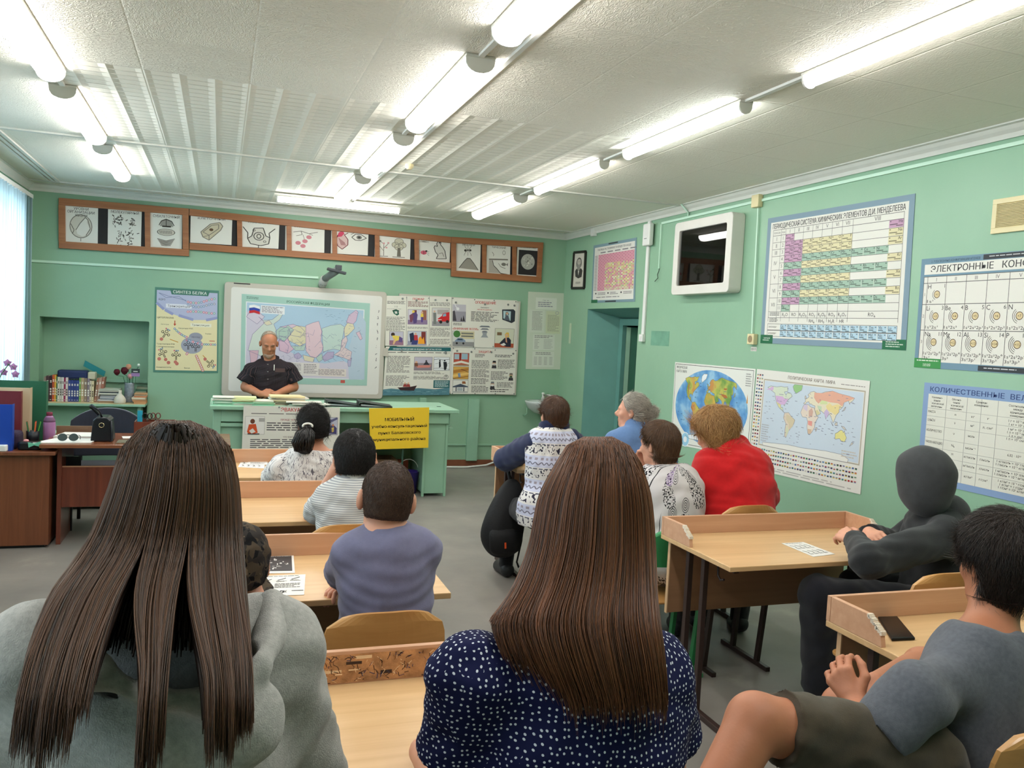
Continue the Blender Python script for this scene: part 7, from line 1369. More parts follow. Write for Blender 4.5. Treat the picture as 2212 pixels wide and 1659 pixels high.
# conduits: a main run high on the wall, with drops
zc = 2.945
def run(name, pts, label, r=0.011, m=WHITEP2, cat='conduit'):
 b = MB()
 for a, c in zip(pts, pts[1:]): b.bar(a, c, r * 2, r * 1.4, (1, 0, 0) if abs(a[2] - c[2]) < abs(a[1] - c[1]) + abs(a[0] - c[0]) else (0, 1, 0))
 return tag(b.build(name, m), label, cat)
X_ = XR - 0.009
run('conduit', [(X_, -1.5, zc - 0.01), (X_, 5.93, zc - 0.02)], 'pale green cable conduit running along the top of the right wall')
run('conduit', [(X_, 6.03, zc - 0.02), (X_, 7.6, zc - 0.03)], 'pale conduit from the junction box to above the display case')
p = on_r(1427, 580); run('conduit', [(X_, 7.6, zc - 0.04), (X_, 7.6, p[2])], 'short conduit drop left of the display case')
b = MB(); b.tube([(X_, 7.6, p[2]), (X_ - 0.02, 7.57, p[2] - 0.03), (X_, 7.63, p[2] - 0.06), (X_ - 0.02, 7.58, p[2] - 0.1), (X_ - 0.01, 7.66, p[2] - 0.13)], 0.004, 5); tag(b.build('wire_end', mat('dark_wire', (50, 60, 56), 0.6)), 'loose curled wire end hanging below the short conduit', 'wire')
tag(MB().box(XR - 0.05, 5.93, zc - 0.075, XR - 0.001, 6.03, zc + 0.03).build('junction_box', CREAM, bevel=0.006), 'cream junction box on the wall above the periodic table edge', 'junction box')
sk_ = on_r(1630, 733)
run('conduit', [(X_, 5.97, zc - 0.08), (X_, 5.94, sk_[2] + 0.05)], 'vertical conduit from the junction box down to the socket')
so = thing('wall_socket', 'cream wall socket left of the periodic table', 'socket', (XR, 5.92, sk_[2] - 0.05)); MB().box(XR - 0.045, 5.875, sk_[2] - 0.045, XR - 0.001, 5.965, sk_[2] + 0.045).build('socket_body', CREAM, so, bevel=0.006)
b = MB(); V = [(XR - 0.0465, 5.92 + 0.03 * math.cos(2 * PI * k / 18), sk_[2] + 0.03 * math.sin(2 * PI * k / 18)) for k in range(18)]; b.add(V, [tuple(range(18))]); b.build('socket_face', mat('socket_brown', (150, 130, 100), 0.5), so)
tag(MB().box(XR - 0.003, 5.88, sk_[2] - 0.1, XR - 0.001, 5.96, sk_[2] - 0.065).build('voltage_label', WP), 'small white voltage label under the cream wall socket', 'label')
S = Sheet([(XR - 0.003, 5.96, sk_[2] - 0.065), (XR - 0.003, 5.88, sk_[2] - 0.065), (XR - 0.003, 5.88, sk_[2] - 0.1), (XR - 0.003, 5.96, sk_[2] - 0.1)], 40, 17, NR, bg=False); S.text('220 В', 20, 13, 9, INK, 1, fit=34); o = S.mb.build('label_print', S.ms, None, origin=(0, 0, 0)); lb_ = bpy.data.objects['voltage_label']; o.parent = lb_; o.location = -lb_.location
# wide white duct beside the door with its box and switch
tp, bt_ = on_r(1405, 478), on_r(1388, 722)
tag(MB().box(XR - 0.022, 7.83, bt_[2], XR - 0.001, 7.885, ZC - 0.08).build('cable_duct', WHITEP, bevel=0.003), 'wide white cable duct running down beside the door', 'cable duct')
c_ = on_r(1408, 505); eb = thing('switch_box', 'white plastic box at the top of the duct beside the door', 'box', (XR, 7.82, c_[2] - 0.12)); MB().box(XR - 0.075, 7.735, c_[2] - 0.13, XR - 0.023, 7.885, c_[2] + 0.1).build('box_body', WHITEP, eb, bevel=0.012); MB().box(XR - 0.078, 7.79, c_[2] - 0.06, XR - 0.075, 7.84, c_[2] - 0.054).build('box_slot', GREYP, eb)
sw = thing('light_switch', 'white light switch at the foot of the duct by the door', 'switch', (XR, 7.86, bt_[2] - 0.08)); MB().box(XR - 0.04, 7.82, bt_[2] - 0.08, XR - 0.001, 7.9, bt_[2]).build('switch_body', WHITEP, sw, bevel=0.006); MB().box(XR - 0.046, 7.84, bt_[2] - 0.06, XR - 0.04, 7.88, bt_[2] - 0.02).build('rocker', WHITEP, sw)
c_ = on_r(1287, 500); tag(MB().box(XR - 0.05, c_[1] - 0.045, c_[2] - 0.06, XR - 0.001, c_[1] + 0.045, c_[2] + 0.03).build('junction_box', WHITEP, bevel=0.006), 'white small box just under the cornice near the corner', 'junction box')
b = MB(); c_ = on_r(1490, 445); b.tube([(XR - 0.01, c_[1], zc - 0.03), (XR - 0.012, c_[1], zc + 0.02), (XR - 0.085, c_[1] + 0.02, ZC - 0.005)], 0.009, 6); tag(b.build('conduit', WHITEP2, smooth=True), 'short bent conduit over the cornice above the display case', 'conduit')
# long conduit across the back wall to the board arm
za_ = ony(60, 563, YB)[2]; zb2 = ony(690, 600, YB)[2]
b = MB(); b.bar((XL + 0.01, YB - 0.009, za_), (1.08, YB - 0.009, zb2), 0.018, 0.026, (0, 0, 1)); tag(b.build('conduit', WHITEP2), 'long pale conduit across the back wall to the whiteboard arm', 'conduit')
p = onx(1232, 720, XR); tag(MB().box(XR - 0.004, p[1] - 0.03, p[2] - 0.13, XR - 0.001, p[1] + 0.03, p[2] + 0.13).build('paper_strip', mat('greenish_paper', (190, 204, 176), 0.7)), 'narrow pale paper strip glued to the wall left of the door', 'paper')
# old paint patches on the right wall
b = MB(); p = on_r(1424, 732); tag(MB().box(XR - 0.0022, p[1] - 0.2, p[2] - 0.07, XR - 0.001, p[1] + 0.17, p[2] + 0.08).build('paint_patch', mat('paint_patch', (112, 160, 136), 0.5, var=0.15, vscale=9)), 'darker green paint patch on the wall between door and socket', 'paint patch')
# ------------------------------------------------------------------ door leaf and frame inside the reveal
DGR = mat('dark_green_door', (58, 108, 88), 0.45, var=0.08, vscale=4)
dj = MB(); xd = XR + WT
dj.box(xd - 0.06, DY1 - 0.26, 0, xd, DY1 - 0.17, DZ - 0.1); dj.box(xd - 0.06, DY0, 0, xd, DY0 + 0.07, DZ - 0.1); dj.box(xd - 0.06, DY0 + 0.07, DZ - 0.18, xd, DY1 - 0.26, DZ - 0.1)
tag(dj.build('trim_10', TEAL, origin=(0, 0, 0)), kind='structure')
od = MB(); h0 = np.array((xd - 0.02, DY1 - 0.28, 0)); u_ = np.array((0.93, -0.36, 0)); 
od.prism([(0, 0.02), (0.95, 0.02), (0.95, DZ - 0.2), (0, DZ - 0.2)], h0, u_, (0, 0, 1), (-0.36, -0.93, 0), 0.04); dl = tag(od.build('door_1', DGR, origin=(0, 0, 0)), kind='structure')
b = MB()
for z0, z1 in ((0.15, 0.75), (0.9, 1.7)): b.prism([(0.12, z0), (0.83, z0), (0.83, z1), (0.12, z1)], h0 + np.array((-0.36, -0.93, 0)) * 0.041, u_, (0, 0, 1), (-0.36, -0.93, 0), 0.012)
b.build('door_panel', DGR, dl)
b = MB(); b.prism([(0.0, 0.02), (0.05, 0.02), (0.05, DZ - 0.2), (0.0, DZ - 0.2)], h0 + np.array((-0.36, -0.93, 0)) * 0.041, u_, (0, 0, 1), (-0.36, -0.93, 0), 0.006); b.build('hinge_edge', GREEN_F, dl)
# sheet papers on the pupils' desks
def desk_sheet(label, pxs, fn, z=DZT + 0.0008, W=42, H=30):
 global S
 q = [onz(x, y, z) for x, y in pxs]; S = Sheet(q, W, H, (0, 0, 1), (226, 225, 220), 0.0008); fn(); S.build('printed_sheet', label, 'paper', 'printed sheets on the desks')
def s1():
 S.rect(2, 3, 39, 27, (70, 68, 70), 1); r_ = random.Random(8)
 for k in range(26): u, v = r_.uniform(3, 34), r_.uniform(5, 25); S.rect(u, v, u + r_.uniform(1, 5), v + r_.uniform(0.6, 2.4), ((196, 194, 190), (130, 128, 126), (226, 224, 220))[k % 3], 2)
 S.lines(4, 3.6, 37, 4.6, 1, r_, (206, 204, 200), 3)
def s2():
 S.lines(4, 1.5, 36, 2.6, 1, rs, (60, 56, 56), 2)
 for k, (u, v) in enumerate(((6, 7), (18, 6), (30, 5))): S.line([(u, v + 2), (u + 5, v), (u + 7, v - 1)], 0.8, (40, 40, 44), 2); S.lines(u - 1, v + 3, u + 8, v + 5, 2, rs, (110, 106, 106), 2)
 S.line([(4, 20), (14, 20)], 0.9, (40, 40, 44), 2); S.line([(9, 16), (9, 26)], 0.9, (40, 40, 44), 2); S.ring(23, 25, 1.4, 0.9, (40, 40, 44), 2, 10); S.text('ОК', 24, 26.4, 3.2, (40, 40, 44), 2, bold=0.02); S.rect(31, 23.5, 41, 24.3, (70, 66, 66), 2); S.lines(16, 13, 38, 20, 4, rs, (96, 92, 92), 2)
def s3():
 S.disc(16, 12, 4, (90, 88, 88), 2, 12, 2.4); S.line([(10, 14), (20, 10), (28, 14)], 0.9, (60, 58, 58), 2); S.disc(28, 8, 2, (60, 58, 58), 2, 10); S.lines(6, 20, 36, 26, 3, rs, (120, 116, 116), 2)
def s4():
 for k in range(8): u, v = 4 + 9 * (k % 4), 6 + 12 * (k // 4); S.line([(u, v), (u + 4, v + 3), (u + 2, v + 6)], 1.1, (50, 48, 50), 2); S.lines(u, v + 6.5, u + 7, v + 8.5, 2, rs, (120, 116, 116), 2)
 S.lines(4, 1.6, 36, 3, 1, rs, (70, 66, 66), 2)
desk_sheet('printed sheet with a dark picture, upper of two beside the camouflage cap', [c for c in ((570, 1199), (634, 1197), (637, 1238), (562, 1239))], s1)
desk_sheet('printed sheet of knots and rescue signs, lower of two beside the camouflage cap', [(556, 1245), (660, 1241), (657, 1285), (548, 1289)], s2)
desk_sheet('white sheet with line drawings near the lady in a white blouse, upper one', [(541, 990), (578, 991), (578, 1004), (532, 1004)], s3, DZT + 0.003)
desk_sheet('white sheet with line drawings near the lady in a white blouse, lower one', [(521, 996), (574, 996), (570, 1012), (514, 1009)], s4)
desk_sheet('small printed leaflet with drawings on the desk of the hooded person', [(1688, 1174), (1735, 1171), (1804, 1197), (1757, 1203)], s4)
# the drawn lettering helper is not part of the room
bpy.data.objects.remove(_FO); bpy.data.curves.remove(_FC)
# ================================================================== PEOPLE
def unit(v): v = np.asarray(v, float); return v / (np.linalg.norm(v) + 1e-12)
def axes(fwd, roll=0.0):
 f = unit(fwd); r = unit(np.cross(f, (0, 0, 1.0))); u = np.cross(r, f)
 if roll: r, u = r * math.cos(roll) + u * math.sin(roll), u * math.cos(roll) - r * math.sin(roll)
 return np.array([r, f, u])
class Body:
 """a body or a garment as one smooth surface grown round limbs (tapered capsules and ellipsoids)"""
 def __init__(s): s.p = []
 def cap(s, a, b, ra, rb=None, k=0.03, clip=None, sub=False):
  s.p.append(('c', np.array(a, float), np.array(b, float), ra, ra if rb is None else rb, k, clip, sub)); return s
 def ell(s, c, r, A=None, k=0.03, clip=None, sub=False):
  s.p.append(('e', np.array(c, float), np.array(r, float), np.eye(3) if A is None else A, None, k, clip, sub)); return s
 def chain(s, pts, rs, k=0.02):
  for i in range(len(pts) - 1): s.cap(pts[i], pts[i + 1], rs[i], rs[i + 1], k)
  return s
 def bounds(s):
  lo, hi = [], []
  for p in s.p:
   if p[-1]: continue
   if p[0] == 'c': m = max(p[3], p[4]); lo.append(np.minimum(p[1], p[2]) - m); hi.append(np.maximum(p[1], p[2]) + m)
   else: m = p[2].max(); lo.append(p[1] - m); hi.append(p[1] + m)
  return np.min(lo, 0) - 0.02, np.max(hi, 0) + 0.02
 def ev(s, P):
  D = np.full(len(P), 0.2, np.float32)
  for p in s.p:
   m = 0.06 + p[5]
   if p[0] == 'c': r = max(p[3], p[4]); lo = np.minimum(p[1], p[2]) - r - m; hi = np.maximum(p[1], p[2]) + r + m
   else: r = p[2].max(); lo = p[1] - r - m; hi = p[1] + r + m
   I = np.nonzero(((P > lo) & (P < hi)).all(1))[0]
   if not len(I): continue
   Q = P[I]
   if p[0] == 'c':
    ab = p[2] - p[1]; L = ab @ ab + 1e-9; t = np.clip((Q - p[1]) @ ab / L, 0, 1); d = np.linalg.norm(Q - p[1] - t[:, None] * ab, axis=1) - (p[3] + (p[4] - p[3]) * t)
   else:
    q = (Q - p[1]) @ p[3].T; k0 = np.linalg.norm(q / p[2], axis=1); k1 = np.linalg.norm(q / p[2] ** 2, axis=1) + 1e-6; d = k0 * (k0 - 1) / k1
   if p[6] is not None:
    for pt, n in p[6]: d = np.maximum(d, (Q - pt) @ unit(n))
   D0 = D[I]; k = max(p[5], 1e-4)
   if p[7]: h = np.clip(0.5 - 0.5 * (D0 + d) / k, 0, 1); D[I] = D0 * (1 - h) - d * h + k * h * (1 - h)
   else: h = np.clip(0.5 + 0.5 * (D0 - d) / k, 0, 1); D[I] = D0 * (1 - h) + d * h - k * h * (1 - h)
  return D
 def mesh(s, h):
  lo, hi = s.bounds(); B = 5; n = np.ceil((hi - lo) / (h * B)).astype(int) + 1; cs = h * B
  gi = np.stack(np.meshgrid(*[np.arange(q) for q in n], indexing='ij'), -1).reshape(-1, 3)
  dc = s.ev(lo + (gi + 0.5) * cs); act = gi[np.abs(dc) < cs * 1.7 + 0.006]
  N = n * B; D = np.full(tuple(N), 0.1, np.float32); full = dc.reshape(tuple(n)); D[:] = np.where(np.repeat(np.repeat(np.repeat(full, B, 0), B, 1), B, 2) < 0, -0.1, 0.1)
  o = np.stack(np.meshgrid(*[np.arange(B)] * 3, indexing='ij'), -1).reshape(-1, 3)
  I = (act[:, None, :] * B + o[None]).reshape(-1, 3); D[I[:, 0], I[:, 1], I[:, 2]] = s.ev(lo + I * h)
  S_ = D < 0; c = np.zeros(tuple(N - 1), np.int8)
  sl = lambda a, i, ax: a
  offs = [(i, j, k) for i in (0, 1) for j in (0, 1) for k in (0, 1)]
  g = lambda A, of: A[of[0]:N[0] - 1 + of[0], of[1]:N[1] - 1 + of[1], of[2]:N[2] - 1 + of[2]]
  for of in offs: c += g(S_, of)
  C = np.argwhere((c > 0) & (c < 8)); ids = np.full(tuple(N - 1), -1, np.int32); ids[C[:, 0], C[:, 1], C[:, 2]] = np.arange(len(C))
  acc = np.zeros((len(C), 3)); cnt = np.zeros(len(C))
  for a in offs:
   for ax in range(3):
    if a[ax]: continue
    b = list(a); b[ax] = 1; da = D[C[:, 0] + a[0], C[:, 1] + a[1], C[:, 2] + a[2]]; db = D[C[:, 0] + b[0], C[:, 1] + b[1], C[:, 2] + b[2]]
    m = (da < 0) != (db < 0); t = np.where(m, da / np.where(m, da - db, 1), 0); p = np.tile(np.array(a, float), (len(C), 1)); p[:, ax] += t; acc[m] += p[m]; cnt[m] += 1
  V = lo + (C + acc / cnt[:, None]) * h; F = []
  for ax in range(3):
   u, v = [(1, 2), (2, 0), (0, 1)][ax]; e = [slice(None)] * 3; f = [slice(None)] * 3; e[ax] = slice(0, -1); f[ax] = slice(1, None)
   s0, s1 = S_[tuple(e)], S_[tuple(f)]; E = np.argwhere(s0 != s1); E = E[(E[:, u] > 0) & (E[:, v] > 0)]; E = E[(E < (N - 1)).all(1)]
   q = []
   for du, dv in ((1, 1), (0, 1), (0, 0), (1, 0)): w = E.copy(); w[:, u] -= du; w[:, v] -= dv; q.append(ids[w[:, 0], w[:, 1], w[:, 2]])
   q = np.stack(q, 1); fl = S_[E[:, 0], E[:, 1], E[:, 2]]; q[~fl] = q[~fl][:, ::-1]; F.append(q[(q >= 0).all(1)])
  return V, np.concatenate(F)
def vnormals(V, F):
 n = np.cross(V[F[:, 2]] - V[F[:, 0]], V[F[:, 3]] - V[F[:, 1]]); N = np.zeros_like(V)
 for k in range(4): np.add.at(N, F[:, k], n)
 return N / (np.linalg.norm(N, axis=1)[:, None] + 1e-9)
def fold(V, N, amp, fr, seed):
 """soft cloth wrinkles along the surface normal"""
 r = np.random.RandomState(seed); d = np.zeros(len(V))
 for i in range(7):
  k = r.normal(size=3) * fr * (1.2 + 0.5 * i); k[2] *= 1.5; w = r.normal(size=3) * fr * 1.1; d += np.sin(V @ k + 1.8 * np.sin(V @ w + r.uniform(0, 6)) + r.uniform(0, 6)) / (1 + 0.35 * i)
 return V + N * (amp * np.clip(d / 2.2, -1.2, 1.2))[:, None]
def quads(name, V, F, m, parent=None, loc=None, smooth=True, pat=None):
 me = bpy.data.meshes.new(name); off = np.array(loc if loc is not None else (0, 0, 0), float)
 if parent:
  off = np.zeros(3); q_ = parent
  while q_: off += np.array(q_.location); q_ = q_.parent
 me.vertices.add(len(V)); me.vertices.foreach_set('co', (V - off).astype(np.float32).ravel()); k = F.shape[1]
 me.loops.add(F.size); me.loops.foreach_set('vertex_index', F.astype(np.int32).ravel()); me.polygons.add(len(F)); me.polygons.foreach_set('loop_start', np.arange(0, F.size, k, dtype=np.int32))
 me.polygons.foreach_set('use_smooth', np.full(len(F), smooth)); me.materials.append(m)
 if pat is not None: at = me.attributes.new('pat', 'FLOAT_VECTOR', 'POINT'); at.data.foreach_set('vector', pat.astype(np.float32).ravel())
 me.update(calc_edges=True); return link_mesh(name, me, parent, loc if not parent else None)
def skin_obj(name, B, h, m, parent=None, loc=None, wr=None, pat=None):
 V, F = B.mesh(h); N = vnormals(V, F)
 if wr: V = fold(V, N, *wr)
 return quads(name, V, F, m, parent, loc, pat=pat(V) if pat else None), V, F, N
def ribbons(name, P, w, m, parent, sides=3):
 """strands: P (n, k, 3) paths, w (n, k) widths -> one mesh of thin three-sided locks"""
 n, k, _ = P.shape; T = np.gradient(P, axis=1); T /= np.linalg.norm(T, axis=2)[..., None] + 1e-9
 r = np.random.RandomState(1).normal(size=(n, 1, 3)); U = np.cross(T, np.broadcast_to(r, P.shape)); U /= np.linalg.norm(U, axis=2)[..., None] + 1e-9; W = np.cross(T, U)
 V = np.stack([P + w[..., None] * (math.cos(2 * PI * s / sides) * U + math.sin(2 * PI * s / sides) * W) for s in range(sides)], 2)
 b = (np.arange(n) * k * sides)[:, None, None]; i = np.arange(k - 1)[None, :, None]; s = np.arange(sides)[None, None, :]; s2 = (s + 1) % sides
 F = np.stack([b + i * sides + s, b + i * sides + s2, b + (i + 1) * sides + s2, b + (i + 1) * sides + s], -1).reshape(-1, 4)
 return quads(name, V.reshape(-1, 3), F, m, parent)
def fur(name, V, F, N, n, ln, flow, w, m, parent, seed=0, mess=0.25, keep=None, k=5, lift=0.0, hug=9.0):
 """short strands combed along a flow over a surface"""
 r = np.random.RandomState(seed); a = np.linalg.norm(np.cross(V[F[:, 2]] - V[F[:, 0]], V[F[:, 3]] - V[F[:, 1]]), axis=1)
 if keep is not None: a = a * keep(V[F].mean(1))
 f = r.choice(len(F), n, p=a / a.sum()); q = r.rand(n, 4); q /= q.sum(1)[:, None]; p0 = (V[F[f]] * q[..., None]).sum(1); nn = N[F[f]].mean(1); nn /= np.linalg.norm(nn, axis=1)[:, None] + 1e-9
 t = flow(p0) + r.normal(size=(n, 3)) * mess; t -= nn * (t * nn).sum(1)[:, None]; t /= np.linalg.norm(t, axis=1)[:, None] + 1e-9
 L = ln * r.uniform(0.6, 1.2, n); s = np.linspace(0, 1, k)[None, :, None]; l = L[:, None, None] * s
 P = p0[:, None] + t[:, None] * l + nn[:, None] * (0.001 + lift * s - hug / 2 * l * l * 0.6 + 0.002 * r.rand(n, 1, 1))
 return ribbons(name, P, (w * np.linspace(1, 0.25, k))[None, :] * r.uniform(0.7, 1.3, (n, 1)), m, parent)
# ---- materials of skin, hair and cloth
def skinm(name, c): 
 m = mat(name, c, 0.5, var=0.07, vscale=14, bump=0.06, bscale=160, spec=0.4); b = m.node_tree.nodes['Principled BSDF']; b.inputs['Subsurface Weight'].default_value = 0.08; b.inputs['Subsurface Radius'].default_value = (0.012, 0.005, 0.003); return m
def hairm(name, c1_, c2_, rough=0.38):
 if name in _M: return _M[name]
 m = bpy.data.materials.new(name); m.use_nodes = True; _M[name] = m; N, L = nodes_of(m); b = N['Principled BSDF']
 g = N.new('ShaderNodeNewGeometry'); r = N.new('ShaderNodeValToRGB'); r.color_ramp.elements[0].color = (*lin(c1_), 1); r.color_ramp.elements[1].color = (*lin(c2_), 1)
 L.new(g.outputs['Random Per Island'], r.inputs[0]); L.new(r.outputs[0], b.inputs['Base Color']); b.inputs['Roughness'].default_value = rough; b.inputs['Specular IOR Level'].default_value = 0.45; return m
def cloth(name, c, var=0.05, vscale=60, bump=0.25, bscale=500, rough=0.9, sheen=0.15): return mat(name, c, rough, var=var, vscale=vscale, bump=bump, bscale=bscale, spec=0.15, sheen=sheen)
def pattern(name, base, build):
 m = bpy.data.materials.new(name); m.use_nodes = True; N, L = nodes_of(m); b = N['Principled BSDF']; b.inputs['Roughness'].default_value = 0.85; b.inputs['Specular IOR Level'].default_value = 0.15
 def nd(t, **k):
  q = N.new('ShaderNode' + t)
  for a, v in k.items():
   if a in q.inputs.keys() if isinstance(a, str) else False: q.inputs[a].default_value = v
   else: setattr(q, a, v)
  return q
 at = N.new('ShaderNodeAttribute'); at.attribute_name = 'pat'
 def mp(scale, vec=None): q = N.new('ShaderNodeMapping'); q.inputs['Scale'].default_value = scale; L.new(vec or at.outputs['Vector'], q.inputs[0]); return q.outputs[0]
 def noise(sc, det=2.0, dist=0.0, scale=(1, 1, 1)): q = N.new('ShaderNodeTexNoise'); q.inputs['Scale'].default_value = sc; q.inputs['Detail'].default_value = det; q.inputs['Distortion'].default_value = dist; L.new(mp(scale), q.inputs[0]); return q.outputs[0]
 def M_(op, a, c_=0.5, d=0.0):
  q = N.new('ShaderNodeMath'); q.operation = op
  for i, x in enumerate((a, c_, d)):
   if isinstance(x, (int, float)): q.inputs[i].default_value = x
   else: L.new(x, q.inputs[i])
  return q.outputs[0]
 st = {'c': None}
 def over(mask, col):
  q = N.new('ShaderNodeMix'); q.data_type = 'RGBA'; q.inputs['B'].default_value = (*lin(col), 1)
  if st['c'] is None: q.inputs['A'].default_value = (*lin(base), 1)
  else: L.new(st['c'], q.inputs['A'])
  L.new(mask, q.inputs['Factor']); st['c'] = q.outputs['Result']
 sp = N.new('ShaderNodeSeparateXYZ'); L.new(at.outputs['Vector'], sp.inputs[0]); build(N, L, M_, noise, over, sp, mp); L.new(st['c'], b.inputs['Base Color']); return m
def band(M_, x, lo, hi): return M_('MULTIPLY', M_('GREATER_THAN', x, lo), M_('LESS_THAN', x, hi))
def dots(N, L, M_, noise, over, sp, mp):
 tc = N.new('ShaderNodeTexCoord'); sx = N.new('ShaderNodeSeparateXYZ'); L.new(tc.outputs['Object'], sx.inputs[0]); ge = N.new('ShaderNodeNewGeometry'); ns = N.new('ShaderNodeSeparateXYZ'); L.new(ge.outputs['Normal'], ns.inputs[0]); ab = [M_('ABSOLUTE', ns.outputs[i]) for i in range(3)]
 for i, (a, b) in enumerate(((1, 2), (0, 2), (0, 1))):
  cx_ = N.new('ShaderNodeCombineXYZ'); L.new(sx.outputs[a], cx_.inputs[0]); L.new(sx.outputs[b], cx_.inputs[1]); v = N.new('ShaderNodeTexVoronoi'); v.voronoi_dimensions = '2D'; v.inputs['Scale'].default_value = 90; v.inputs['Randomness'].default_value = 0.55; L.new(cx_.outputs[0], v.inputs['Vector'])
  j, k = [q for q in range(3) if q != i]; over(M_('MULTIPLY', M_('LESS_THAN', v.outputs['Distance'], 0.175), M_('MULTIPLY', M_('GREATER_THAN', ab[i], ab[j]), M_('GREATER_THAN', ab[i], ab[k]))), (206, 212, 222))
def leaves(N, L, M_, noise, over, sp, mp):
 n = noise(20, 0.0, 1.2, (1.6, 0.7, 1)); over(M_('LESS_THAN', M_('ABSOLUTE', M_('SUBTRACT', n, 0.5)), 0.022), (104, 100, 108)); n = noise(15, 0.0, 2.2, (1.3, 0.8, 1)); over(M_('LESS_THAN', M_('ABSOLUTE', M_('SUBTRACT', n, 0.42)), 0.018), (120, 116, 124))
def stripes(N, L, M_, noise, over, sp, mp): over(M_('LESS_THAN', M_('FRACT', M_('MULTIPLY', sp.outputs[1], 110.0)), 0.38), (150, 152, 158))
def printj(N, L, M_, noise, over, sp, mp):
 n = noise(6, 0.0); s = noise(90, 2.0); over(M_('MULTIPLY', M_('GREATER_THAN', n, 0.53), M_('GREATER_THAN', s, 0.53)), (34, 32, 36))
 v = N.new('ShaderNodeTexVoronoi'); v.voronoi_dimensions = '2D'; v.inputs['Scale'].default_value = 7.5; v.inputs['Randomness'].default_value = 0.7; L.new(mp((1, 1, 1)), v.inputs['Vector']); d = v.outputs['Distance']; rg = M_('LESS_THAN', M_('FRACT', M_('MULTIPLY', d, 11.0)), 0.34); ins = M_('LESS_THAN', d, 0.3); c_ = N.new('ShaderNodeSeparateColor'); L.new(v.outputs['Color'], c_.inputs[0]); pk = c_.outputs[0]
 ring = M_('MULTIPLY', rg, ins); over(M_('MULTIPLY', ring, M_('GREATER_THAN', pk, 0.62)), (150, 112, 178)); over(M_('MULTIPLY', ring, M_('LESS_THAN', pk, 0.16)), (40, 38, 42))
 bar = M_('MULTIPLY', M_('LESS_THAN', M_('ABSOLUTE', M_('SUBTRACT', M_('FRACT', M_('MULTIPLY', sp.outputs[0], 11.0)), 0.5)), 0.035), M_('GREATER_THAN', noise(7, 0.0, 0.0, (3, 0.6, 1)), 0.58)); over(bar, (40, 38, 42))
def vest(N, L, M_, noise, over, sp, mp):
 z = M_('FRACT', M_('MULTIPLY', sp.outputs[1], 6.4)); n = noise(40, 0.0, 0.9); over(M_('MULTIPLY', band(M_, z, 0.05, 0.42), M_('GREATER_THAN', n, 0.6)), (52, 50, 66)); over(band(M_, z, 0.5, 0.98), (190, 192, 212))
 x = M_('PINGPONG', M_('MULTIPLY', sp.outputs[0], 40.0), 1.0); over(M_('MULTIPLY', band(M_, z, 0.6, 0.72), M_('LESS_THAN', M_('ABSOLUTE', M_('SUBTRACT', M_('MULTIPLY', M_('SUBTRACT', z, 0.6), 8.3), x)), 0.25)), (110, 106, 120)); over(M_('MULTIPLY', band(M_, z, 0.8, 0.9), M_('GREATER_THAN', x, 0.5)), (150, 140, 150)); over(M_('MULTIPLY', band(M_, z, 0.42, 0.46), M_('GREATER_THAN', x, 0.3)), (70, 70, 90))
def camo(N, L, M_, noise, over, sp, mp): n = noise(24, 1.5, 0.6); over(M_('GREATER_THAN', n, 0.54), (74, 64, 52)); n = noise(30, 1.0, 0.8, (1, 1.3, 1)); over(M_('GREATER_THAN', n, 0.6), (20, 20, 22)); n = noise(27, 1.0, 0.5, (1.2, 1, 1)); over(M_('GREATER_THAN', n, 0.68), (110, 96, 80))
def pins(N, L, M_, noise, over, sp, mp): over(M_('LESS_THAN', M_('FRACT', M_('MULTIPLY', sp.outputs[0], 62.0)), 0.16), (84, 66, 66))
def patf(c, R=0.2):
 c = np.array(c)
 def f(V): d = V - c; return np.stack([R * np.arctan2(d[:, 0], -d[:, 1]), V[:, 2], d[:, 0] * 0], 1)
 return f
# ---- anatomy
def head(B, c, A, s=1.0, ears=True):
 Lc = lambda x, y, z: c + s * (A[0] * x + A[1] * y + A[2] * z); q = lambda *r: np.array(r) * s
 B.ell(Lc(0, -0.014, 0.03), q(0.075, 0.097, 0.09), A, 0.02); B.ell(Lc(0, 0.028, -0.028), q(0.061, 0.062, 0.08), A, 0.03); B.cap(Lc(-0.028, 0.04, -0.082), Lc(0.028, 0.04, -0.082), 0.024 * s, None, 0.03); B.cap(Lc(0, 0.062, -0.094), Lc(0, 0.066, -0.094), 0.019 * s, None, 0.025)
 B.cap(Lc(-0.034, 0.076, 0.022), Lc(0.034, 0.076, 0.022), 0.013 * s, None, 0.015)
 for d in (-1, 1):
  B.ell(Lc(0.04 * d, 0.058, -0.022), q(0.022, 0.02, 0.022), A, 0.02); B.ell(Lc(0.031 * d, 0.094, 0.004), q(0.016, 0.012, 0.01), A, 0.012, None, True); B.ell(Lc(0.031 * d, 0.073, 0.004), q(0.0135, 0.0135, 0.0125), A, 0.003)
  if ears: B.ell(Lc(0.082 * d, -0.014, -0.004), q(0.014, 0.018, 0.033), A, 0.008); B.ell(Lc(0.09 * d, -0.004, 0.0), q(0.006, 0.01, 0.017), A, 0.005, None, True)
 B.chain([Lc(0, 0.084, 0.014), Lc(0, 0.104, -0.02), Lc(0, 0.1, -0.03)], [0.008 * s, 0.0125 * s, 0.011 * s], 0.01); 
 for d in (-1, 1): B.ell(Lc(0.011 * d, 0.094, -0.03), q(0.008, 0.01, 0.008), A, 0.006)
 B.cap(Lc(-0.016, 0.082, -0.056), Lc(0.016, 0.082, -0.056), 0.008 * s, None, 0.008); B.cap(Lc(-0.014, 0.081, -0.067), Lc(0.014, 0.081, -0.067), 0.008 * s, None, 0.008); B.cap(Lc(-0.02, 0.091, -0.0615), Lc(0.02, 0.091, -0.0615), 0.0025 * s, None, 0.004, None, True)
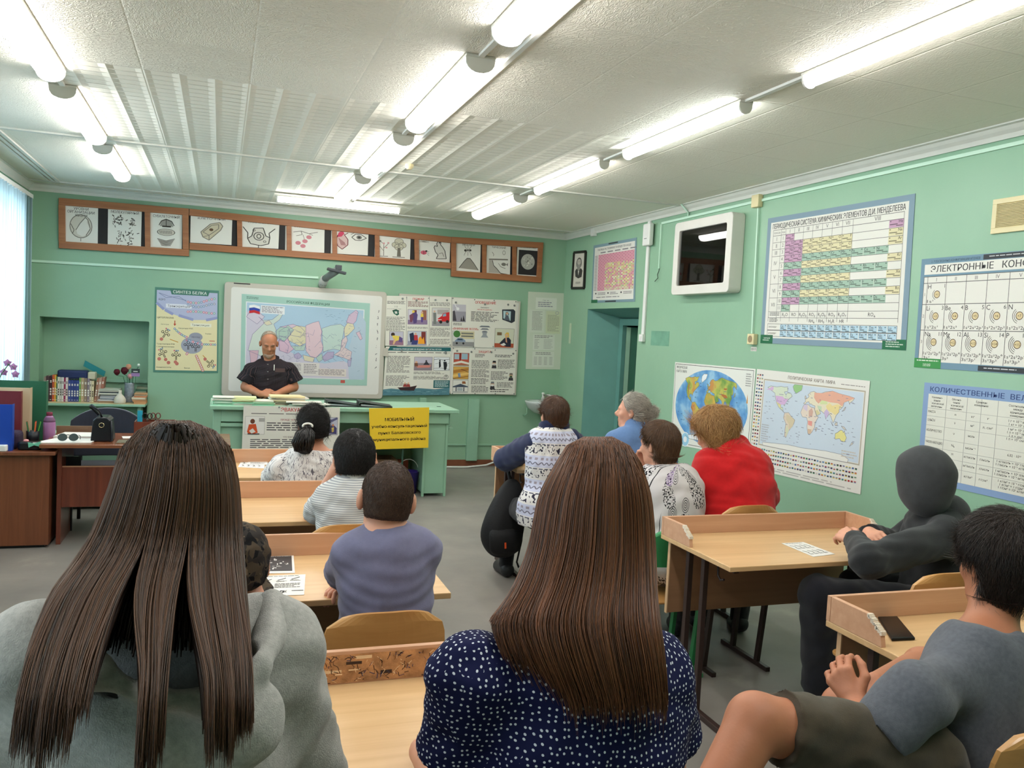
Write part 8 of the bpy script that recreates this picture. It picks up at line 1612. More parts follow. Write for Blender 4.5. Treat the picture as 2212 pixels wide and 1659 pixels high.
def hairshell(c, A, s, t, back=-0.09, front=(0.035, 0.055), ear=True, bulk=(0, 0, 0), n=(0, 0.85, -0.52)):
 """hair as a cap over the skull, open at the face"""
 B = Body(); Lc = lambda x, y, z: c + s * (A[0] * x + A[1] * y + A[2] * z); N_ = A.T @ np.array(n, float)
 cl = [(Lc(0, front[0], front[1]), N_), (Lc(0, 0, back), -A[2])]
 B.ell(Lc(0, -0.014 - bulk[1] / 2, 0.03 + bulk[2] / 2), np.array([0.075 + t + bulk[0], 0.097 + t + bulk[1] / 2, 0.09 + t + bulk[2] / 2]) * s, A, 0.01, cl); B.ell(Lc(0, -0.045, -0.03), np.array([0.062 + t + bulk[0], 0.05 + t, 0.08 + t]) * s, A, 0.03, cl)
 if ear:
  for d in (-1, 1): B.ell(Lc((0.088 + bulk[0]) * d, 0.0, -0.022), np.array([0.034, 0.034, 0.046]) * s, A, 0.006, None, True)
 return B
def torso(B, H, N, sl, sr, g=0.0, w=1.0, top=0.0, bot=None, dp=1.0):
 r = unit(sr - sl); u = unit(N - H); f = unit(np.cross(u, r)); r = np.cross(f, u); A = np.array([r, f, u]); L = np.linalg.norm(N - H); cl = []
 if top is not None: cl.append((N + u * (0.01 + top), u))
 if bot is not None: cl.append((H - u * bot, -u))
 at = lambda t, y=0.0: H * (1 - t) + N * t + f * y
 B.ell(at(0.0), np.array([0.175 * w + g, 0.125 * dp + g, 0.15 + g]), A, 0.03, cl); B.ell(at(0.36), np.array([0.15 * w + g, 0.108 * dp + g, 0.17 + g]), A, 0.05, cl); B.ell(at(0.68), np.array([0.163 * w + g, 0.115 * dp + g, 0.17 + g]), A, 0.05, cl); B.ell(at(0.86, -0.01), np.array([0.13 * w + g, 0.085 * dp + g, 0.085 + g]), A, 0.04, cl)
 for s in (sl, sr): B.cap(at(0.85), s, 0.05 + g, 0.046 + g, 0.04, cl if top is not None else None); B.cap(N - u * 0.04, at(0.8) * 0.45 + s * 0.55, 0.042 + g * 0.6, 0.04 + g * 0.6, 0.04, cl if top is not None else None)
 return A
def limb(B, pts, rs, g=0.0, k=0.02, end=None):
 pts = [np.array(p, float) for p in pts]
 for i in range(len(pts) - 1):
  cl = [(pts[i + 1], pts[i + 1] - pts[i])] if end and i == len(pts) - 2 else None; B.cap(pts[i], pts[i + 1], rs[i] + g, rs[i + 1] + g, k, cl)
def hand(B, w, d, up, th, s=1.0, curl=0.5, spread=0.1):
 """palm, four unequal bent fingers and a thumb; d along the hand, up the back of the hand, th towards the thumb"""
 d = unit(d); up = unit(up - d * np.dot(up, d)); th = unit(th - d * np.dot(th, d) - up * np.dot(th, up)); w = np.array(w, float)
 B.cap(w, w + d * 0.03 * s, 0.024 * s, 0.022 * s, 0.015)
 for i, L in enumerate((0.078, 0.086, 0.08, 0.064)):
  o = th * (0.03 - 0.02 * i) * s; k0 = w + d * (0.088 - 0.006 * abs(i - 1.2)) * s + o; B.cap(w + o * 0.5 + d * 0.015 * s, k0, 0.014 * s, 0.0108 * s, 0.014); p = k0; a = 0.25 * curl; q = d + th * (1.2 - i) * spread
  for j, f in enumerate((0.48, 0.3, 0.22)):
   a += curl * (0.55, 0.75, 0.5)[j]; n = p + (unit(q) * math.cos(a) - up * math.sin(a)) * L * f * s; B.cap(p, n, (0.0098, 0.0088, 0.008)[j] * s, (0.0088, 0.008, 0.0066)[j] * s, 0.004); p = n
 t0 = w + d * 0.025 * s + th * 0.022 * s - up * 0.004 * s; t1 = t0 + (d * 0.6 + th * 0.7 - up * 0.25) * 0.042 * s; t2 = t1 + (d * 0.9 + th * 0.15 - up * 0.3) * 0.032 * s; t3 = t2 + (d * 0.95 - th * 0.15 - up * 0.4) * 0.024 * s; B.chain([t0, t1, t2, t3], [0.015 * s, 0.0115 * s, 0.01 * s, 0.0075 * s], 0.006)
PP = ony
def person(label, B, h, sk, loc):
 o, V, F, N = skin_obj('person', B, h, sk, None, tuple(loc)); tag(o, label, 'person'); return o
def floor_of(p): return (p[0], p[1], 0.0)
SK1 = skinm('skin_tan', (190, 130, 102)); SK2 = skinm('skin_light', (206, 150, 124)); SK3 = skinm('skin_warm', (176, 116, 86))
DKH = hairm('hair_black', (14, 12, 13), (34, 28, 26)); BRH = hairm('hair_brown', (40, 26, 18), (86, 58, 38)); SBH = hairm('hair_short_brown', (66, 46, 34), (120, 88, 62)); BLH = hairm('hair_blond', (140, 96, 52), (214, 170, 112)); GRH = hairm('hair_grey', (112, 104, 96), (222, 214, 200)); AUH = hairm('hair_auburn', (58, 33, 19), (128, 80, 50))
def down(A): 
 def f(p): return np.tile(-A[2] - 0.25 * A[1], (len(p), 1))
 return f
def whorl(c, A, s=1.0):
 top = c + s * (A[2] * 0.1 - A[1] * 0.05)
 def f(p): d = p - top; d /= np.linalg.norm(d, axis=1)[:, None] + 1e-6; return d
 return f
def combed(o, c, A, s, t, m, n, ln, w, parent, flow=None, mess=0.25, lift=0.0, seed=1, hug=9, name='hair', h=0.006, **k):
 B = hairshell(c, A, s, t, **k); ob, V, F, N = skin_obj(name, B, h, m, parent); return fur('hair_strands', V, F, N, n, ln, flow or whorl(c, A, s), w, m, ob, seed, mess, lift=lift, hug=hug)
def feet(B, H, A, kn=0.42, w=0.09):
 for s in (-1, 1): an = H + A[0] * (w + 0.03) * s + A[1] * (kn + 0.02); an[2] = 0.05; B.cap(an - A[1] * 0.03, an + A[1] * 0.15 - UP * 0.005, 0.05, 0.044, 0.02, [(an - UP * 0.047, -UP)])
def legs(B, H, A, kn=0.42, w=0.09, g=0.0, feet=True):
 """sitting legs: thighs forward, shins down, feet flat on the floor"""
 for s in (-1, 1):
  hp = H + A[0] * w * s; kq = hp + A[1] * kn + A[0] * 0.03 * s; kq[2] = 0.5; an = kq + A[1] * 0.02; an[2] = 0.09
  limb(B, [hp, kq], [0.085, 0.062], g); limb(B, [kq, an], [0.06, 0.042], g)
  if feet: B.cap(an - (0, 0, 0.045), an + A[1] * 0.15 - (0, 0, 0.052), 0.04, 0.034, 0.02)
FW = np.array((0, 1.0, 0)); UP = np.array((0, 0, 1.0)); RT = np.array((1.0, 0, 0))
SHOE = mat('dark_shoe', (34, 34, 36), 0.5)
def garment(name, B, h, m, p, wr, pat=None): return skin_obj(name, B, h, m, p, None, wr, pat)
def trousers(p, H, A, m, kn=0.42, w=0.09, g=0.012, name='trousers'):
 B = Body(); B.ell(H, (0.18, 0.14, 0.13), A, 0.03, [(H + UP * 0.08, UP)]); legs(B, H, A, kn, w, g, False); garment(name, B, 0.009, m, p, (0.004, 16, 3)); B = Body(); feet(B, H, A, kn, w); return garment('shoes', B, 0.008, SHOE, p, None)
# ------------------------------------------------------------------ boy in a lavender tee
Y = 2.53
c = PP(834, 1080, 2.56); sl, sr = PP(760, 1200, Y), PP(916, 1186, Y); N_ = PP(838, 1143, Y); H = PP(832, 1405, 2.52); H[2] = 0.56
A = axes((0.05, 1, -0.12), -0.1)
hl = onz(722, 1256, 0.80)
el_l, el_r = np.array((sl[0] - 0.0, 2.77, 0.86)), np.array((sr[0] + 0.02, 2.75, 0.87)); wl = np.array((el_r[0] - 0.1, 2.99, 0.81)); wr_ = np.array((hl[0] + 0.08, 2.84, 0.812))
B = Body(); head(B, c, A, 0.99); B.cap(N_ - UP * 0.03, c - A[1] * 0.02 - A[2] * 0.05, 0.056, 0.055, 0.03); T_ = torso(B, H, N_, sl, sr, 0, 0.86, None); limb(B, [sl, el_l, wl], [0.05, 0.04, 0.026]); limb(B, [sr, el_r, wr_], [0.05, 0.04, 0.026]); hand(B, wr_, (-1, -0.12, -0.06), UP + FW * 0.1, (0, 1, 0), 0.95, 0.75); hand(B, wl, (-1, 0.3, 0.0), UP, (0, 1, 0), 0.9, 0.5); legs(B, H, T_)
p = person('boy with cropped brown hair in a lavender grey tee behind the carved desk', B, 0.0045, SK2, floor_of(H))
B = Body(); torso(B, H, N_, sl, sr, 0.012, 0.86, 0.012, 0.1); limb(B, [sl, el_l * 0.9 + sl * 0.1], [0.046, 0.045], 0.013, end=1); limb(B, [sr, el_r * 0.9 + sr * 0.1], [0.046, 0.045], 0.013, end=1); B.cap(N_ - UP * 0.03, N_ + UP * 0.01, 0.07, 0.063, 0.02, [(N_ + UP * 0.008, UP)])
garment('tshirt', B, 0.006, cloth('lavender_cotton', (112, 112, 140)), p, (0.006, 14, 4))
combed(p, c, A, 0.99, 0.004, hairm('hair_buzz', (58, 42, 34), (96, 72, 58), 0.6), 9000, 0.011, 0.0006, p, mess=0.5, back=-0.05)
trousers(p, H, T_, cloth('dark_jeans', (40, 44, 58)), g=0.012)
# ------------------------------------------------------------------ child in a camouflage cap, behind the long haired girl
c = PP(520, 1224, 2.62); A = axes((0.15, 1, -0.25)); N_ = c + (-0.0, -0.05, -0.13); sl, sr = N_ + (-0.13, 0, -0.06), N_ + (0.13, 0, -0.06); H = np.array((N_[0], 2.5, 0.55))
B = Body(); head(B, c, A, 0.93); B.cap(N_, c - A[2] * 0.04, 0.045, 0.045); T_ = torso(B, H, N_, sl, sr, 0, 0.75, None); el = [sl + (-0.04, 0.2, -0.17), sr + (0.02, 0.22, -0.15)]; w_ = [np.array((sl[0] + 0.06, 3.0, 0.81)), np.array((sr[0] - 0.08, 3.02, 0.81))]
for a, b_, e in zip((sl, sr), el, w_): limb(B, [a, b_, e], [0.04, 0.034, 0.024]); hand(B, e, (0.1 if e[0] < c[0] else -0.3, 1, 0), UP, (1 if e[0] < c[0] else -1, 0, 0), 0.8)
legs(B, H, T_, 0.36, 0.07)
p = person('child in a dark camouflage cap beside the long haired girl', B, 0.006, SK2, floor_of(H))
CAM = pattern('camouflage_cotton', (48, 44, 42), camo)
Bc = hairshell(c, A, 0.95, 0.012, -0.075, (0.05, 0.03), False, (0.004, 0.02, 0.01), (0, 0.6, -0.8)); Bc.cap(c + A[1] * 0.1 + A[2] * 0.04 - A[0] * 0.04, c + A[1] * 0.14 + A[2] * 0.03 + A[0] * 0.04, 0.012, None, 0.02); garment('cap', Bc, 0.005, CAM, p, (0.003, 22, 2), lambda V: V - c)
B = Body(); torso(B, H, N_, sl, sr, 0.012, 0.75, 0.02, 0.1); [limb(B, [a, b_, e], [0.044, 0.038, 0.03], 0.012, end=1) for a, b_, e in zip((sl, sr), el, w_)]; garment('jacket', B, 0.009, CAM, p, (0.005, 14, 5), lambda V: V - c); trousers(p, H, T_, cloth('dark_jeans', (40, 44, 58)), 0.36, 0.07)
# ------------------------------------------------------------------ boy in a white polo
Y = 3.69; c = PP(764, 992, 3.72); sl, sr = PP(706, 1080, Y), PP(836, 1082, Y); N_ = PP(766, 1042, Y); H = PP(752, 1260, 3.66); H[2] = 0.57; A = axes((0.0, 1, -0.1))
el_l, el_r = PP(678, 1112, 3.98), PP(838, 1100, 4.02); wl, wr_ = PP(722, 1022, 3.9), PP(806, 1012, 3.88)
B = Body(); head(B, c, A, 1.0); B.cap(N_ - UP * 0.02, c - A[2] * 0.05, 0.055, 0.054); T_ = torso(B, H, N_, sl, sr, 0, 0.9, None); limb(B, [sl, el_l, wl], [0.052, 0.044, 0.03]); limb(B, [sr, el_r, wr_], [0.052, 0.044, 0.03]); hand(B, wl, (0.1, -0.1, 1), (-1, 0.2, 0), (0, -1, 0), 0.95, 0.6); hand(B, wr_, (-0.1, -0.1, 1), (1, 0.2, 0), (0, -1, 0), 0.95, 0.6); legs(B, H, T_)
p = person('boy with short black hair in a white finely striped polo shirt', B, 0.0055, SK2, floor_of(H))
B = Body(); torso(B, H, N_, sl, sr, 0.014, 0.9, 0.01, 0.12); limb(B, [sl, el_l * 0.8 + sl * 0.2], [0.05, 0.05], 0.014, end=1); limb(B, [sr, el_r * 0.8 + sr * 0.2], [0.05, 0.05], 0.014, end=1); garment('polo_shirt', B, 0.0065, pattern('striped_pique', (206, 206, 204), stripes), p, (0.005, 15, 6), patf(H))
B = Body(); B.cap(N_ - FW * 0.01 + UP * 0.005, N_ + UP * 0.035, 0.07, 0.063, 0.01, [(N_ + UP * 0.04, UP + FW * 0.25)]); garment('collar', B, 0.005, cloth('white_cotton', (214, 212, 208)), p, None)
combed(p, c, A, 1.0, 0.012, DKH, 7000, 0.025, 0.0009, p, mess=0.45, back=-0.052, lift=0.006); trousers(p, H, T_, cloth('dark_jeans', (40, 44, 58)))
# ------------------------------------------------------------------ lady in a white leaf print blouse
Y = 4.84; c = PP(677, 922, 4.9); sl, sr = PP(606, 1012, Y), PP(722, 1004, Y); N_ = PP(678, 978, Y); H = PP(655, 1160, 4.82); H[2] = 0.57; A = axes((-0.1, 1, -0.15), 0.08)
el_l, el_r = PP(590, 1032, 5.12), PP(748, 1020, 5.15); wl, wr_ = onz(640, 1012, 0.81), onz(712, 1006, 0.81)
B = Body(); head(B, c, A, 0.97); B.cap(N_ - UP * 0.03, c - A[2] * 0.05, 0.05, 0.048); T_ = torso(B, H, N_, sl, sr, 0.005, 0.98, None); limb(B, [sl, el_l, wl], [0.055, 0.045, 0.028]); limb(B, [sr, el_r, wr_], [0.055, 0.045, 0.028]); hand(B, wl, (1, 0.5, 0), UP, (0, 1, 0), 0.9); hand(B, wr_, (-1, 0.5, 0), UP, (0, 1, 0), 0.9); legs(B, H, T_)
p = person('lady with a black ponytail in a white leaf print blouse', B, 0.0055, SK1, floor_of(H))
B = Body(); torso(B, H, N_, sl, sr, 0.022, 1.0, 0.0, 0.14); limb(B, [sl, el_l, (el_l + wl) / 2], [0.06, 0.055, 0.05], 0.016, end=1); limb(B, [sr, el_r, (el_r + wr_) / 2], [0.06, 0.055, 0.05], 0.016, end=1); garment('blouse', B, 0.007, pattern('leaf_print_cotton', (214, 210, 208), leaves), p, (0.006, 13, 7), patf(H))
tie = PP(664, 922, 4.76)
combed(p, c, A, 0.97, 0.013, DKH, 5000, 0.07, 0.0009, p, flow=lambda q: tie + A[1] * 0.02 - q, mess=0.06, back=-0.062, hug=6)
rs = np.random.RandomState(5); n = 700; a = rs.uniform(0, 2 * PI, n); q = np.sqrt(rs.rand(n)); ctrl = [PP(664, 923, 4.765), PP(659, 936, 4.715), PP(655, 955, 4.705), PP(655, 972, 4.72), PP(660, 979, 4.74)]; rad = [0.016, 0.05, 0.06, 0.045, 0.02]
P_ = np.stack([np.array(ctrl[i])[None] + (RT[None] * np.cos(a)[:, None] + FW[None] * np.sin(a)[:, None] * 0.7) * (q * rad[i])[:, None] + rs.normal(size=(n, 3)) * 0.003 for i in range(5)], 1); ribbons('ponytail', P_, np.tile([0.0022, 0.0028, 0.0028, 0.0022, 0.0008], (n, 1)), DKH, p)
b = MB(); b.tube([tie + (0.026 * math.cos(t), -0.012, 0.014 * math.sin(t) + 0.006) for t in np.linspace(-0.4, PI + 0.4, 12)], 0.006, 8); b.build('hair_tie', WP, p, smooth=True)
e_ = c + A[0] * 0.077 - A[1] * 0.005 - A[2] * 0.04; b = MB(); b.tube([e_ + (0.006 * math.cos(t), 0, 0.008 * math.sin(t) - 0.006) for t in np.linspace(0, 2 * PI, 11)], 0.0015, 6); b.build('earring', mat('gold', (206, 180, 130), 0.3, 1.0), p); trousers(p, H, T_, cloth('dark_skirt', (50, 48, 56)))
# ------------------------------------------------------------------ lecturer behind the bench
Y = 9.22; c = PP(581, 743, 9.16); sl, sr = PP(625, 799, Y), PP(543, 800, Y); N_ = PP(583, 778, 9.24); H = PP(585, 888, Y); A = axes((0.03, -1, -0.42)); s_ = 1.06
el_r, el_l = PP(531, 836, 9.2), PP(634, 836, 9.2); wr_, wl = PP(562, 851, 8.98), PP(597, 852, 9.0)
B = Body(); head(B, c, A, s_); B.cap(N_ - UP * 0.03, c - A[2] * 0.06, 0.066, 0.062); T_ = torso(B, H, N_, sl, sr, 0.012, 1.06, None); limb(B, [sl, el_l, wl], [0.06, 0.05, 0.034]); limb(B, [sr, el_r, wr_], [0.06, 0.05, 0.034]); hand(B, wr_, (1, -0.25, 0.1), (0.1, -0.8, 0.6), (0, 0.2, 1), 1.12, 0.7); hand(B, wl, (-1, -0.15, 0.05), (0, -0.7, 0.7), (0, 0.2, 1), 1.12, 0.6)
for s in (-1, 1): hp = H + T_[0] * 0.1 * s; limb(B, [hp, (hp[0], Y + 0.01, 0.5), (hp[0], Y + 0.03, 0.08)], [0.09, 0.065, 0.045]); B.cap((hp[0], Y + 0.02, 0.05), (hp[0], Y - 0.14, 0.04), 0.045, 0.038)
p = person('elderly man with hands clasped standing behind the bench in a dark short sleeved shirt', B, 0.0045, SK3, (H[0], Y, 0))
PIN = pattern('pinstripe_shirt', (36, 34, 40), pins)
B = Body(); torso(B, H, N_, sl, sr, 0.03, 1.06, 0.0, 0.06)
for s, e in ((sl, el_l), (sr, el_r)): q = s * 0.3 + e * 0.7 + (0.035 * np.sign(e[0] - s[0]), 0, 0.0); B.cap(s, q, 0.072, 0.088, 0.03, [(q, q - s)])
garment('short_sleeved_shirt', B, 0.0065, PIN, p, (0.006, 12, 8), patf(H + (0, 0, 0)))
B = Body()
for s in (-1, 1): B.cap(N_ + (0.02 * s, -0.08, -0.04), N_ + (0.075 * s, -0.02, 0.03), 0.02, 0.022, 0.01)
B.cap(N_ + (-0.06, 0.04, 0.035), N_ + (0.06, 0.04, 0.035), 0.022, None, 0.02); garment('collar', B, 0.005, PIN, p, None, patf(H))
fr_ = lambda px, py, d=0.0: PP(px, py, Y - 0.185 - d)
b = MB()
for py in (787, 803, 819): q = fr_(578.5, py); b.lathe([(0, -0.004), (0.008, 0.0), (0.008, 0.002)], q, 8)
b.build('button', mat('grey_button', (176, 172, 168), 0.4), p)
b = MB(); q = fr_(592, 800); b.bar(q, q + (0.0, -0.002, 0.06), 0.008, 0.008, (0, 1, 0)); b.build('pocket_pen', WP, p)
b = MB(); q = fr_(605, 806); b.bar(q + (0, 0.0, 0.01), q + (0, 0.0, 0.05), 0.1, 0.006, (0, 1, 0)); b.build('breast_pocket', PIN, p)
Bh = hairshell(c, A, s_, 0.006, -0.05, (-0.02, 0.06), True); ob, V, F, Nn = skin_obj('hair', Bh, 0.006, mat('hair_white_thin', (176, 156, 136), 0.7), p); fur('hair_strands', V, F, Nn, 1800, 0.03, down(A), 0.0012, hairm('hair_white', (150, 136, 120), (206, 196, 180)), ob, 3, 0.2)
Bb = Body()
for s in (-1, 1): Bb.chain([c + s_ * (A[0] * 0.016 * s + A[1] * 0.094 + A[2] * 0.021), c + s_ * (A[0] * 0.034 * s + A[1] * 0.09 + A[2] * 0.027), c + s_ * (A[0] * 0.05 * s + A[1] * 0.074 + A[2] * 0.02)], [0.0055, 0.006, 0.004], 0.004)
skin_obj('eyebrow', Bb, 0.004, mat('eyebrow_grey', (120, 92, 74), 0.8), p)
Bb = Body(); Bb.chain([c + s_ * (A[0] * x + A[1] * y + A[2] * z) for x, y, z in ((-0.034, 0.062, -0.09), (0, 0.082, -0.1), (0.034, 0.062, -0.09))], [0.016, 0.02, 0.016], 0.01); ob, V, F, Nn = skin_obj('stubble', Bb, 0.005, mat('stubble_grey', (168, 134, 114), 0.8), p); fur('stubble_hair', V, F, Nn, 500, 0.008, down(A), 0.0007, hairm('hair_white', (0, 0, 0), (0, 0, 0)), ob, 4, 0.4)
B = Body(); B.ell(H, (0.21, 0.17, 0.12), T_, 0.03, [(H + UP * 0.0, UP)]); [limb(B, [H + T_[0] * 0.1 * s, (H + T_[0] * 0.1 * s)[:2].tolist() + [0.5], (H + T_[0] * 0.1 * s)[:2].tolist() + [0.09]], [0.1, 0.08, 0.06], 0.01) for s in (-1, 1)]; garment('trousers', B, 0.01, cloth('dark_trousers', (38, 38, 44)), p, (0.004, 12, 2))
# ------------------------------------------------------------------ woman in a patterned fleece vest
Y = 5.02; c = PP(1196, 898, 5.04); sl, sr = PP(1160, 955, Y), PP(1234, 955, Y); N_ = PP(1196, 928, Y); H = PP(1186, 1085, 4.98); H[2] = 0.6; A = axes((-0.08, 1, -0.05))
el_l, el_r = np.array((sl[0] - 0.1, 5.33, 0.845)), PP(1262, 990, 5.3); wl, wr_ = np.array((sl[0] + 0.06, 5.55, 0.815)), onz(1222, 985, 0.815)
B = Body(); head(B, c, A, 0.98); B.cap(N_ - UP * 0.02, c - A[2] * 0.05, 0.055, 0.055); T_ = torso(B, H, N_, sl, sr, -0.006, 0.98, None); limb(B, [sl, el_l, wl], [0.05, 0.046, 0.03]); limb(B, [sr, el_r, wr_], [0.05, 0.046, 0.03]); hand(B, wl, (1, 0.5, 0), UP, (0, 1, 0), 0.9); hand(B, wr_, (-1, 0.5, 0), UP, (0, 1, 0), 0.9); legs(B, H - UP * 0.06, T_)
p = person('woman with short brown hair in a white patterned fleece vest over navy sleeves', B, 0.006, SK2, floor_of(H))
B = Body(); torso(B, H, N_, sl, sr, 0.022, 1.02, 0.012, 0.2); B.cap(H - UP * 0.02, H - UP * 0.06, 0.19, 0.21, 0.05, [(H - UP * 0.13, -UP)]); garment('fleece_vest', B, 0.0075, pattern('patterned_fleece', (214, 210, 206), vest), p, (0.008, 11, 9), patf(H))
NV = cloth('navy_fleece', (30, 38, 70)); B = Body(); limb(B, [sl, el_l, wl], [0.066, 0.062, 0.04], 0.02, end=1); limb(B, [sr, el_r, wr_], [0.066, 0.062, 0.04], 0.02, end=1); garment('sleeves', B, 0.0075, NV, p, (0.006, 14, 3))
B = Body(); B.cap(N_ + (-0.03, -0.005, 0.025), N_ + (0.03, -0.005, 0.025), 0.075, None, 0.02, [(N_ + UP * 0.05, UP + FW * 0.4)]); garment('collar', B, 0.007, NV, p, None)
combed(p, c, A, 0.98, 0.016, hairm('hair_mid_brown', (58, 38, 26), (106, 74, 52)), 4500, 0.05, 0.0011, p, mess=0.15, back=-0.065, hug=7); trousers(p, H - UP * 0.06, T_, cloth('black_trousers', (26, 26, 30)))
# ------------------------------------------------------------------ woman in a blue jacket with a grey bun
Y = 5.08; c = PP(1364, 890, 5.1); sl, sr = PP(1332, 955, Y), PP(1420, 952, 5.1); N_ = PP(1372, 926, 5.08); H = PP(1380, 1085, 5.0); H[2] = 0.6; A = axes((-0.8, 0.62, 0.02))
el_l, el_r = PP(1316, 995, 5.3), PP(1440, 995, 5.35); wl, wr_ = onz(1345, 985, 0.815), onz(1400, 985, 0.815)
B = Body(); head(B, c, A, 0.98); B.cap(N_ - UP * 0.02, c - A[2] * 0.05 - A[1] * 0.01, 0.058, 0.056); T_ = torso(B, H, N_, sl, sr, 0.01, 1.1, None); limb(B, [sl, el_l, wl], [0.058, 0.048, 0.03]); limb(B, [sr, el_r, wr_], [0.058, 0.048, 0.03]); hand(B, wl, (1, 0.6, 0), UP, (0, 1, 0), 0.9); hand(B, wr_, (-1, 0.6, 0), UP, (0, 1, 0), 0.9); legs(B, H - UP * 0.06, T_)
p = person('woman with a grey bun in a blue jacket looking towards the whiteboard', B, 0.0055, SK2, floor_of(H))
BJ = cloth('blue_wool', (92, 122, 166)); B = Body(); torso(B, H, N_, sl, sr, 0.03, 1.1, 0.0, 0.2); limb(B, [sl, el_l, wl], [0.066, 0.06, 0.042], 0.016, end=1); limb(B, [sr, el_r, wr_], [0.066, 0.06, 0.042], 0.016, end=1); B.cap(N_ + (-0.02, -0.02, 0.02), N_ + (0.03, -0.01, 0.025), 0.07, None, 0.02); garment('jacket', B, 0.0075, BJ, p, (0.005, 12, 5))
bun = c - A[1] * 0.132 * 0.98 + A[2] * 0.012
combed(p, c, A, 0.98, 0.012, GRH, 4500, 0.08, 0.0011, p, flow=lambda q: bun - q, mess=0.03, back=-0.05, front=(0.045, 0.065), hug=6)
B = Body(); B.ell(bun - A[1] * 0.018, (0.034, 0.03, 0.036), A); ob, V, F, Nn = skin_obj('hair_bun', B, 0.005, GRH, p); fur('bun_strands', V, F, Nn, 900, 0.05, lambda q: np.cross(q - bun, A[1]), 0.001, GRH, ob, 7, 0.3)
b = MB(); b.tube([bun + A[1] * 0.012 + A[0] * 0.026 * math.cos(t) + A[2] * 0.028 * math.sin(t) for t in np.linspace(0, 2 * PI, 15)], 0.009, 8, cap=False); b.build('hair_tie', mat('grey_scrunchie', (150, 140, 136), 0.9), p, smooth=True)
for s in (-1, 1): b = MB(); q = c + 0.98 * (A[0] * 0.031 * s + A[1] * 0.0815 + A[2] * 0.004); b.lathe([(0.0, -0.005), (0.005, 0), (0, 0.005)], q, 8); b.build('eye', mat('dark_eye', (50, 40, 36), 0.2), p, smooth=True)
trousers(p, H - UP * 0.06, T_, cloth('black_trousers', (26, 26, 30)))
# ------------------------------------------------------------------ woman in a printed jacket
Y = 3.87; c = PP(1422, 962, 3.9); sl, sr = PP(1418, 1052, 3.9), PP(1484, 1047, 3.84); N_ = PP(1440, 1012, 3.86); H = PP(1452, 1200, 3.78); H[2] = 0.58; A = axes((-0.4, 0.92, -0.08))
el_l, el_r = PP(1402, 1090, 4.12), PP(1496, 1085, 4.1); wl, wr_ = PP(1388, 1005, 4.05), onz(1440, 1075, 0.815)
B = Body(); head(B, c, A, 1.0); B.cap(N_ - UP * 0.02, c - A[2] * 0.05, 0.058, 0.058); T_ = torso(B, H, N_, sl, sr, -0.006, 1.0, None); limb(B, [sl, el_l, wl], [0.058, 0.048, 0.03]); limb(B, [sr, el_r, wr_], [0.058, 0.048, 0.03]); hand(B, wl, (-0.25, -0.1, 1), (-0.3, 1, 0.1), (1, 0, 0), 0.95, 0.8); hand(B, wr_, (-1, 0.4, 0), UP, (0, 1, 0), 0.9); legs(B, H - UP * 0.04, T_)
p = person('woman resting her chin on a hand in a white printed jacket', B, 0.005, SK2, floor_of(H))
PRJ = pattern('printed_jacket', (206, 200, 200), printj); B = Body(); torso(B, H, N_, sl, sr, 0.022, 1.05, 0.006, 0.2); limb(B, [sl, el_l, wl * 0.85 + el_l * 0.15], [0.066, 0.06, 0.042], 0.018, end=1); limb(B, [sr, el_r, wr_], [0.066, 0.06, 0.042], 0.018, end=1); garment('jacket', B, 0.0065, PRJ, p, (0.006, 12, 15), patf(H))
combed(p, c, A, 1.0, 0.016, SBH, 6000, 0.055, 0.0009, p, mess=0.12, back=-0.06, hug=7); trousers(p, H - UP * 0.04, T_, cloth('dark_patterned', (60, 56, 60)))
# ------------------------------------------------------------------ woman in red
Y = 3.86; c = PP(1541, 938, 3.98); sl, sr = PP(1538, 1010, 3.92), PP(1622, 1008, 3.84); N_ = PP(1574, 972, 3.92); H = PP(1596, 1200, 3.76); H[2] = 0.58; A = axes((-0.32, 0.86, -0.4))
el_l, el_r = PP(1532, 1075, 4.15), PP(1650, 1070, 4.1); wl, wr_ = onz(1520, 1080, 0.815), onz(1570, 1075, 0.815)
B = Body(); head(B, c, A, 0.99); B.cap(N_ - UP * 0.02, c - A[2] * 0.05, 0.058, 0.056); T_ = torso(B, H, N_, sl, sr, 0.02, 1.22, None); limb(B, [sl, el_l, wl], [0.06, 0.05, 0.032]); limb(B, [sr, el_r, wr_], [0.06, 0.05, 0.032]); hand(B, wl, (0.2, 1, 0), UP, (1, 0, 0), 0.9); hand(B, wr_, (-0.6, 1, 0), UP, (-0.3, 1, 0), 0.9); legs(B, H - UP * 0.04, T_)
p = person('blond woman in a bright red top leaning over her desk by the maps', B, 0.0055, SK2, floor_of(H))
RD = cloth('red_knit', (196, 24, 28)); B = Body(); torso(B, H, N_, sl, sr, 0.04, 1.22, 0.0, 0.2); limb(B, [sl, el_l, wl], [0.07, 0.064, 0.045], 0.02, end=1); limb(B, [sr, el_r, wr_], [0.07, 0.064, 0.045], 0.02, end=1); B.cap(N_ + (-0.03, -0.03, 0.02), N_ + (0.04, -0.02, 0.02), 0.07, 0.07, 0.03); garment('red_top', B, 0.0065, RD, p, (0.007, 12, 16))
combed(p, c, A, 0.99, 0.022, BLH, 5200, 0.085, 0.0012, p, mess=0.3, back=-0.1, hug=8, lift=0.008, ear=False, bulk=(0.012, 0.03, 0.012))
b = MB(); b.tube([c + 0.99 * (A[0] * x + A[1] * y + A[2] * z) for x, y, z in ((-0.1, 0.06, 0.012), (-0.096, 0.02, 0.014), (-0.09, -0.02, 0.01))], 0.003, 6); b.build('glasses_temple', BLK, p); trousers(p, H - UP * 0.04, T_, cloth('black_trousers', (26, 26, 30)))
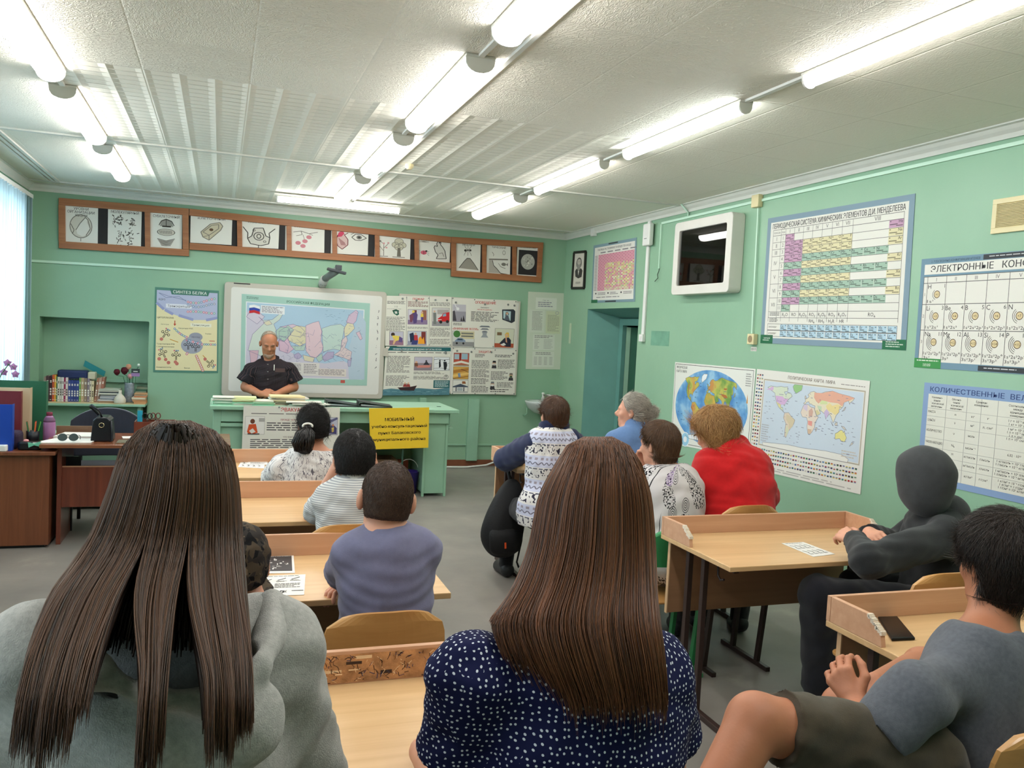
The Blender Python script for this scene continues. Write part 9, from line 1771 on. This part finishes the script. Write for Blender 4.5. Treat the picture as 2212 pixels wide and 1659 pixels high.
# ------------------------------------------------------------------ hooded person at the end of the desk
c = PP(1990, 1032, 2.82); N_ = PP(2022, 1108, 2.84); sl, sr = PP(2046, 1160, 2.66), PP(2004, 1130, 3.02); H = PP(2016, 1330, 2.82); H[2] = 0.57; A = axes((-0.16, 1, -0.12))
el_l, wl = PP(1876, 1212, 2.62), PP(1846, 1168, 2.86); el_r, wr_ = PP(1930, 1180, 3.1), PP(1878, 1152, 3.0)
B = Body(); head(B, c, A, 0.98); B.cap(N_ - UP * 0.02, c - A[2] * 0.05, 0.058, 0.056); T_ = torso(B, H, N_, sl, sr, 0, 1.0, None); limb(B, [sl, el_l, wl], [0.055, 0.046, 0.03]); limb(B, [sr, el_r, wr_], [0.055, 0.046, 0.03]); hand(B, wl, (0.0, 1, 0.2), (-0.6, 0, 0.8), (0.6, 0, 0.8), 1.0, 0.9); hand(B, wr_, (-0.45, -1, 0.1), (-0.5, 0, 0.9), (-0.8, 0.3, 0.3), 1.0, 0.8)
kl, kr = PP(1772, 1288, 2.92), PP(1850, 1268, 3.25); al, ar = PP(1775, 1482, 3.0), kr + (-0.06, 0.0, 0)
al[2] = 0.1; ar[2] = 0.1; hp = [H + (0, -0.1, 0), H + (0, 0.1, 0)]
limb(B, [hp[0], kl, al], [0.085, 0.06, 0.042]); limb(B, [hp[1], kr, ar], [0.085, 0.06, 0.042])
p = person('person in a black hooded sweatshirt with clasped hands facing away to the window', B, 0.005, SK2, floor_of(H))
HD = cloth('black_sweatshirt', (34, 36, 38), 0.15, 30, 0.3, 400); HD2 = cloth('charcoal_hood', (56, 58, 60), 0.12, 30, 0.3, 400)
B = Body(); torso(B, H, N_, sl, sr, 0.036, 1.02, 0.02, 0.14); limb(B, [sl, el_l, wl], [0.064, 0.054, 0.038], 0.016, 0.03, 1); limb(B, [sr, el_r, wr_], [0.064, 0.054, 0.038], 0.016, 0.03, 1); garment('sweatshirt', B, 0.0065, HD, p, (0.008, 11, 21))
B = Body(); B.ell(c - A[1] * 0.02 + A[2] * 0.018, (0.104, 0.136, 0.125), A, 0.03, [(c + A[1] * 0.108, A[1] * 0.95 - A[2] * 0.1)]); B.ell(c - A[2] * 0.075 - A[1] * 0.02, (0.09, 0.1, 0.1), A, 0.06, [(c + A[1] * 0.1, A[1])]); B.cap(N_ + (0.03, -0.05, 0.015), N_ + (0.03, 0.06, 0.02), 0.075, None, 0.05); B.ell(c + A[1] * 0.1 - A[2] * 0.0, (0.07, 0.07, 0.1), A, 0.02, None, True); garment('hood', B, 0.0055, HD2, p, (0.004, 7, 22))
B = Body(); B.ell(H, (0.17, 0.14, 0.13), T_, 0.03, [(H + UP * 0.06, UP)]); limb(B, [hp[0], kl, al], [0.1, 0.078, 0.066], 0.012, 0.03); limb(B, [hp[1], kr, ar], [0.1, 0.078, 0.066], 0.012, 0.03); garment('trousers', B, 0.008, cloth('black_cotton', (24, 25, 32)), p, (0.007, 13, 23))
B = Body()
for q, d in ((al, (-1, -0.15)), (ar, (-1, 0.2))): d = unit((*d, 0)); t = np.array((q[0], q[1], 0)); B.cap(t + UP * 0.05 + d * -0.02, t + UP * 0.045 + d * 0.16, 0.05, 0.042, 0.02, [(t + UP * 0.004, -UP)])
garment('sneakers', B, 0.006, SHOE, p, None)
b = MB(); t = np.array((al[0], al[1], 0)); b.tube([t + (-0.17, -0.05, 0.07), t + (-0.1, -0.062, 0.06), t + (-0.06, -0.062, 0.085), t + (-0.0, -0.05, 0.1)], 0.003, 6); b.build('sneaker_stripe', mat('pale_stripe', (160, 160, 156), 0.5), p)
# ------------------------------------------------------------------ boy in a grey tee at the right
c = PP(2158, 1222, 1.6); A = axes((0.1, 0.98, -0.12), -0.03); N_ = PP(2128, 1378, 1.54); sl, sr = PP(1978, 1502, 1.44), PP(2230, 1430, 1.62); H = PP(2080, 1720, 1.5); H[2] = 0.54
el_l, wl = PP(1846, 1644, 1.45), PP(1852, 1525, 1.6); el_r, wr_ = PP(1990, 1435, 1.85), PP(1892, 1478, 1.7)
B = Body(); head(B, c, A, 1.0); B.cap(N_ - UP * 0.03, c - A[2] * 0.05 - A[1] * 0.005, 0.062, 0.06); T_ = torso(B, H, N_, sl, sr, 0.01, 1.08, None); limb(B, [sl, el_l, wl], [0.055, 0.046, 0.03]); limb(B, [sr, el_r, wr_], [0.055, 0.046, 0.03]); hand(B, wl, (-0.1, 0.5, 0.5), (-0.8, 0, 0.5), (0.5, 0.3, 0.8), 1.0, 0.9); hand(B, wr_, (-0.7, -0.6, -0.4), (-0.5, 0.2, 0.8), (-0.5, -0.5, 0.6), 1.0, 0.7)
kl, kr = PP(1632, 1560, 1.5), PP(1822, 1528, 1.95); al, ar = PP(1500, 1800, 1.4), PP(1760, 1760, 2.1); hp = [PP(1985, 1640, 1.46), PP(2060, 1620, 1.75)]
limb(B, [hp[0], kl], [0.085, 0.062]); limb(B, [kl, al], [0.062, 0.045]); limb(B, [hp[1], kr, ar], [0.085, 0.062, 0.045])
for q in (al, ar): B.cap((q[0], q[1], max(0.05, q[2])), (q[0] - 0.14, q[1] + 0.06, 0.04), 0.04, 0.032)
p = person('dark haired boy in a grey tee and olive shorts at the lower right', B, 0.0045, SK3, floor_of(H))
TG = cloth('grey_melange', (84, 88, 96), 0.16, 90, 0.25, 500); B = Body(); torso(B, H, N_, sl, sr, 0.022, 1.08, 0.008, 0.16); limb(B, [sl, el_l * 0.62 + sl * 0.38], [0.056, 0.056], 0.014, 0.03, 1); limb(B, [sr, el_r * 0.6 + sr * 0.4], [0.056, 0.056], 0.014, 0.03, 1); garment('tshirt', B, 0.006, TG, p, (0.008, 12, 31))
B = Body(); B.ell(H, (0.19, 0.16, 0.13), T_, 0.03); B.cap(hp[0], kl * 0.86 + hp[0] * 0.14, 0.105, 0.086, 0.03, [(kl * 0.86 + hp[0] * 0.14, kl - hp[0])]); B.cap(hp[1], kr * 0.8 + hp[1] * 0.2, 0.1, 0.085, 0.03, [(kr * 0.8 + hp[1] * 0.2, kr - hp[1])]); garment('shorts', B, 0.006, cloth('olive_cotton', (66, 58, 44), 0.12, 40), p, (0.007, 12, 33))
combed(p, c, A, 1.0, 0.02, hairm('hair_very_dark', (20, 15, 13), (52, 38, 30)), 9000, 0.055, 0.0008, p, flow=lambda q: whorl(c, A)(q) * 1.0 - A[2] * 0.3, mess=0.22, back=-0.08, hug=7, lift=0.006, bulk=(0.006, 0.01, 0.012), front=(0.04, 0.04))
# ------------------------------------------------------------------ the two long haired sitters in the foreground
def curtain(name, m, rows, yc, R0, n, w, seed, parent, clumps=None, k=16, depth=0.03, wave=0.006, tips=None, tilt=0.0):
 """long straight hair falling round the back of a head. rows: (pixel y, left x, right x, distance in y of the surface behind the head, half thickness)"""
 r = np.random.RandomState(seed); phi = r.uniform(-1.75, 1.75, n); lay = r.rand(n); ry = np.array([q[0] for q in rows], float)
 end = np.array([tips(f) for f in np.sin(np.clip(phi, -PI / 2, PI / 2))]) + r.normal(size=n) * np.where(phi < -0.3, 40, 26); st = rows[0][0] + np.abs(r.normal(size=n)) * 26
 P = np.zeros((n, k, 3)); cl = clumps(np.sin(np.clip(phi, -PI / 2, PI / 2))) if clumps else np.sin(np.clip(phi, -PI / 2, PI / 2)); ph = r.uniform(0, 6.28, n); am = r.uniform(0.3, 1, n)
 for i in range(k):
  f = i / (k - 1); yy = st + (end - st) * f; L = np.interp(yy, ry, [q[1] for q in rows]); Rr = np.interp(yy, ry, [q[2] for q in rows]); yb = np.interp(yy, ry, [q[3] for q in rows]); th = np.interp(yy, ry, [q[4] for q in rows])
  s = np.sin(np.clip(phi, -PI / 2, PI / 2)); g = np.clip((yy - rows[4][0]) / 280.0, 0, 1); s = s * (1 - g) + cl * g
  x = (L + Rr) / 2 + (Rr - L) / 2 * s * (1 - 0.05 * lay); co = np.cos(phi)
  d = yb + th * (1 - co) + depth * lay - s * (Rr - L) / 2 * 0.00075 * tilt
  xx = x + wave * 900 * am * np.sin(f * 5 + ph) * f
  for j in range(n): P[j, i] = ony(xx[j], yy[j], d[j])
 for _ in range(2): P[:, 1:-1] = 0.25 * P[:, :-2] + 0.5 * P[:, 1:-1] + 0.25 * P[:, 2:]
 W = w * np.interp(np.linspace(0, 1, k), [0, 0.1, 0.8, 1], [0.7, 1, 0.9, 0.25])[None, :] * r.uniform(0.6, 1.4, (n, 1))
 return ribbons(name, P, W, m, parent)
# girl in the grey hoodie
Y = 1.3; c = PP(374, 1096, 1.34); A = axes((0.02, 1, -0.06)); N_ = PP(366, 1300, 1.31); sl, sr = PP(92, 1418, 1.3), PP(578, 1412, 1.3); H = PP(340, 1840, 1.26); H[2] = 0.58
el_l, el_r = PP(30, 1690, 1.4), PP(628, 1660, 1.42); wl, wr_ = np.array((-0.25, 1.62, 0.83)), np.array((0.13, 1.64, 0.83))
B = Body(); head(B, c, A, 0.95, False); B.cap(N_ - UP * 0.04, c - A[2] * 0.05, 0.052, 0.05); T_ = torso(B, H, N_, sl, sr, 0, 1.0, None); limb(B, [sl, el_l, wl], [0.05, 0.042, 0.026]); limb(B, [sr, el_r, wr_], [0.05, 0.042, 0.026]); hand(B, wl, (0.6, 0.8, 0), UP, (1, 0, 0), 0.9); hand(B, wr_, (-0.6, 0.8, 0), UP, (-1, 0, 0), 0.9); legs(B, H - UP * 0.04, T_)
p = person('girl with very long straight brown hair in a grey hoodie, foreground left', B, 0.006, SK2, floor_of(H))
HG = cloth('grey_melange_fleece', (168, 168, 164), 0.14, 120, 0.35, 420); B = Body(); torso(B, H, N_, sl, sr, 0.022, 0.98, 0.0, 0.14); limb(B, [sl, el_l, wl], [0.06, 0.064, 0.045], 0.018, 0.04, 1); limb(B, [sr, el_r, wr_], [0.06, 0.064, 0.045], 0.018, 0.04, 1); garment('hoodie', B, 0.006, HG, p, (0.01, 10, 41))
B = Body(); B.ell(PP(368, 1570, 1.15), (0.15, 0.065, 0.085), None, 0.03)
B.chain([PP(590, 1300, 1.31), PP(578, 1370, 1.235), PP(552, 1440, 1.15), PP(460, 1520, 1.09), PP(330, 1510, 1.085), PP(215, 1450, 1.12), PP(165, 1370, 1.21), PP(150, 1310, 1.31)], [0.02, 0.02, 0.018, 0.014, 0.014, 0.016, 0.018, 0.02], 0.02); B.ell(PP(372, 1430, 1.17), (0.105, 0.06, 0.066), None, 0.015, None, True); garment('hood', B, 0.0055, HG, p, (0.006, 12, 42))
LBR = hairm('hair_long_brown', (40, 26, 18), (100, 68, 46), 0.42)
rows = [(908, 338, 410, 1.31, 0.05), (930, 296, 466, 1.265, 0.075), (970, 258, 502, 1.235, 0.1), (1050, 236, 518, 1.215, 0.12), (1180, 186, 524, 1.2, 0.1), (1280, 104, 534, 1.13, 0.06), (1400, 52, 548, 1.05, 0.05), (1520, 22, 552, 0.995, 0.045), (1660, 4, 552, 0.975, 0.045)]
def cl1(s): return np.where(s < -0.25, -0.68 + (s + 0.62) * 0.8, np.where(s < 0.3, 0.14 + (s - 0.02) * 0.38, 0.79 + (s - 0.65) * 0.58)) + 0.04 * np.sin(23 * s)
def tp1(s): return 1555 + 40 * math.sin(7 * s) if s < -0.25 else (1640 if s < 0.25 else 1600 - 90 * max(0, s - 0.7) / 0.3)
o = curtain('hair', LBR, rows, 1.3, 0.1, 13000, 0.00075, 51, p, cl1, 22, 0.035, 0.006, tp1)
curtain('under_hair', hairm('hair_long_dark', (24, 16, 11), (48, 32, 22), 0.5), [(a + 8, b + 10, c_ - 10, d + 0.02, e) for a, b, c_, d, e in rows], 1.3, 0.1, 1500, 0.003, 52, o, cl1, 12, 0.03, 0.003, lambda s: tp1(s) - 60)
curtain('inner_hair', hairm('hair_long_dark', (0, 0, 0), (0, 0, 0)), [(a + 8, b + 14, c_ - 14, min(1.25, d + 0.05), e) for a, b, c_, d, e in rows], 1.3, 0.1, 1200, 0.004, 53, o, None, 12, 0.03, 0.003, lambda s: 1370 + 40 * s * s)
skin_obj('scalp_hair', hairshell(c + FW * 0.02, A, 0.95, 0.002, -0.1, (0.02, 0.04), False), 0.007, LBR, o)
trousers(p, H - UP * 0.04, T_, cloth('dark_jeans', (40, 44, 58)))
# woman in the polka dot blouse
c = PP(1290, 1122, 1.36); A = axes((0.0, 1, -0.1)); N_ = PP(1278, 1345, 1.32); sl, sr = PP(1024, 1468, 1.3), PP(1408, 1452, 1.32); H = PP(1232, 1880, 1.24); H[2] = 0.55
el_l, el_r = PP(990, 1740, 1.38), PP(1432, 1700, 1.42); wl, wr_ = np.array((0.42, 1.62, 0.83)), np.array((0.72, 1.64, 0.83))
B = Body(); head(B, c, A, 0.97, False); B.cap(N_ - UP * 0.04, c - A[2] * 0.05, 0.052, 0.05); T_ = torso(B, H, N_, sl, sr, 0, 1.05, None); limb(B, [sl, el_l, wl], [0.056, 0.048, 0.028]); limb(B, [sr, el_r, wr_], [0.056, 0.048, 0.028]); hand(B, wl, (0.6, 0.8, 0), UP, (1, 0, 0), 0.9); hand(B, wr_, (-0.6, 0.8, 0), UP, (-1, 0, 0), 0.9); legs(B, H - UP * 0.02, T_)
p = person('woman with long auburn brown hair in a navy polka dot blouse, centre foreground', B, 0.006, SK2, floor_of(H))
B = Body(); torso(B, H, N_, sl, sr, 0.022, 1.08, 0.0, 0.14); q1_, q2_ = PP(980, 1632, 1.35), PP(1445, 1590, 1.37); B.cap(sl, q1_, 0.066, 0.064, 0.04, [(q1_, q1_ - sl)]); B.cap(sr, q2_, 0.066, 0.064, 0.04, [(q2_, q2_ - sr)])
def patp(V):
 d = V - H; a = np.arctan2(d[:, 0], -(d[:, 1] - 0.02)); return np.stack([0.17 * a, V[:, 2] + 0.35 * np.abs(d[:, 1]) * (V[:, 2] > N_[2] - 0.06), a * 0], 1)
garment('blouse', B, 0.0055, pattern('polka_dot_viscose', (20, 24, 62), dots), p, (0.007, 12, 43), patp)
rows = [(943, 1262, 1322, 1.35, 0.05), (962, 1224, 1360, 1.3, 0.075), (1000, 1200, 1386, 1.265, 0.1), (1070, 1162, 1408, 1.245, 0.12), (1180, 1144, 1416, 1.23, 0.11), (1280, 1108, 1420, 1.205, 0.08), (1340, 1062, 1426, 1.175, 0.06), (1420, 1092, 1440, 1.15, 0.05), (1520, 1150, 1446, 1.135, 0.045)]
def cl2(s): return s + 0.05 * np.sin(9 * s + 1)
def tp2(s): return 1355 + 70 * (s + 1) / 0.35 if s < -0.65 else (1430 + 60 * (s + 0.65) / 0.35 if s < -0.3 else 1500 - 25 * max(0, s - 0.6))
o = curtain('hair', AUH, rows, 1.3, 0.1, 13000, 0.0008, 61, p, cl2, 20, 0.035, 0.004, tp2, 0.42)
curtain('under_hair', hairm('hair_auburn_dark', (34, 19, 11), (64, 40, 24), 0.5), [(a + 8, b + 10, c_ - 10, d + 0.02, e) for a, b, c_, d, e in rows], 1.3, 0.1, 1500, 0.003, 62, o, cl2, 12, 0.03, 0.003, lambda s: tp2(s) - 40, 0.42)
skin_obj('scalp_hair', hairshell(c + FW * 0.02, A, 0.97, 0.002, -0.1, (0.02, 0.04), False), 0.007, AUH, o)
trousers(p, H - UP * 0.02, T_, cloth('dark_skirt', (50, 48, 56)))
